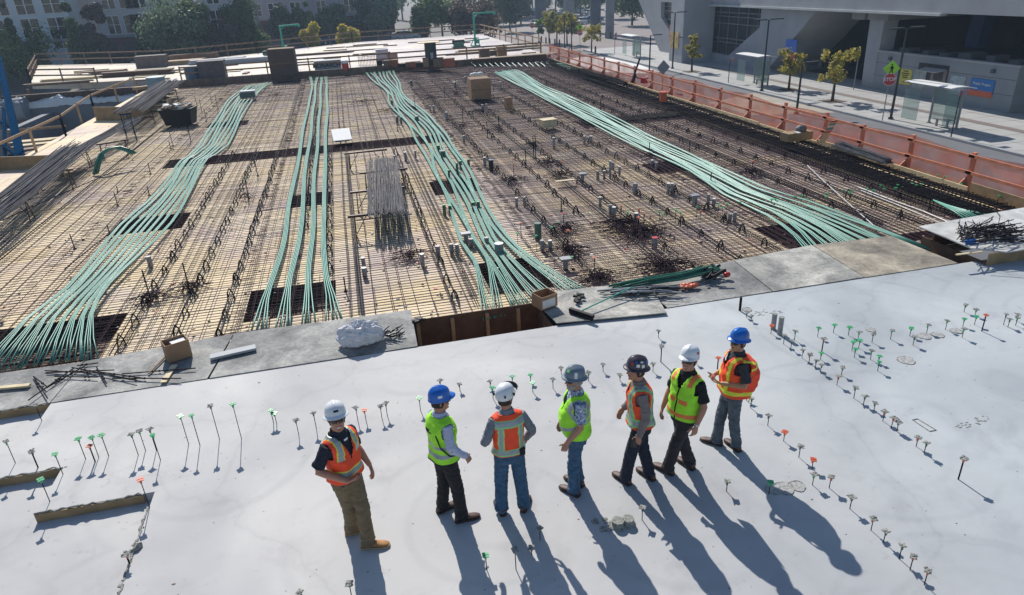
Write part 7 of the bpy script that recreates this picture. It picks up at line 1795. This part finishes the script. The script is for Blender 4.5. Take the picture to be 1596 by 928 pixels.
def ex1(root, TT, A, HT, HH, hh):
    # four dark letter shapes on the front of the hat
    for i, a in enumerate((-.105, -.035, .035, .105)):
        sticker(hh, HH, pi / 2 - a * 1.7, .062, .015, .020, BLK, 'logo_letter')
    mb = MB(); mb.quad(*[TT @ Vector(p) for p in ((-.03, .103, 1.44), (.03, .103, 1.44), (.0, .112, 1.38), (-.005, .112, 1.38))], WHITEP); mb.build('undershirt', root)
def ex2(root, TT, A, HT, HH, hh):
    mb = MB(); P = [(.085, .02, 1.49), (.10, -.10, 1.42), (.13, -.135, 1.30), (.17, -.11, 1.15), (.205, -.02, 1.02), (.20, .08, .99)]
    mb.tube([TT @ Vector(p) for p in P], .008, BLKC, 6); mb.build('strap', root, True)
def ex3(root, TT, A, HT, HH, hh):
    for s_ in (-1, 1):
        mb = MB(); mb.ell(HH @ Vector((s_ * .118, .01, .03)), (.012, .02, .02), BLK, 8); mb.build('visor_hinge', hh)
        mb = MB(); mb.ell(HH @ Vector((s_ * .075, -.115, .05)), (.012, .008, .018), BLK, 6); mb.build('vent', hh)
        mb = MB(); mb.tube([HH @ Vector((s_ * .105, .0, .0)), HT @ Vector((s_ * .08, .0, -.05)), HT @ Vector((s_ * .03, .05, -.125))], .006, BLKC, 5); mb.build('chin_strap', hh)
    mb = MB(); n = 8
    vs = [HH @ Vector((sin(a) * .13, cos(a) * .15 + .01 + dz * .5, .015 + dz)) for dz in (0, .05) for a in [(-1.0 + 2 * q / n) for q in range(n + 1)]]
    mb.add(vs, [(i, i + 1, i + n + 2, i + n + 1) for i in range(n)], BLK); mb.build('visor', hh)
    mb = MB(); mb.box(TT @ Vector((.12, -.14, .97)), (.07, .035, .09), BLK); mb.build('belt_pouch', root)
    mb = MB(); mb.tube([TT @ Vector((cos(a) * .178, sin(a) * .136, .965)) for a in [2 * pi * k / 24 for k in range(25)]], .014, BLK, 6, False); mb.build('belt', root)
def ex4(root, TT, A, HT, HH, hh):
    pass
def ex5(root, TT, A, HT, HH, hh):
    sh, e, w, hd, palm = A['L']; d = (w - e).normalized()
    mb = MB(); mb.tube([w.lerp(e, .10), w.lerp(e, .03)], [.034, .033], WATCH, 12); mb.build('watch', root)
    ph = empty('mobile_phone', (0, 0, 0), 0, 'black phone held low in the hand of the man in orange vest and stickered hat', 'phone')
    c = root.matrix_basis @ (w + hd.normalized() * .09 + Vector((0, .03, 0)))
    mb = MB(); mb.box((0, 0, 0), (.012, .07, .14), BLK); p = mb.build('phone_case', ph); mb = MB(); mb.box((-.0065, 0, 0), (.001, .062, .125), LENS); mb.build('screen', ph)
    ph.location = c; ph.rotation_euler = (.2, .1, root.rotation_euler.z)
def ex6(root, TT, A, HT, HH, hh):
    sh, e, w, hd, palm = A['L']
    mb = MB(); mb.tube([w.lerp(e, .10), w.lerp(e, .03)], [.034, .033], WATCH, 12); mb.build('watch', root)
    mb = MB(); vs = []
    for j in range(7):
        for i in range(5):
            z = 1.36 - j * .075; y = -.15 - .016 * j * (1 + .3 * sin(i)) ; x = -.12 + i * .06
            vs.append(TT @ Vector((x, y - .02 * noise.noise(Vector((i, j, 1))), z)))
    mb.add(vs, [(j * 5 + i, j * 5 + i + 1, (j + 1) * 5 + i + 1, (j + 1) * 5 + i) for j in range(6) for i in range(4)], LIME)
    o = mb.build('vest_flap', root, True); o.modifiers.new('s', 'SOLIDIFY').thickness = .004
def ex7(root, TT, A, HT, HH, hh):
    mb = MB(); mb.tube([TT @ Vector(p) for p in ((-.12, -.13, 1.42), (-.13, -.24, 1.2), (-.12, -.21, 1.0), (-.10, -.2, .86), (-.09, -.19, .78))], .007, YEL, 5); mb.build('lanyard', root, True)
    mb = MB(); mb.tube([TT @ Vector((cos(a) * .176, sin(a) * .134, .965)) for a in [2 * pi * k / 24 for k in range(25)]], .012, BLK, 6, False); mb.build('belt', root)
PV = {}
make_person('smiling man in orange vest, khaki trousers and white hard hat, nearest at left', -45, {'L': ((571, 853), (602, 850)), 'R': ((543, 833), (581, 824))}, headyaw=-36, headpitch=12, s=1.055, trw=1.1,
            arms={'R': ((.29, -.08, 1.16), (.15, .19, 1.03), (-1, .35, -.15), (0, -1, 0)), 'L': ((-.235, -.03, 1.15), (-.22, .15, .96), (.05, .35, -1), (1, 0, 0))},
            shirt=NAVY, trousers=KHAKI, boots=TAN, sole=SOLEB, vest=dict(z0=.955, pattern=p_orange_v, mats=[ORANGE, SILV, YEL]), hat=('full', HW), smile=True, seed=1, belly=.15, extras=ex1)
make_person('man in lime vest over pale blue shirt with blue hard hat, facing right', 20, {'R': ((716, 813), (747, 805)), 'L': ((689, 797), (712, 786))}, headyaw=-12, headpitch=-2, s=.995, trw=1.12,
            arms={'R': ((.25, -.02, 1.15), (.235, .17, .96), (0, .5, -1), (-1, 0, 0)), 'L': ((-.25, -.02, 1.15), (-.235, .17, .96), (0, .5, -1), (1, 0, 0))}, sleeves='long',
            shirt=PALEB, trousers=BLTR, boots=BRB, vest=dict(z0=.90, pattern=p_lime_two, mats=[LIME, SILV, BLKC], g=.034), hat=('cap', HB), glasses=True, seed=2, stickers=((-.1, .06, .05, .03, WHITEP), (pi / 2, .06, .03, .03, PAPER)), extras=ex2)
make_person('man seen from behind in grey shirt, orange panel vest, jeans and white climbing helmet', 96, {'L': ((781, 797), (775, 785)), 'R': ((818, 792), (823, 778))}, headyaw=-50, headpitch=-2, s=.975,
            arms={'L': ((-.30, -.05, 1.16), (-.25, .17, 1.0), (.6, .7, -.4), (1, 0, 0)), 'R': ((.30, -.04, 1.16), (.27, .12, .95), (-.2, .5, -1), (-1, 0, 0))}, sleeves='long',
            shirt=GREYS, trousers=DENIM, boots=BRB, vest=dict(z0=.945, pattern=p_panel, mats=[ORANGE, SILV, LGR]), hat=('climb', HW), seed=3, trw=1.18, belly=.1, extras=ex3)
make_person('bearded man in lime vest, blue patterned shirt, jeans and grey full brim hard hat', 172, {'L': ((901, 774), (870, 758)), 'R': ((905, 757), (880, 744))}, headyaw=12, headpitch=0, s=.985, trw=1.12,
            arms={'L': ((-.255, -.01, 1.15), (-.24, .17, .92), (0, .3, -1), (1, 0, 0)), 'R': ((.255, -.01, 1.15), (.24, .15, .92), (0, .3, -1), (-1, 0, 0))},
            shirt=PLAID, trousers=DENIM, boots=BRB, vest=dict(z0=.93, pattern=p_lime_loop, mats=[LIME, SILV], g=.034), hat=('full', HG), beard=GREYHAIR, hair=GREYHAIR, seed=4, belly=.45, stickers=((2.9, .07, .04, .05, PAPER), (2.9, .03, .035, .02, WHITEP), (2.0, .1, .05, .03, LGR)), extras=ex4)
make_person('man in orange and silver striped vest, dark jeans and sticker covered hard hat', 168, {'L': ((979, 755), (956, 738)), 'R': ((1016, 748), (993, 731))}, headyaw=10, headpitch=0, lean=(-4, 0), trw=1.1, s=1.01,
            arms={'L': ((-.24, -.03, 1.14), (-.25, .07, .89), (0, .25, -1), (1, 0, 0)), 'R': ((.25, .0, 1.15), (.2, .17, 1.0), (-.3, .6, -.6), (-1, 0, 0))}, sleeves='long',
            shirt=BROWNG, trousers=DNAVY, boots=BRB, vest=dict(z0=.93, pattern=p_stripes, mats=[ORANGE, SILV, LGR], g=.032), hat=('full', HD), glasses=False, beard=None, seed=5, hip=(0, .0),
            stickers=((2.9, .06, .04, .035, WHITEP), (3.4, .05, .04, .04, PAPER), (2.3, .08, .03, .03, RED), (3.9, .08, .04, .03, HB), (4.6, .06, .05, .03, PAPER), (2.7, .10, .03, .02, HB), (3.3, .1, .04, .02, WHITEP)), extras=ex5)
make_person('smiling man in lime vest with orange band, black polo and white hard hat', 203, {'L': ((1047, 740), (1018, 724)), 'R': ((1077, 731), (1055, 715))}, s=1.02, headyaw=14, headpitch=8, lean=(3, 0), trw=1.1,
            arms={'L': ((-.26, -.02, 1.14), (-.265, .10, .90), (0, .25, -1), (1, 0, 0)), 'R': ((.26, -.02, 1.14), (.26, .10, .90), (0, .25, -1), (-1, 0, 0))},
            shirt=BLKC, trousers=DARKT, boots=BRB, vest=dict(z0=.915, pattern=p_lime_or, mats=[LIME, HOR, BLKC], g=.034), hat=('cap', HW), smile=True, seed=6, belly=.25, stickers=((3.0, .07, .035, .03, RED),), extras=ex6)
make_person('man in billowing orange vest with yellow bands and blue full brim hard hat', 170, {'R': ((1122, 694), (1090, 685)), 'L': ((1150, 703), (1130, 686))}, headyaw=18, headpitch=2, lean=(2, 0), s=.985,
            arms={'L': ((-.27, -.05, 1.15), (-.10, .215, 1.10), (.6, .75, 0), (1, 0, 0)), 'R': ((.27, -.03, 1.15), (.12, .24, 1.10), (-.7, .6, 0), (-1, 0, 0))},
            shirt=CHARC, trousers=DENIMG, boots=BRB, vest=dict(z0=.925, pattern=p_x, mats=[ORANGE, YEL], g=.04), hat=('full', HB), seed=7, belly=.2, billow=.10, trw=1.05, stickers=((3.3, .07, .035, .03, CARD),), extras=ex7)
